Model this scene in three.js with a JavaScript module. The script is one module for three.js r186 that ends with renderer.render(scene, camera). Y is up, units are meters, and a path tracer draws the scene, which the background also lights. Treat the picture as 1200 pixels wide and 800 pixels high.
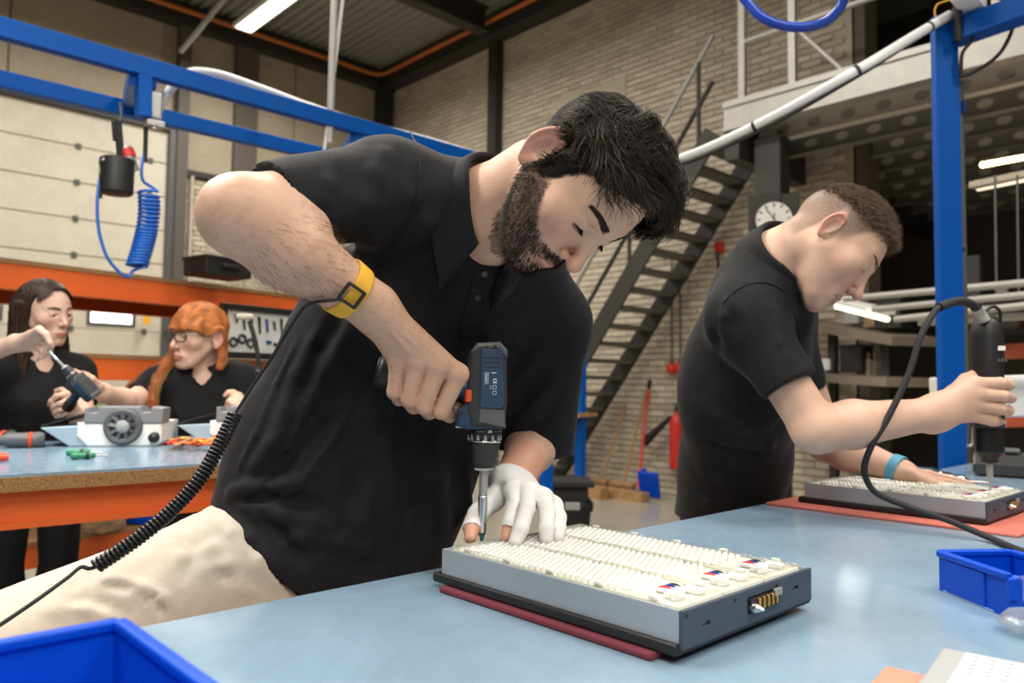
import * as THREE from 'three';
import { RoundedBoxGeometry } from 'three/addons/geometries/RoundedBoxGeometry.js';
import { mergeGeometries, mergeVertices, toCreasedNormals } from 'three/addons/utils/BufferGeometryUtils.js';
import { ImprovedNoise } from 'three/addons/math/ImprovedNoise.js';
import { RectAreaLightUniformsLib } from 'three/addons/lights/RectAreaLightUniformsLib.js';

// ------------------------------------------------------------------ camera, light, exposure
const scene = new THREE.Scene();
const FOCAL = 900, EYE = 1.22;                                   // focal length in pixels of a 1200 x 800 frame; eye height
const camera = new THREE.PerspectiveCamera(2 * Math.atan(400 / FOCAL) * 180 / Math.PI, 1.5, 0.05, 60);
camera.position.set(0, EYE, 0);
{
  const yaw = -Math.atan2(0.688, 0.725), pitch = 0.0555, roll = 0.012;
  camera.rotation.order = 'YXZ';
  camera.rotation.set(pitch, yaw, roll);
}
camera.updateMatrixWorld(true);
camera.focus = 1.06; camera.userData.fStop = 5;
scene.background = new THREE.Color(0.012, 0.012, 0.013);

const renderer = new THREE.WebGLRenderer({ antialias: true });
renderer.toneMapping = THREE.LinearToneMapping;
renderer.toneMappingExposure = 1.5;
renderer.shadowMap.enabled = true;
RectAreaLightUniformsLib.init();
const LAMP = { hall: 30, bench: 11, fill: 3.5, front: 8, under: 10, warm: [1.0, 0.93, 0.82], cool: [1.0, 0.975, 0.94] };

// ------------------------------------------------------------------ helpers
const V = (x, y, z) => new THREE.Vector3(x, y, z);
const C = (r, g, b) => new THREE.Color().setRGB(r, g, b);
const H = (s) => new THREE.Color(s);
let seedState = 12345;
const rnd = (a = 0, b = 1) => { seedState = (seedState + 0x6d2b79f5) | 0; let t = Math.imul(seedState ^ (seedState >>> 15), 1 | seedState); t = (t + Math.imul(t ^ (t >>> 7), 61 | t)) ^ t; return a + (b - a) * (((t ^ (t >>> 14)) >>> 0) / 4294967296); };
const reseed = (n) => { seedState = n | 0; };
const mix = (a, b, t) => a + (b - a) * t, clamp = (x, a = 0, b = 1) => Math.min(b, Math.max(a, x));
const sstep = (a, b, x) => { const t = clamp((x - a) / (b - a)); return t * t * (3 - 2 * t); };
const perlin = new ImprovedNoise();
const noise = (x, y, z) => perlin.noise(x + 100.3, y + 57.7, z + 31.1);
const fbm = (x, y, z, o = 3) => { let s = 0, a = 0.5; for (let i = 0; i < o; i++) { s += a * noise(x, y, z); x *= 2.03; y *= 2.03; z *= 2.03; a *= 0.5; } return s; };

// surveying the photograph: a pixel and a depth give a point of the place; or a pixel and a level, or a wall
const P = (px, py, d) => V((px - 600) / FOCAL * d, (400 - py) / FOCAL * d, -d).applyMatrix4(camera.matrixWorld);
const rayOf = (px, py) => P(px, py, 1).sub(camera.position);
const onY = (px, py, y) => { const r = rayOf(px, py); return r.multiplyScalar((y - EYE) / r.y).add(camera.position); };
const onX = (px, py, x) => { const r = rayOf(px, py); return r.multiplyScalar(x / r.x).add(camera.position); };
const onZ = (px, py, z) => { const r = rayOf(px, py); return r.multiplyScalar(z / r.z).add(camera.position); };
const toPix = (p) => { const q = p.clone().applyMatrix4(camera.matrixWorldInverse); return [600 - q.x / q.z * FOCAL, 400 + q.y / q.z * FOCAL, -q.z]; };
const camR = V(1, 0, 0).transformDirection(camera.matrixWorld), camU = V(0, 1, 0).transformDirection(camera.matrixWorld), camB = V(0, 0, 1).transformDirection(camera.matrixWorld);
const camDir = (x, y, z) => V(0, 0, 0).addScaledVector(camR, x).addScaledVector(camU, y).addScaledVector(camB, z);   // a direction given as right, up, back

const usedNames = new Map();
const numbered = (n) => { const k = usedNames.get(n) ?? 0; usedNames.set(n, k + 1); return k ? n + '_' + String(k).padStart(3, '0') : n; };
function tag(o, label, category, group) { o.userData.label = label; o.userData.category = category; if (group) o.userData.group = group; return o; }
function thing(name, label, category, pos = V(0, 0, 0), turn = 0, group) {
  const o = new THREE.Group(); o.name = numbered(name); o.position.copy(pos); o.rotation.y = turn; o.updateMatrixWorld(true); scene.add(o);
  return tag(o, label, category, group);
}
function structure(name) { const o = new THREE.Group(); o.name = name; o.userData.kind = 'structure'; scene.add(o); return o; }
function mesh(name, geo, mat, parent) {
  const m = new THREE.Mesh(Array.isArray(geo) ? join(geo) : geo, mat); m.name = numbered(name); m.castShadow = m.receiveShadow = true; (parent ?? scene).add(m); return m;
}
// a part whose geometry is given in the coordinates of the place
function wpart(name, geo, mat, parent) {
  const m = mesh(name, geo, mat, parent); parent.updateWorldMatrix(true, false);
  m.geometry.applyMatrix4(parent.matrixWorld.clone().invert()); return m;
}
function copyOf(root, label, pos, turn) { const c = root.clone(); c.name = numbered(root.name.replace(/_\d{3}$/, '')); c.userData = { ...root.userData }; if (label) c.userData.label = label; if (pos) c.position.copy(pos); if (turn !== undefined) c.rotation.y = turn; scene.add(c); return c; }
function join(list) {
  const any = list.some((g) => !g.index);
  const gs = list.map((g) => { const h = any && g.index ? g.toNonIndexed() : g.clone(); for (const k of Object.keys(h.attributes)) if (!['position', 'normal', 'uv'].includes(k)) h.deleteAttribute(k); if (!h.attributes.uv) h.setAttribute('uv', new THREE.BufferAttribute(new Float32Array(h.attributes.position.count * 2), 2)); return h; });
  return mergeGeometries(gs);
}
// shapes
const metreUV = (g) => { const p = g.attributes.position, n = g.attributes.normal, u = new Float32Array(p.count * 2); for (let i = 0; i < p.count; i++) { const ax = Math.abs(n.getX(i)), ay = Math.abs(n.getY(i)), az = Math.abs(n.getZ(i)); if (ay >= ax && ay >= az) { u[2 * i] = p.getX(i); u[2 * i + 1] = p.getZ(i); } else if (ax >= az) { u[2 * i] = p.getZ(i); u[2 * i + 1] = p.getY(i); } else { u[2 * i] = p.getX(i); u[2 * i + 1] = p.getY(i); } } g.setAttribute('uv', new THREE.BufferAttribute(u, 2)); return g; };
const bx = (w, h, d, x = 0, y = 0, z = 0) => metreUV(new THREE.BoxGeometry(w, h, d).translate(x, y, z));
const span = (x0, y0, z0, x1, y1, z1) => bx(Math.abs(x1 - x0), Math.abs(y1 - y0), Math.abs(z1 - z0), (x0 + x1) / 2, (y0 + y1) / 2, (z0 + z1) / 2);
const rbx = (w, h, d, r = 0.004, x = 0, y = 0, z = 0, s = 2) => metreUV(new RoundedBoxGeometry(w, h, d, s, Math.min(r, w / 2.01, h / 2.01, d / 2.01)).translate(x, y, z));
const cyl = (r0, r1, h, n = 24, x = 0, y = 0, z = 0) => new THREE.CylinderGeometry(r1, r0, h, n).translate(x, y, z);
const lathe = (pts, n = 32) => new THREE.LatheGeometry(pts.map(([r, y]) => new THREE.Vector2(r, y)), n);
function align(g, a, b) { const d = b.clone().sub(a), q = new THREE.Quaternion().setFromUnitVectors(V(0, 1, 0), d.clone().normalize()); return g.applyMatrix4(new THREE.Matrix4().compose(a, q, V(1, 1, 1))); }   // a shape standing on y = 0 put on the line a-b
const rod = (a, b, r, n = 10, r2 = r) => align(new THREE.CylinderGeometry(r2, r, a.distanceTo(b), n).translate(0, a.distanceTo(b) / 2, 0), a, b);
const tube = (pts, r, seg = 48, n = 8, closed = false) => new THREE.TubeGeometry(new THREE.CatmullRomCurve3(pts, closed, 'centripetal'), seg, r, n, closed);
// a box bar from a to b, w wide across and h high, its height kept as near to `up` as it can be
function bar(a, b, w, h, up = V(0, 1, 0), r = 0) {
  const L = a.distanceTo(b), z = b.clone().sub(a).normalize(), x = up.clone().cross(z).normalize(), y = z.clone().cross(x);
  const g = r ? rbx(w, h, L, r) : bx(w, h, L); return g.applyMatrix4(new THREE.Matrix4().makeBasis(x, y, z).setPosition(a.clone().add(b).multiplyScalar(0.5)));
}
const frameOf = (x, y, z, o) => new THREE.Matrix4().makeBasis(x, y, z).setPosition(o);
function extrude(pts, depth, bevel = 0, holes = [], seg = 2) {
  const s = new THREE.Shape(pts.map(([x, y]) => new THREE.Vector2(x, y)));
  for (const h of holes) s.holes.push(new THREE.Path(h.map(([x, y]) => new THREE.Vector2(x, y))));
  return new THREE.ExtrudeGeometry(s, { depth, bevelEnabled: bevel > 0, bevelThickness: bevel, bevelSize: bevel, bevelOffset: -bevel, bevelSegments: seg, curveSegments: 12, steps: 1 });
}
const ring = (cx, cy, rx, ry, n = 14) => Array.from({ length: n }, (_, i) => [cx + rx * Math.cos(-i / n * 2 * Math.PI), cy + ry * Math.sin(-i / n * 2 * Math.PI)]);

// textures
function texture(w, h, draw, srgb = true) {
  const c = document.createElement('canvas'); c.width = w; c.height = h; const x = c.getContext('2d'); draw(x, w, h);
  const t = new THREE.CanvasTexture(c); t.wrapS = t.wrapT = THREE.RepeatWrapping; if (srgb) t.colorSpace = THREE.SRGBColorSpace; return t;
}
function noiseTex(n, f, srgb = false) {                        // f(u, v) -> [r, g, b] 0..1, u and v wrap
  const d = new Uint8Array(n * n * 4);
  for (let y = 0; y < n; y++) for (let x = 0; x < n; x++) { const c = f(x / n, y / n), i = (y * n + x) * 4; d[i] = 255 * clamp(c[0]); d[i + 1] = 255 * clamp(c[1] ?? c[0]); d[i + 2] = 255 * clamp(c[2] ?? c[0]); d[i + 3] = 255; }
  const t = new THREE.DataTexture(d, n, n); t.wrapS = t.wrapT = THREE.RepeatWrapping; t.magFilter = THREE.LinearFilter; t.minFilter = THREE.LinearMipmapLinearFilter; if (srgb) t.colorSpace = THREE.SRGBColorSpace; t.needsUpdate = true; return t;
}
const wrapNoise = (u, v, f, s = 0) => { const a = u * 2 * Math.PI, b = v * 2 * Math.PI, k = f / 6.283; return noise(Math.cos(a) * k + s, Math.sin(a) * k + Math.cos(b) * k * 1.3, Math.sin(b) * k + s * 2); };
const rep = (t, x, y = x) => { const c = t.clone(); c.repeat.set(x, y); c.needsUpdate = true; return c; };
const std = (color, roughness = 0.6, metalness = 0, o = {}) => new THREE.MeshStandardMaterial({ color, roughness, metalness, ...o });
const phy = (color, roughness = 0.6, metalness = 0, o = {}) => new THREE.MeshPhysicalMaterial({ color, roughness, metalness, ...o });

const T = {};
T.grain = noiseTex(256, (u, v) => [0.5 + 0.5 * wrapNoise(u, v, 26, 1) + 0.35 * wrapNoise(u, v, 61, 4)]);
T.blotch = noiseTex(256, (u, v) => { const k = 0.95 + 0.035 * wrapNoise(u, v, 7, 2) + 0.035 * wrapNoise(u, v, 60, 3) + 0.03 * wrapNoise(u, v, 150, 6); return [k, k * 0.995, k * 0.985]; }, true);
T.speck = noiseTex(512, (u, v) => { const k = 0.78 + 0.22 * wrapNoise(u, v, 90, 5) + 0.3 * wrapNoise(u, v, 190, 8), s = wrapNoise(u, v, 120, 3) > 0.3 ? 0.7 : 1; return [k * s * 0.88, k * s * 0.68, k * s * 0.46]; }, true);
T.wood = noiseTex(256, (u, v) => { const k = 0.85 + 0.22 * wrapNoise(u * 0.5, v, 40, 5) + 0.1 * wrapNoise(u, v, 12, 2); return [k, k * 0.95, k * 0.9]; }, true);
T.smudge = noiseTex(512, (u, v) => [0.48 + 0.06 * wrapNoise(u, v, 9, 7) + 0.08 * wrapNoise(u, v, 60, 9)]);
T.scuff = noiseTex(512, (u, v) => { const k = 0.965 + 0.035 * wrapNoise(u, v, 5, 7) + 0.03 * wrapNoise(u, v, 24, 1) + 0.02 * wrapNoise(u, v, 90, 4); return [k, k, k]; }, true);
T.weave = noiseTex(256, (u, v) => { const a = Math.sin((u * 64 + v * 64) * 2 * Math.PI) * 0.5 + 0.5, b = Math.sin((u * 64 - v * 64) * 2 * Math.PI) * 0.5 + 0.5; return [0.3 + 0.45 * a * b + 0.2 * wrapNoise(u, v, 60, 2)]; });
T.lint = noiseTex(512, (u, v) => { const k = 0.9 + 0.12 * wrapNoise(u * 1, v, 50, 2) + 0.25 * Math.max(0, wrapNoise(u, v, 120, 8)); return [k, k, k]; }, true);
T.skin = noiseTex(256, (u, v) => [0.5 + 0.4 * wrapNoise(u, v, 70, 3) + 0.4 * wrapNoise(u, v, 35, 9)]);

const M = {
  blueRail: phy(C(0.0, 0.085, 0.40), 0.45, 0, { specularIntensity: 0.35 }), blueDark: phy(C(0.0, 0.05, 0.28), 0.45, 0, { specularIntensity: 0.35 }),
  bluePost: phy(C(0.0, 0.075, 0.36), 0.45, 0, { specularIntensity: 0.35 }),
  blueBin: phy(C(0.0, 0.06, 0.50), 0.4, 0, { specularIntensity: 0.45 }),
  orange: std(C(0.76, 0.135, 0.022), 0.5), orangePipe: std(C(0.5, 0.15, 0.02), 0.5),
  chip: std(C(0.75, 0.7, 0.62), 0.85, 0, { map: rep(T.speck, 4) }),
  board: std(C(0.50, 0.36, 0.22), 0.75, 0, { map: rep(T.wood, 1.5) }),
  wood: std(C(0.55, 0.36, 0.18), 0.65, 0, { map: rep(T.wood, 2) }),
  steel: std(C(0.46, 0.46, 0.45), 0.42, 0.7), steelDull: std(C(0.40, 0.40, 0.38), 0.6, 0.35), galv: std(C(0.52, 0.52, 0.50), 0.5, 0.4, { map: rep(T.blotch, 1.5) }),
  chrome: std(C(0.72, 0.72, 0.72), 0.18, 1), darkSteel: std(C(0.028, 0.027, 0.026), 0.55), black: std(C(0.012, 0.012, 0.013), 0.5), blackGloss: std(C(0.01, 0.01, 0.011), 0.28), rubber: std(C(0.014, 0.014, 0.015), 0.75),
  white: std(C(0.78, 0.78, 0.76), 0.45), whiteHose: std(C(0.72, 0.73, 0.75), 0.4), cream: std(C(0.60, 0.545, 0.44), 0.8, 0, { map: rep(T.blotch, 0.4) }), concrete: std(C(0.46, 0.405, 0.315), 0.9, 0, { map: rep(T.blotch, 0.35), bumpMap: rep(T.grain, 1), bumpScale: 0.002 }),
  doorPanel: std(C(0.72, 0.68, 0.58), 0.6, 0, { map: rep(T.blotch, 0.5) }), floor: std(C(0.47, 0.44, 0.385), 0.42, 0, { map: rep(T.blotch, 0.5), roughnessMap: rep(T.smudge, 0.5) }),
  mortar: std(C(0.44, 0.39, 0.31), 0.95), red: std(C(0.62, 0.03, 0.02), 0.4), redDark: std(C(0.32, 0.03, 0.02), 0.5), yellow: std(C(0.85, 0.47, 0.03), 0.6), green: std(C(0.02, 0.22, 0.10), 0.45),
  navy: std(C(0.014, 0.045, 0.095), 0.5), navyDark: std(C(0.012, 0.028, 0.055), 0.5), grip: std(C(0.022, 0.024, 0.028), 0.7), grey: std(C(0.32, 0.33, 0.33), 0.55), greyDark: std(C(0.09, 0.095, 0.10), 0.5),
  alu: std(C(0.36, 0.40, 0.44), 0.42, 0.25), slate: std(C(0.045, 0.060, 0.085), 0.5), gold: std(C(0.75, 0.46, 0.12), 0.3, 0.9),
  glass: phy(C(0.95, 0.96, 0.95), 0.08, 0, { transmission: 1, thickness: 0, ior: 1.45 }),
};
// ------------------------------------------------------------------ the hall
const ZL = -10.9, XR = 7.35, ROOF = 6.45, XB = 11.2, ZE = -3.0, BENCH = 0.95, BENCH2 = 1.02;
{ const f = structure('floor'); mesh('concrete_slab', span(-9, -0.2, ZL - 0.4, 13, 0, 8), M.floor, f); }

// bricks: a wall piece in the plane of (u, up), each brick a box standing proud of the mortar
const brickGeo = [0, 1, 2].map((k) => { reseed(50 + k); const g = new THREE.BoxGeometry(0.21, 0.058, 0.03, 1, 1, 1), p = g.attributes.position; for (let i = 0; i < p.count; i++) { p.setXYZ(i, p.getX(i) + 0.0015 * (k - 1) * Math.sign(p.getX(i)), p.getY(i), p.getZ(i) + (p.getZ(i) > 0 ? 0.0025 * Math.sin(k * 3 + p.getX(i) * 9 + p.getY(i) * 20) : 0)); } g.computeVertexNormals(); return g; });
const brickTones = [[0.60, 0.535, 0.43], [0.55, 0.485, 0.38], [0.64, 0.575, 0.47], [0.50, 0.44, 0.345]];
const brickMats = brickTones.map((c) => std(C(...c), 0.88, 0, { bumpMap: rep(T.grain, 3), bumpScale: 0.002 }));
function brickwork(parent, origin, dir, normal, length, y0, y1, nearest, accept) {
  const ry = Math.atan2(normal.x, normal.z), q = new THREE.Quaternion().setFromAxisAngle(V(0, 1, 0), ry);
  const all = [];
  reseed(7 + Math.round(length * 10));
  for (let r = 0, y = y0 + 0.036; y < y1 - 0.03; r++, y += 0.0725) {
    for (let u = (r % 2) * 0.11 + 0.11; u < length - 0.1; u += 0.22) {
      const p = origin.clone().addScaledVector(dir, u).setY(y).addScaledVector(normal, rnd(0.002, 0.006));
      all.push({ p, k: Math.floor(rnd(0, 3)), t: Math.min(3, Math.floor(Math.pow(rnd(), 1.3) * 4)), s: 0 });
    }
  }
  if (accept) for (const b of all) { const [px, py, d] = toPix(b.p); b.s = accept(px, py) ? 1 / d : 0; }
  all.sort((a, b) => b.s - a.s);
  let i = 0;
  for (; i < nearest && i < all.length && all[i].s > 0; i++) { const b = all[i], m = mesh('brick', brickGeo[b.k], brickMats[b.t], parent); m.position.copy(b.p); m.quaternion.copy(q); }
  const rest = all.slice(i), im = new THREE.InstancedMesh(brickGeo[1], std(C(1, 1, 1), 0.88), rest.length), mt = new THREE.Matrix4();
  rest.forEach((b, j) => { im.setMatrixAt(j, mt.compose(b.p, q, V(1, 1, 1))); im.setColorAt(j, C(...brickTones[b.t])); });
  im.name = numbered('brickwork'); im.userData.kind = 'stuff'; im.castShadow = im.receiveShadow = true; parent.add(im);
}
{ // the brick wall with the stairs
  const w = structure('wall_right');
  mesh('mortar_backing', span(XR, 0, ZL - 0.3, XR + 0.28, ROOF, ZE), M.mortar, w);
  brickwork(w, V(XR, 0, ZL), V(0, 0, 1), V(-1, 0, 0), ZE - ZL, 0, ROOF - 0.15, 300, (x, y) => (x > 680 && x < 850 && y > 300 && y < 560) || (x > 830 && x < 1040 && y < 105));
  mesh('wall_plate', span(XR - 0.03, 4.35, -7.0, XR + 0.01, 5.0, -5.75), M.cream, w);
  mesh('column', span(XR - 0.16, 0, -8.15, XR + 0.02, ROOF - 0.1, -7.98), M.darkSteel, w);
  mesh('column', span(XR - 0.3, 0, ZL + 0.02, XR - 0.08, ROOF - 0.1, ZL + 0.24), M.darkSteel, w);
  mesh('wall_return', span(XR, 0, ZE - 0.02, XR + 0.3, ROOF, ZE + 0.1), std(C(0.12, 0.10, 0.08), 0.9), w);
}
{ // the left wall: concrete panels above, brick and the sectional door below
  const w = structure('wall_left');
  const xd = 3.78, ytop = 4.66;
  mesh('backing', span(xd, 0, ZL - 0.3, XR, ROOF, ZL - 0.02), M.mortar, w);
  mesh('backing', span(-9, ytop, ZL - 0.3, xd, ROOF, ZL - 0.02), M.concrete, w);
  for (let i = 0; i < 7; i++) mesh('concrete_panel', rbx(1.78, ROOF - ytop - 0.06, 0.1, 0.012, -8.1 + i * 1.8 + 0.02, (ROOF + ytop) / 2, ZL - 0.03), M.concrete, w);
  for (let i = 0; i < 2; i++) mesh('concrete_panel', rbx(1.74, 2.28, 0.1, 0.012, 4.72 + i * 1.76, ROOF - 1.14, ZL - 0.03), M.concrete, w);
  mesh('ledge', span(xd + 0.05, 4.08, ZL - 0.02, XR, 4.16, ZL + 0.09), M.darkSteel, w);
  brickwork(w, V(xd, 0, ZL), V(1, 0, 0), V(0, 0, 1), XR - xd, 0, 4.08, 0);
  mesh('column', span(xd + 0.02, 0, ZL, xd + 0.17, ROOF - 0.1, ZL + 0.16), std(C(0.10, 0.09, 0.08), 0.6), w);
  mesh('column', span(4.62, 4.1, ZL, 4.96, ROOF - 0.1, ZL + 0.12), std(C(0.11, 0.095, 0.08), 0.6), w);
  mesh('wall_far_end', span(-9.3, 0, ZL - 0.3, -9, ROOF, 8), M.concrete, w);
  for (const [x, r] of [[4.05, 0.03], [4.3, 0.02], [4.62, 0.026], [4.8, 0.02], [4.98, 0.02]]) mesh('conduit', rod(V(x, 0.4, ZL + 0.07), V(x, 4.08, ZL + 0.07), r, 10), M.cream, w);
  const wb = structure('wall_back'); mesh('concrete_panel', span(-9, 0, 8, 13, ROOF, 8.3), M.concrete, wb);
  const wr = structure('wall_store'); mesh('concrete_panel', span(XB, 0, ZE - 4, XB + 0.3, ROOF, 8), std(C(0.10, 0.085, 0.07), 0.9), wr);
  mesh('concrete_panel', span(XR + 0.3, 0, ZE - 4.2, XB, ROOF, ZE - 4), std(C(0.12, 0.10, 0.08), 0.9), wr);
  // sectional door
  const d = structure('door_1');
  const ph = ytop / 10;
  const winAt = onZ(130, 372, ZL), wx0 = onZ(104, 372, ZL).x, wx1 = onZ(155, 372, ZL).x;
  for (let i = 0; i < 10; i++) {
    const y0 = i * ph, hasWin = winAt.y > y0 && winAt.y < y0 + ph;
    if (hasWin) {
      const xs = []; for (let k = -2; k < 1; k++) xs.push([wx0 + k * 1.5, wx1 + k * 1.5]);
      const rect = [[-5.2, 0], [xd, 0], [xd, ph - 0.012], [-5.2, ph - 0.012]];
      mesh('door_panel', extrude(rect, 0.04, 0.004, xs.map(([a, b]) => [[a, 0.08], [a, ph - 0.09], [b, ph - 0.09], [b, 0.08]])).translate(0, y0, ZL - 0.02), M.doorPanel, d);
      for (const [a, b] of xs) {
        const fr = extrude([[a - 0.03, 0.05], [b + 0.03, 0.05], [b + 0.03, ph - 0.06], [a - 0.03, ph - 0.06]], 0.02, 0.003, [[[a + 0.012, 0.09], [a + 0.012, ph - 0.1], [b - 0.012, ph - 0.1], [b - 0.012, 0.09]]]).translate(0, y0, ZL + 0.022);
        const m = mesh('window_frame', fr, M.greyDark, d);
        mesh('pane', span(a, y0 + 0.08, ZL - 0.004, b, y0 + ph - 0.09, ZL + 0.004), std(C(0.9, 0.95, 1), 0.3, 0, { emissive: C(1, 0.99, 0.95), emissiveIntensity: 2.2 }), m);
      }
    } else mesh('door_panel', rbx(xd + 5.2, ph - 0.012, 0.045, 0.008, (xd - 5.2) / 2, y0 + ph / 2, ZL), M.doorPanel, d);
    if (i) for (const x of [3.5, 2.62, 1.1, -0.4]) mesh('hinge', rbx(0.06, 0.07, 0.03, 0.006, x, y0, ZL + 0.035), M.greyDark, d);
  }
  mesh('backing_sheet', span(-5.2, 0, ZL - 0.12, xd, ytop, ZL - 0.08), M.greyDark, d);
  mesh('side_track', span(xd - 0.06, 0, ZL + 0.03, xd + 0.02, ytop, ZL + 0.12), M.greyDark, d);
  mesh('top_seal', span(-5.2, ytop - 0.02, ZL + 0.02, xd, ytop + 0.07, ZL + 0.1), M.darkSteel, d);
}
{ // roof: trapezoid steel sheet on dark beams
  const c = structure('ceiling');
  const pts = []; for (let x = -9, k = 0; x < 13; x += 0.14, k++) { pts.push([x, 0], [x + 0.05, 0], [x + 0.07, 0.05], [x + 0.12, 0.05]); }
  const shape = [...pts, [13, 0.12], [-9, 0.12]];
  mesh('trapezoid_sheet', extrude(shape, 18.9).translate(0, ROOF, ZL), std(C(0.30, 0.30, 0.27), 0.55, 0.2), c);
  for (const z of [-7.9, -4.6]) mesh('roof_beam', [span(-9, ROOF - 0.35, z - 0.1, XR - 0.46, ROOF - 0.32, z + 0.1), span(-9, ROOF - 0.03, z - 0.1, XR - 0.46, ROOF, z + 0.1), span(-9, ROOF - 0.33, z - 0.02, XR - 0.46, ROOF - 0.02, z + 0.02)], M.darkSteel, c);
  mesh('edge_beam', span(-9, ROOF - 0.3, ZL + 0.02, XR, ROOF, ZL + 0.22), M.darkSteel, c);
  mesh('edge_beam', span(XR - 0.3, ROOF - 0.3, ZL, XR - 0.02, ROOF, 2), M.darkSteel, c);
  const yo = ROOF - 0.16;
  tag(mesh('pipe', tube([V(-8.9, yo, ZL + 0.32), V(XR - 1.2, yo, ZL + 0.32), V(XR - 0.55, yo, ZL + 0.32), V(XR - 0.44, yo, ZL + 0.36), V(XR - 0.4, yo, ZL + 0.47), V(XR - 0.4, yo, ZL + 1.2), V(XR - 0.4, yo, 2)], 0.035, 300), M.orangePipe), 'orange pipe running along the tops of two walls under the roof', 'pipe');
  const brace = thing('brace', 'thin grey steel brace sloping up to the roof beside the sectional door', 'brace');
  mesh('strut', rod(P(212, 60, 10), P(270, -10, 9.3), 0.035), M.grey, brace);
}
{ // daylight enters by the lit strip lamps only: hall lamps under the roof
  const lampGeo = rbx(0.26, 0.07, 2.4, 0.015), face = bx(0.2, 0.012, 2.3);
  const glow = std(C(0.9, 0.9, 0.88), 0.5, 0, { emissive: C(...LAMP.warm), emissiveIntensity: 3 });
  const a = P(335, 14, 9.0);
  const spots = [[a.x, a.z], [a.x - 3.6, a.z + 0.5], [a.x - 1.2, -3.2], [a.x - 5, -2.6], [-1.6, 1.8], [2.6, 2.4]];
  spots.forEach(([x, z], i) => {
    const y = 5.75;
    const t = thing('strip_lamp', i ? 'white fluorescent strip lamp under the steel roof, out of the picture' : 'lit white fluorescent strip lamp under the corrugated steel roof', 'lamp', V(x, y, z), 0, i ? 'roof lamps beyond the frame' : undefined);
    mesh('housing', lampGeo, M.white, t); const f = mesh('diffuser', face, glow, t); f.position.y = -0.038; f.castShadow = false;
    for (const e of [-0.9, 0.9]) mesh('hanger', rod(V(0, 0.03, e), V(0, ROOF - y, e), 0.008, 6), M.greyDark, t);
    const l = new THREE.RectAreaLight(C(...LAMP.warm), LAMP.hall, 0.5, 2.3); l.position.set(x, y - 0.06, z); l.lookAt(x, 0, z); l.castShadow = true; scene.add(l);
  });
}
{ // lamps above the picture: two at the benches, one front fill added behind the camera
  const glow = std(C(0.9, 0.9, 0.88), 0.5, 0, { emissive: C(...LAMP.cool), emissiveIntensity: 3 });
  for (const [x, y, z, w, l, p, label] of [[-0.1, 2.75, -1.75, 0.5, 1.5, LAMP.bench, 'wide white bench lamp hung above the bending man'], [1.6, 2.8, -0.1, 0.5, 1.5, LAMP.fill, 'wide white bench lamp hung above the near workbench'], [-0.5, 2.6, 1.0, 0.5, 1.5, LAMP.front, 'added unseen fill light behind the place of the camera']]) {
    const t = thing('unseen_lamp', label, 'lamp', V(x, y, z), Math.PI / 2);
    mesh('housing', rbx(w + 0.06, 0.07, l + 0.06, 0.015), M.white, t); const f = mesh('diffuser', bx(w, 0.012, l), glow, t); f.position.y = -0.038; f.castShadow = false;
    for (const e of [-0.6, 0.6]) mesh('hanger', rod(V(0, 0.03, e), V(0, ROOF - y, e), 0.006, 6), M.greyDark, t);
    const a = new THREE.RectAreaLight(C(...LAMP.cool), p, l, w); a.position.set(x, y - 0.06, z); a.lookAt(x, 0, z + 0.0001); a.castShadow = true; scene.add(a);
  }
}
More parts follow.
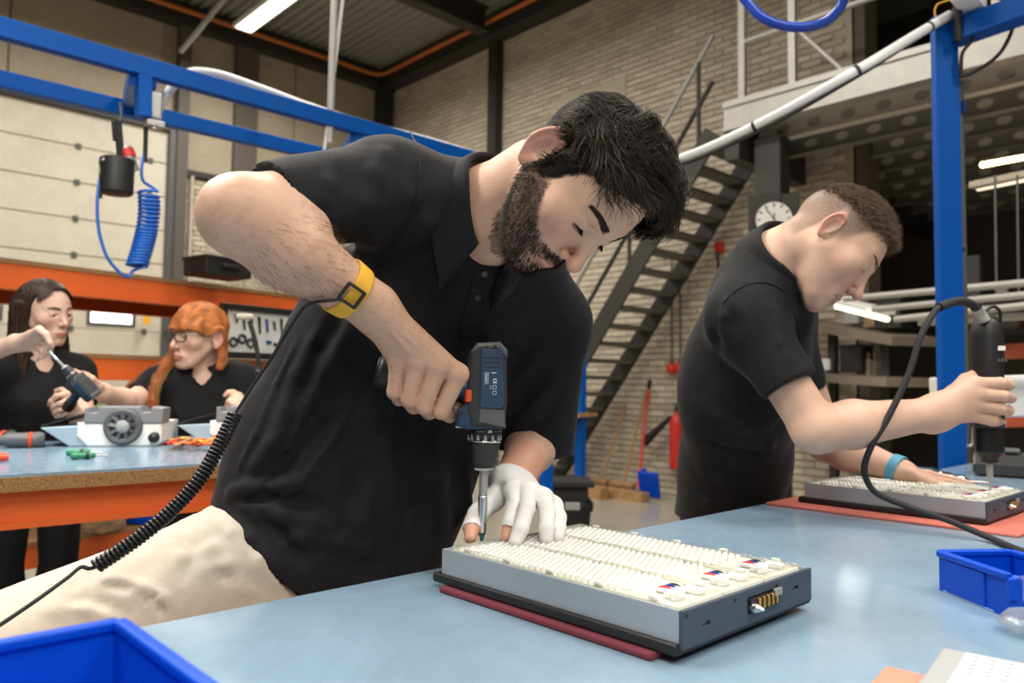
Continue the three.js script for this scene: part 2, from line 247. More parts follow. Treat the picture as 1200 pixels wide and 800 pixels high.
{ // mezzanine floor over the store
  const m = structure('mezzanine'), X0 = 6.0, top = 3.72, z0 = onX(848, 122, 6.0).z, z1 = 3;
  mesh('deck', span(X0 + 0.05, top - 0.05, z0, XB, top, z1), M.galv, m);
  mesh('edge_channel', [span(X0, top - 0.22, z0, X0 + 0.05, top + 0.02, z1), span(X0 - 0.02, top - 0.02, z0, X0 + 0.1, top + 0.03, z1), span(X0 - 0.02, top - 0.23, z0, X0 + 0.1, top - 0.2, z1)], M.galv, m);
  const L = z1 - z0, holes = []; for (let u = 0.35; u < L - 0.2; u += 0.29) holes.push(ring(u, 0.115, 0.065, 0.042, 12));
  const jg = extrude([[0, 0], [L, 0], [L, 0.24], [0, 0.24]], 0.012, 0, holes);
  const joist = join([jg, bx(L, 0.012, 0.09, L / 2, 0.006, 0.045), bx(L, 0.012, 0.09, L / 2, 0.236, 0.045)]).applyMatrix4(frameOf(V(0, 0, 1), V(0, 1, 0), V(-1, 0, 0), V(0, 0, z0)));
  const jm = [std(C(0.72, 0.69, 0.60), 0.5, 0.1), std(C(0.30, 0.295, 0.27), 0.5, 0.2)], lm = std(C(0.80, 0.78, 0.70), 0.5), paleStrip = bx(0.004, 0.11, L - 0.1, 0.006, 0.115, z0 + L / 2);
  for (let i = 0; i < 9; i++) { const j = mesh('joist', joist, jm[i ? 1 : 0], m); j.position.set(X0 + 0.42 + i * 0.55, top - 0.30, 0); if (i) mesh('added_pale_strip', paleStrip, lm, j); }  // pale strips added behind the holes, their colour standing in for light showing through
  mesh('end_beam', span(X0 + 0.05, top - 0.48, z0 - 0.02, XB, top - 0.06, z0 + 0.12), M.darkSteel, m);
  mesh('post', span(6.18, 0, onX(905, 230, 6.27).z - 0.12, 6.36, top - 0.3, onX(905, 230, 6.27).z + 0.12), M.darkSteel, m);
  mesh('post', span(8.6, 0, -1.0, 8.78, top - 0.3, -0.82), M.darkSteel, m);
  // railing on the deck
  const rail = thing('railing', 'pale steel railing along the edge of the mezzanine floor', 'railing', V(X0, top, z0));
  const zA = onX(867, 60, X0).z, zB = onX(926, 60, X0).z;
  for (const z of [zA, zB, zB + 1.5, zB + 3.0]) wpart('post', span(X0 + 0.02, top, z - 0.03, X0 + 0.07, top + 1.1, z + 0.03), M.galv, rail);
  for (const h of [1.08, 0.55]) wpart('rail', rod(V(X0 + 0.045, top + h, zA), V(X0 + 0.045, top + h, z1), 0.024), M.galv, rail);
  wpart('strut', rod(V(X0 + 0.045, top + 0.55, zB), V(X0 + 0.045, top, zB + 0.45), 0.018), M.galv, rail);
}
{ // steel stairs along the brick wall up to the mezzanine
  const st = thing('staircase', 'dark steel open-riser staircase rising along the brick wall to the mezzanine', 'staircase', V(6.5, 0, -6.6));
  const X1 = 7.18, X0 = 6.38;                     // the stringer by the wall and the one in front
  const bot = onX(676, 520, X1), top = onX(884, 178, X1);
  const sl = (top.z - bot.z) / (top.y - bot.y), zAt = (y) => bot.z + sl * (y - bot.y);
  const yT = 3.66, n = 19;
  for (const x of [X0, X1]) wpart('stringer', bar(V(x, 0.02, zAt(0.02)), V(x, yT, zAt(yT)), 0.03, 0.2, V(0, 0.6, -0.8)), M.darkSteel, st);
  const tm = std(C(0.16, 0.16, 0.145), 0.6, 0.3);
  for (let i = 1; i <= n; i++) { const y = yT * i / (n + 0.6); wpart('tread', rbx(X1 - X0 - 0.02, 0.045, 0.2, 0.012, (X0 + X1) / 2, y, zAt(y)), tm, st); }
  const up = V(0, 0.95, 0), rm = M.darkSteel;
  for (const x of [X0]) {
    for (const y of [0.35, 1.35, 2.35, 3.45]) wpart('baluster', rod(V(x, y, zAt(y)), V(x, y + 0.95, zAt(y)), 0.022, 8), rm, st);
    for (const h of [0.95, 0.5]) wpart('handrail', rod(V(x, 0.2 + h, zAt(0.2)), V(x, yT + h, zAt(yT)), 0.024, 8), h > 0.9 ? M.steelDull : rm, st);
  }
}
// ------------------------------------------------------------------ the workbench in front and what lies on it
M.laminate = phy(C(0.225, 0.335, 0.44), 0.38, 0, { map: rep(T.scuff, 1.2), roughnessMap: rep(T.smudge, 1.3), specularIntensity: 0.9 });
{
  const t = thing('workbench', 'large blue laminate workbench the two men work at', 'workbench', V(1.2, 0, -0.5));
  wpart('bench_top', rbx(5.2, 0.006, 0.86, 0.002, 1.4, BENCH - 0.003, -0.47), M.laminate, t);
  wpart('core_board', span(-1.2, BENCH - 0.04, -0.9, 4.0, BENCH - 0.006, -0.04), M.chip, t);
  for (const z of [-0.8, -0.14]) wpart('beam', span(-1.1, BENCH - 0.15, z - 0.02, 3.9, BENCH - 0.04, z + 0.02), M.orange, t);
  for (const x of [-1.05, 1.4, 3.85]) for (const z of [-0.8, -0.14]) wpart('leg', span(x - 0.04, 0, z - 0.035, x + 0.04, BENCH - 0.04, z + 0.035), M.blueRail, t);
}
// LED panel: aluminium tray, dark end plate with a plug, three lens modules on top
function ledPanel(label, w, len, hgt) {                     // x across, z along, the plug at +z
  const t = thing('led_panel', label, 'lamp module');
  mesh('base_plate', rbx(w + 0.012, 0.012, len + 0.018, 0.003, 0, 0.006, -0.008), M.black, t);
  const tray = extrude([[-w / 2, 0.012], [w / 2, 0.012], [w / 2, hgt], [w / 2 - 0.004, hgt], [w / 2 - 0.004, 0.016], [-w / 2 + 0.004, 0.016], [-w / 2 + 0.004, hgt], [-w / 2, hgt]], len, 0.0012).translate(0, 0, -len / 2);
  mesh('tray', tray, M.alu, t);
  mesh('back_plate', span(-w / 2, 0.012, -len / 2 - 0.004, w / 2, hgt, -len / 2), M.alu, t);
  // end plate with two slots, holes and the plug opening
  const px = 0.02, hole = (x, y, a, b) => [[x - a, y - b], [x - a, y + b], [x + a, y + b], [x + a, y - b]];
  const end = mesh('end_plate', extrude([[-w / 2, 0.006], [w / 2, 0.006], [w / 2, hgt], [-w / 2, hgt]], 0.004, 0.0008, [hole(-0.095, 0.024, 0.008, 0.0022), hole(0.095, 0.027, 0.008, 0.0022), hole(px, 0.026, 0.034, 0.0085)]).translate(0, 0, len / 2), M.slate, t);
  for (const [x, y] of [[-w / 2 + 0.006, hgt - 0.005], [-0.04, hgt - 0.006], [0.05, hgt - 0.006]]) mesh('screw', cyl(0.0018, 0.0018, 0.002, 10).rotateX(Math.PI / 2).translate(x, y, len / 2 + 0.005), M.black, end);
  const plug = mesh('plug', join([rbx(0.064, 0.014, 0.012, 0.001, px, 0.026, len / 2 + 0.002)]), M.black, t);
  for (let i = 0; i < 5; i++) mesh('contact', rbx(0.0032, 0.0125, 0.004, 0.001, px - 0.016 + i * 0.0095, 0.0265, len / 2 + 0.0085), M.gold, plug);
  mesh('pin', lathe([[0, 0.016], [0.0015, 0.014], [0.004, 0.008], [0.0055, 0.006], [0.0055, 0]], 16).rotateX(Math.PI / 2).translate(px - 0.027, 0.024, len / 2 + 0.005), M.chrome, plug);
  mesh('socket', rbx(0.016, 0.008, 0.004, 0.001, px + 0.026, 0.032, len / 2 + 0.008), M.steel, plug);
  // lens modules
  const pm = std(C(0.66, 0.65, 0.59), 0.35), lm = phy(C(0.78, 0.78, 0.73), 0.12, 0, { clearcoat: 0.6, clearcoatRoughness: 0.1 }), clear = phy(C(0.97, 0.97, 0.93), 0.1, 0, { transmission: 0.92, thickness: 0, ior: 1.45 });
  const mw = (w - 0.014) / 3, ml = len - 0.014;
  const fillM = std(C(0.62, 0.62, 0.57), 0.5);
  mesh('module_bed', span(-w / 2 + 0.004, 0.016, -len / 2, w / 2 - 0.004, hgt - 0.004, len / 2), fillM, t);
  const lensG = lathe([[0.0036, 0], [0.0035, 0.0014], [0.0026, 0.0027], [0.0012, 0.0032], [0, 0.0033]], 8), dotG = cyl(0.0014, 0.0014, 0.0005, 6);
  for (let k = 0; k < 3; k++) {
    const cx = -w / 2 + 0.007 + mw * (k + 0.5);
    const mod = mesh('lens_module', rbx(mw - 0.003, 0.004, ml, 0.001, cx, hgt - 0.002, 0), pm, t);
    const nu = 9, nv = Math.floor((ml - 0.075) / 0.0092), im = new THREE.InstancedMesh(lensG, lm, nu * nv), dk = new THREE.InstancedMesh(dotG, std(C(0.06, 0.06, 0.055), 0.5), nu * nv), mt = new THREE.Matrix4(), q = new THREE.Quaternion();
    let n = 0;
    for (let i = 0; i < nu; i++) for (let j = 0; j < nv; j++) { const x = cx + (i - (nu - 1) / 2) * 0.0092, z = -ml / 2 + 0.014 + (j + (i % 2) * 0.5) * 0.0092; im.setMatrixAt(n, mt.compose(V(x, hgt, z), q, V(1, 1, 1))); dk.setMatrixAt(n++, mt.compose(V(x + 0.0046, hgt + 0.0003, z), q, V(1, 1, 1))); }
    im.name = numbered('lenses'); dk.name = numbered('contact_dots'); for (const o of [im, dk]) { o.userData.kind = 'stuff'; o.castShadow = o.receiveShadow = true; mod.add(o); }
    // clear cover frame with clips
    const x0 = cx - mw / 2 + 0.002, x1 = cx + mw / 2 - 0.002;
    mesh('clear_edge', [tube([V(x0, hgt + 0.002, -ml / 2), V(x0, hgt + 0.0022, ml / 2)], 0.0026, 2, 6), tube([V(x1, hgt + 0.002, -ml / 2), V(x1, hgt + 0.0022, ml / 2)], 0.0026, 2, 6), rbx(mw - 0.004, 0.005, 0.012, 0.002, cx, hgt + 0.002, -ml / 2 + 0.004), rbx(mw - 0.004, 0.005, 0.006, 0.002, cx, hgt + 0.002, ml / 2 - 0.004)], clear, mod);
    for (let j = 0; j < 5; j++) for (const x of [x0, x1]) mesh('clip', rbx(0.005, 0.0045, 0.011, 0.0015, x + 0.001, hgt + 0.004, -ml / 2 + 0.03 + j * (ml - 0.06) / 4), lm, mod);
    // wire terminal at the plug end
    const tz = ml / 2 - 0.036;
    const term = mesh('terminal', [rbx(0.024, 0.005, 0.026, 0.002, cx, hgt + 0.003, tz), rbx(0.012, 0.007, 0.02, 0.002, cx + 0.016, hgt + 0.0035, tz + 0.018), rbx(0.012, 0.007, 0.02, 0.002, cx - 0.018, hgt + 0.0035, tz + 0.016)], M.white, mod);
    for (const [dx, dz] of [[0.022, 0.004], [-0.024, 0.02]]) mesh('screw', cyl(0.004, 0.004, 0.006, 10, cx + dx, hgt + 0.004, tz + dz), lm, mod);
    for (const [dx, mat, n2] of [[-0.007, M.red, 'red_wire'], [0.001, M.blueDark, 'blue_wire'], [0.009, M.black, 'black_wire']]) mesh(n2, tube([V(cx + dx - 0.003, hgt + 0.0045, tz - 0.010), V(cx + dx, hgt + 0.0062, tz - 0.006), V(cx + dx + 0.001, hgt + 0.0064, tz - 0.001), V(cx + dx + 0.002, hgt + 0.0045, tz + 0.004)], 0.0015, 10, 6), mat, mod);
  }
  return t;
}
const PANEL = { x: 0.779, z: -0.62, w: 0.272, len: 0.365, h: 0.0435 };
{
  const mat = mesh('rubber_mat', rbx(0.20, 0.008, 0.335, 0.003), std(C(0.20, 0.035, 0.055), 0.85, 0, { map: rep(T.blotch, 3) })); mat.position.set(PANEL.x - 0.05, BENCH + 0.004, PANEL.z - 0.008);
  tag(mat, 'dark red foam strip mat under the LED panel in front', 'mat');
  const p = ledPanel('grey and white LED panel on the dark red mat, the drill standing on its corner', PANEL.w, PANEL.len, PANEL.h); p.position.set(PANEL.x, BENCH + 0.0085, PANEL.z);
  const A = onY(992, 560, BENCH + 0.045), Bq = onY(1157, 592, BENCH + 0.045);
  const q = copyOf(p, 'second LED panel lying on the salmon mat, the black screwdriver standing on it');
  q.position.set(2.02, BENCH + 0.0075, -0.70); q.rotation.y = -0.02;
  const { x, z } = Bq; q.position.x = x + PANEL.w / 2 - 0.0; q.position.z = z - PANEL.len / 2;
  const m2 = mesh('rubber_mat', rbx(0.50, 0.006, 0.50, 0.002), std(C(0.62, 0.17, 0.13), 0.8, 0, { map: rep(T.blotch, 3) })); m2.position.set(q.position.x + 0.05, BENCH + 0.003, q.position.z + 0.0);
  tag(m2, 'salmon red rubber mat under the second LED panel', 'mat');
}
// open-front storage bins
function bin(label, w, d, h, window) {                      // x across, z to the open front
  const t = thing('storage_bin', label, 'bin');
  const th = 0.003, fh = h * 0.42, sl = window ? 0.004 : 0.035, prof = [[-d / 2, 0], [d / 2 - 0.012, 0], [d / 2, 0.012], [d / 2, fh], [d / 2 - sl, h], [-d / 2, h]];
  const side = extrude(prof, th, 0.0006).rotateY(-Math.PI / 2);
  const rim = (a, b) => bar(a, b, 0.011, 0.009, V(0, 1, 0), 0.003);
  mesh('shell', [side.clone().translate(-w / 2 + th, 0, 0), side.clone().translate(w / 2, 0, 0), span(-w / 2, 0, -d / 2, w / 2, th, d / 2 - 0.008), span(-w / 2, 0, -d / 2, w / 2, h, -d / 2 + th), rbx(w, fh, th + 0.004, 0.002, 0, fh / 2, d / 2 - 0.002)], M.blueBin, t);
  mesh('rim', [rim(V(-w / 2, h - 0.003, -d / 2), V(-w / 2, h - 0.003, d / 2 - sl)), rim(V(w / 2, h - 0.003, -d / 2), V(w / 2, h - 0.003, d / 2 - sl)), rim(V(-w / 2, h - 0.003, -d / 2), V(w / 2, h - 0.003, -d / 2)), rim(V(-w / 2 + 0.002, h - 0.004, d / 2 - sl), V(-w / 2 + 0.002, fh, d / 2)), rim(V(w / 2 - 0.002, h - 0.004, d / 2 - sl), V(w / 2 - 0.002, fh, d / 2))], M.blueBin, t);
  for (const s of [-1, 1]) mesh('side_rib', rbx(0.004, h * 0.8, d * 0.55, 0.002, s * (w / 2 + 0.0012), h * 0.44, -d * 0.1), M.blueBin, t);
  mesh('skid', [bar(V(-w / 2 - 0.001, 0.0015, -d / 2 + 0.01), V(-w / 2 - 0.001, 0.0015, d / 2 - 0.03), 0.002, 0.002), bar(V(w / 2 + 0.001, 0.002, -d / 2 + 0.01), V(w / 2 + 0.001, 0.002, d / 2 - 0.03), 0.003, 0.003)], std(C(0.25, 0.38, 0.75), 0.3), t);
  mesh('label_lip', rbx(w * 0.7, fh * 0.55, 0.006, 0.002, 0, fh * 0.5, d / 2 + 0.003), M.blueBin, t);
  if (window) for (const e of [-1, 1]) mesh('corner_post', rbx(0.016, h * 0.97, 0.016, 0.006, e * (w / 2 - 0.007), h * 0.485, d / 2 - 0.006, 3), M.blueBin, t);
  if (window) mesh('clear_window', [rbx(w - 0.012, h * 0.52, 0.002, 0.0008, 0, h * 0.68, d / 2 - 0.002), rbx(w - 0.01, 0.004, 0.005, 0.001, 0, h * 0.93, d / 2 - 0.002), rbx(0.004, h * 0.5, 0.005, 0.001, -w / 2 + 0.016, h * 0.68, d / 2 - 0.001), rbx(w - 0.01, 0.004, 0.005, 0.001, 0, h * 0.45, d / 2 - 0.001)], phy(C(0.96, 0.97, 1), 0.05, 0, { transmission: 0.95, thickness: 0 }), t);
  return t;
}
{
  const b = bin('small blue plastic bin with a clear front window', 0.105, 0.132, 0.052, true);
  const k2 = onY(1100, 647, BENCH + 0.05), rot = -0.66, put = (o, x, z) => { o.rotation.y = rot; const q = V(x, 0, z).applyAxisAngle(V(0, 1, 0), rot); o.position.set(k2.x + q.x, BENCH, k2.z + q.z); };
  put(b, 0.053, 0.066);
  const b2 = bin('blurred blue plastic bin in the corner of the bench nearest the camera', 0.20, 0.26, 0.09, false);
  const k = onY(140, 726, BENCH + 0.09); b2.position.set(k.x - 0.10, BENCH, k.z + 0.13);
}
{ // grey box with a perforated white label, the mat under it and a bag of parts
  const k0 = onY(1104, 757, BENCH + 0.036), k1 = onY(1037, 779, BENCH + 0.006), ry = 0.14, off = (x, z) => V(x, 0, z).applyAxisAngle(V(0, 1, 0), ry);
  const m = mesh('rubber_mat', rbx(0.24, 0.006, 0.26, 0.003), std(C(0.62, 0.22, 0.15), 0.8)), c1 = k1.clone().sub(off(0.12, -0.13)); m.position.set(c1.x, BENCH + 0.003, c1.z); m.rotation.y = ry;
  tag(m, 'salmon mat under the grey box at the near edge of the bench', 'mat');
  const c0 = k0.clone().sub(off(0.08, -0.11)), t = thing('parts_box', 'flat grey box with a dotted white label at the near edge of the bench', 'box', V(c0.x, BENCH + 0.006, c0.z), ry);
  mesh('case', rbx(0.16, 0.03, 0.22, 0.004, 0, 0.015, 0), M.grey, t);
  mesh('label', new THREE.PlaneGeometry(0.11, 0.12).rotateX(-Math.PI / 2).translate(0.018, 0.0306, -0.03), std(C(1, 1, 1), 0.5, 0, { map: texture(256, 256, (x, w, h) => { x.fillStyle = '#dddcd8'; x.fillRect(0, 0, w, h); x.fillStyle = '#77777a'; for (let i = 0; i < 9; i++) for (let j = 0; j < 9; j++) { if (i > 3) { x.beginPath(); x.arc(20 + i * 27, 20 + j * 27, 6, 0, 7); x.fill(); } } }) }), t);
  mesh('foot', rbx(0.06, 0.004, 0.03, 0.001, -0.09, 0.002, -0.02), M.black, t);
  const g = new THREE.IcosahedronGeometry(0.027, 4), pa = g.attributes.position; for (let i = 0; i < pa.count; i++) { const v = V(pa.getX(i), pa.getY(i), pa.getZ(i)), k = 1 + 0.35 * fbm(v.x * 40, v.y * 40, v.z * 40, 3); pa.setXYZ(i, v.x * k * 1.15, Math.max(-0.012, v.y * k * 0.55), v.z * k); } g.computeVertexNormals();
  const b = mesh('parts_bag', g, phy(C(0.80, 0.82, 0.83), 0.15, 0, { transmission: 0.85, thickness: 0 })); b.position.copy(onY(1204, 742, BENCH)); b.position.y = BENCH + 0.013;
  tag(b, 'crumpled clear plastic bag at the right edge of the picture', 'bag');
}
// ------------------------------------------------------------------ the second bench, of the two women
const Q0 = onY(0, 557, BENCH2), Q1 = onY(280, 541, BENCH2);
const dir2 = Q1.clone().sub(Q0).normalize(), nor2 = V(dir2.z, 0, -dir2.x);      // along the bench; away from the camera
const at2 = (u, w, y = BENCH2) => Q0.clone().addScaledVector(dir2, u).addScaledVector(nor2, w).setY(y);
{
  const t = thing('workbench', 'blue topped chipboard workbench with orange beams where the women stand', 'workbench', at2(0, 0, 0));
  const m2 = (u0, u1, w0, w1, y0, y1) => span(0, 0, 0, u1 - u0, y1 - y0, w1 - w0).applyMatrix4(frameOf(dir2, V(0, 1, 0), nor2.clone().negate(), at2(u0, w1, y0)));
  wpart('bench_top', m2(-1.0, 1.05, 0.003, 0.96, BENCH2 - 0.006, BENCH2), M.laminate, t);
  wpart('core_board', m2(-1.0, 1.05, 0, 0.96, BENCH2 - 0.036, BENCH2 - 0.006), M.chip, t);
  for (const w of [0.03, 0.88]) { wpart('beam', m2(-0.95, 1.0, w, w + 0.04, BENCH2 - 0.108, BENCH2 - 0.036), M.orange, t); wpart('beam_lip', m2(-0.95, 1.0, w - 0.012, w + 0.04, BENCH2 - 0.116, BENCH2 - 0.102), M.orange, t); }
  for (const u of [-0.95, 0.93]) for (const w of [0.04, 0.86]) wpart('upright', m2(u, u + 0.07, w, w + 0.06, 0, BENCH2 - 0.05), M.blueRail, t);
  const lamp = at2(0.5, 0.6);
}
// ------------------------------------------------------------------ blue overhead rails, hoses and hanging tools
const RH = 2.47;
{
  const r = thing('overhead_rail_frame', 'pair of blue steel rails joined by a bracket above the second bench', 'rail', V(1, RH, -3.4));
  const a0 = P(-60, 16, 2.62), a1 = P(596, 196, 4.42), b0 = P(-60, 84, 3.1), b1 = P(372, 178, 4.4); a1.y = a0.y; b0.y = b1.y = a0.y - 0.03;
  const far = onZ(600, 196, -3.2);
  const za = -3.15, zb = -3.8, pz = (x, y, z) => onZ(x, y, z);
  const A0 = pz(-40, 22, za), A1 = pz(602, 199, za), B0 = pz(-40, 84, zb), B1 = pz(610, 235, zb);
  wpart('rail', bar(A0, A1, 0.05, 0.072, V(0, 1, 0), 0.004), M.blueRail, r);
  wpart('rail', bar(B0, B1, 0.05, 0.072, V(0, 1, 0), 0.004), M.blueRail, r);
  wpart('rail_slot', bar(A0.clone().setY(A0.y - 0.036), A1.clone().setY(A1.y - 0.036), 0.014, 0.004), M.blueDark, r);
  const c1 = pz(168, 88, za), c2 = pz(158, 118, zb);
  wpart('cross_bracket', bar(c1, c2, 0.1, 0.09, V(0, 1, 0), 0.004), M.blueRail, r);
  wpart('bracket_plate', [bar(pz(168, 90, za), pz(168, 138, za), 0.06, 0.05, V(1, 0, 0), 0.004)], M.blueRail, r);
  const e1 = pz(420, 165, za), e2 = pz(405, 182, zb); wpart('cross_bracket', bar(e1, e2, 0.08, 0.07, V(0, 1, 0), 0.004), M.blueRail, r);
  wpart('clamp', [rbx(0.05, 0.11, 0.05, 0.01).translate(...pz(181, 125, za).toArray()), rod(pz(181, 118, za), pz(181, 152, za), 0.018, 12), rbx(0.07, 0.03, 0.05, 0.008).translate(...pz(181, 146, za).toArray())], M.steel, r);
  const tr = thing('threaded_rod', 'grey threaded steel rod hanging from the roof to the blue rails', 'rod', pz(386, 168, za));
  wpart('rod', rod(pz(386, 168, za), pz(399, -30, za).setY(5.9), 0.017, 10), M.galv, tr);
  wpart('cable', tube([pz(380, 176, za), pz(392, 80, za), pz(405, -30, za)], 0.008, 12, 6), M.white, tr);
  // white hose along the upper rail
  const z2 = za - 0.10;
  tag(mesh('air_hose', tube([pz(183, 132, z2), pz(196, 110, z2), pz(220, 86, z2), pz(250, 86, z2), pz(300, 102, z2), pz(360, 124, z2), pz(430, 146, z2), pz(500, 164, z2), pz(560, 182, z2), P(598, 194, 4.35)], 0.019, 90, 10), M.whiteHose), 'white air hose lying along the far side of the left blue rail', 'hose');
  const h2 = [P(598, 194, 4.3), P(660, 196, 4.0), P(740, 196, 3.5), P(800, 185, 3.15), P(900, 140, 2.9), P(1000, 85, 2.72), P(1075, 40, 2.84), P(1112, 18, 2.98)];
  const hcb = thing('cable_bundle', 'white cable sleeve with black ties sagging from the blue post past the stairs', 'cable', h2[5].clone());
  wpart('sleeve', tube(h2, 0.0185, 100, 10), M.whiteHose, hcb);
  wpart('cable', tube(h2.slice(2).map((p, i) => p.clone().setY(p.y - 0.022 - 0.006 * Math.sin(i))), 0.007, 60, 6), M.rubber, hcb);
  for (const k of [0.36, 0.55, 0.72, 0.9]) { const cv = new THREE.CatmullRomCurve3(h2, false, 'centripetal'), q = cv.getPoint(k), tn = cv.getTangent(k); wpart('tie', rod(q.clone().addScaledVector(tn, -0.006), q.clone().addScaledVector(tn, 0.006), 0.021, 12), M.black, hcb); }
  // coil hose
  const zc = za - 0.02, coil = [];
  coil.push(pz(171, 150, zc), pz(170, 175, zc), pz(166, 198, zc), pz(168, 212, zc), pz(180, 220, zc));
  const ax = [[174, 224], [175, 245], [172, 270], [167, 290], [160, 312]].map(([x, y]) => pz(x, y, zc)), cv = new THREE.CatmullRomCurve3(ax), turns = 21;
  for (let i = 0; i <= turns * 10; i++) { const k = i / (turns * 10), c = cv.getPoint(Math.pow(k, 0.85)), a = i / 10 * 2 * Math.PI, r0 = 0.036; coil.push(c.addScaledVector(V(0.725, 0, 0.688), r0 * Math.cos(a)).addScaledVector(V(-0.688, 0, 0.725), r0 * Math.sin(a))); }
  coil.push(pz(155, 318, zc), pz(152, 324, zc), pz(146, 323, zc), pz(128, 305, zc), pz(117, 275, zc), pz(114, 240, zc), pz(117, 210, zc));
  const t = thing('coil_hose', 'blue spiral air hose hanging from the rails to the air tool', 'hose', pz(171, 150, zc));
  wpart('hose', tube(coil, 0.0062, 900, 7), std(C(0.01, 0.13, 0.55), 0.35), t);
  wpart('sleeve', rod(pz(171, 148, zc), pz(170, 190, zc), 0.009, 8), M.rubber, t); wpart('sleeve', rod(pz(117, 232, zc), pz(119, 203, zc), 0.009, 8), M.rubber, t);
  wpart('fitting', rod(pz(119, 204, zc), pz(121, 190, zc), 0.011, 8), M.steel, t);
  // air tool in its hanging can
  const w = thing('air_tool', 'black air tool with a red ring hanging in a black can under the rails', 'tool', pz(136, 225, zc));
  wpart('can', lathe([[0, 0], [0.056, 0.002], [0.06, 0.01], [0.062, 0.135], [0.056, 0.14], [0.053, 0.134], [0, 0.128]], 24).translate(...pz(136, 228, zc).toArray()), M.black, w);
  wpart('rim', rbx(0.10, 0.012, 0.06, 0.004).translate(...pz(134, 191, zc).toArray()), M.steel, w);
  wpart('strap', [bar(pz(138, 142, zc), pz(142, 190, zc), 0.03, 0.022, V(1, 0, 0), 0.004), bar(pz(134, 142, zc), pz(136, 165, zc), 0.02, 0.02, V(1, 0, 0), 0.004)], M.rubber, w);
  wpart('hook', tube([pz(141, 120, zc), pz(142, 135, zc), pz(140, 144, zc)], 0.006, 10, 6), M.greyDark, w);
  wpart('tool_head', rod(pz(147, 172, zc), pz(154, 200, zc), 0.02, 14, 0.03), M.steel, w);
  wpart('red_ring', rod(pz(148, 174, zc), pz(151, 184, zc), 0.025, 14, 0.028), M.red, w);
}
{ // blue post with junction box, conduits and top beam
  const d = 3.0, p = thing('blue_post', 'blue steel post with a cross beam behind the end of the workbench', 'post', P(1112, 1000, d).setY(0));
  const top = P(1106, 20, d), base = V(top.x, 0, top.z);
  wpart('post', bar(base, top, 0.04, 0.09, V(0.725, 0, 0.688), 0.005), M.bluePost, p);
  wpart('cross_beam', bar(P(1118, 40, d), P(1290, -22, d - 0.34), 0.088, 0.088, V(0, 1, 0), 0.005), M.bluePost, p);
  wpart('bolt_slot', rbx(0.012, 0.05, 0.012, 0.003).translate(...P(1129, 125, d - 0.02).toArray()), M.blueDark, p);
  const c = thing('conduit', 'grey conduit pipe running down beside the blue post', 'pipe', P(1132, 480, d)); wpart('pipe', rod(P(1125, 95, d), P(1134, 600, d), 0.013, 10), M.greyDark, c);
  wpart('saddle', rbx(0.034, 0.016, 0.02, 0.004).translate(...P(1129, 290, d - 0.01).toArray()), M.greyDark, c);
  const j = thing('junction_box', 'white junction box with cable glands on top of the blue post', 'box', P(1135, 4, d - 0.06));
  wpart('case', rbx(0.17, 0.10, 0.08, 0.006).translate(...P(1135, -8, d - 0.10).toArray()), M.white, j);
  wpart('gland', [rod(P(1122, 8, d - 0.06), P(1123, 48, d - 0.06), 0.018, 12, 0.013)], M.black, j); wpart('gland', rod(P(1142, 6, d - 0.06), P(1142, 28, d - 0.06), 0.012, 12, 0.01), M.greyDark, j);
  wpart('cable', tube([P(1142, 24, d - 0.06), P(1140, 45, d - 0.06), P(1128, 62, d - 0.06), P(1126, 88, d - 0.05)], 0.007, 24, 7), M.rubber, j);
  wpart('cable', tube([P(1160, -4, d - 0.1), P(1182, 2, d - 0.1), P(1188, 25, d - 0.1), P(1172, 62, d - 0.08), P(1140, 85, d - 0.06), P(1124, 90, d - 0.05)], 0.0075, 36, 7), M.rubber, j);
  wpart('earth_wire', tube([P(1112, 0, d - 0.08), P(1098, 6, d - 0.08), P(1096, 18, d - 0.08), P(1108, 26, d - 0.08)], 0.003, 20, 6), M.yellow, j);
  const k = thing('control_cabinet', 'pale grey control cabinet behind the fist with the screwdriver', 'cabinet', P(1160, 466, d + 0.05));
  wpart('case', bar(P(1094, 466, d + 0.12), P(1260, 462, d + 0.0), 0.12, 0.165, V(0, 1, 0), 0.01), M.white, k);
  wpart('lid', bar(P(1098, 447, d + 0.045), P(1260, 444, d - 0.075), 0.02, 0.012, V(0, 1, 0), 0.003), M.white, k);
  wpart('warning_button', rod(P(1112, 458, d + 0.06), P(1112, 458, d + 0.03), 0.011, 12), M.yellow, k);
  wpart('hook', tube([P(1126, 500, d - 0.05), P(1128, 520, d - 0.05), P(1138, 522, d - 0.05), P(1141, 500, d - 0.05)], 0.006, 16, 6), M.steel, k);
  const h = tag(mesh('air_hose', tube([P(852, -30, 1.7), P(872, -2, 1.7), P(896, 22, 1.68), P(932, 32, 1.66), P(966, 26, 1.64), P(985, 8, 1.62), P(992, -25, 1.6)], 0.0105, 60, 12), std(C(0.008, 0.05, 0.38), 0.3)), 'blue air hose looping down from above in front of the mezzanine railing', 'hose');
}
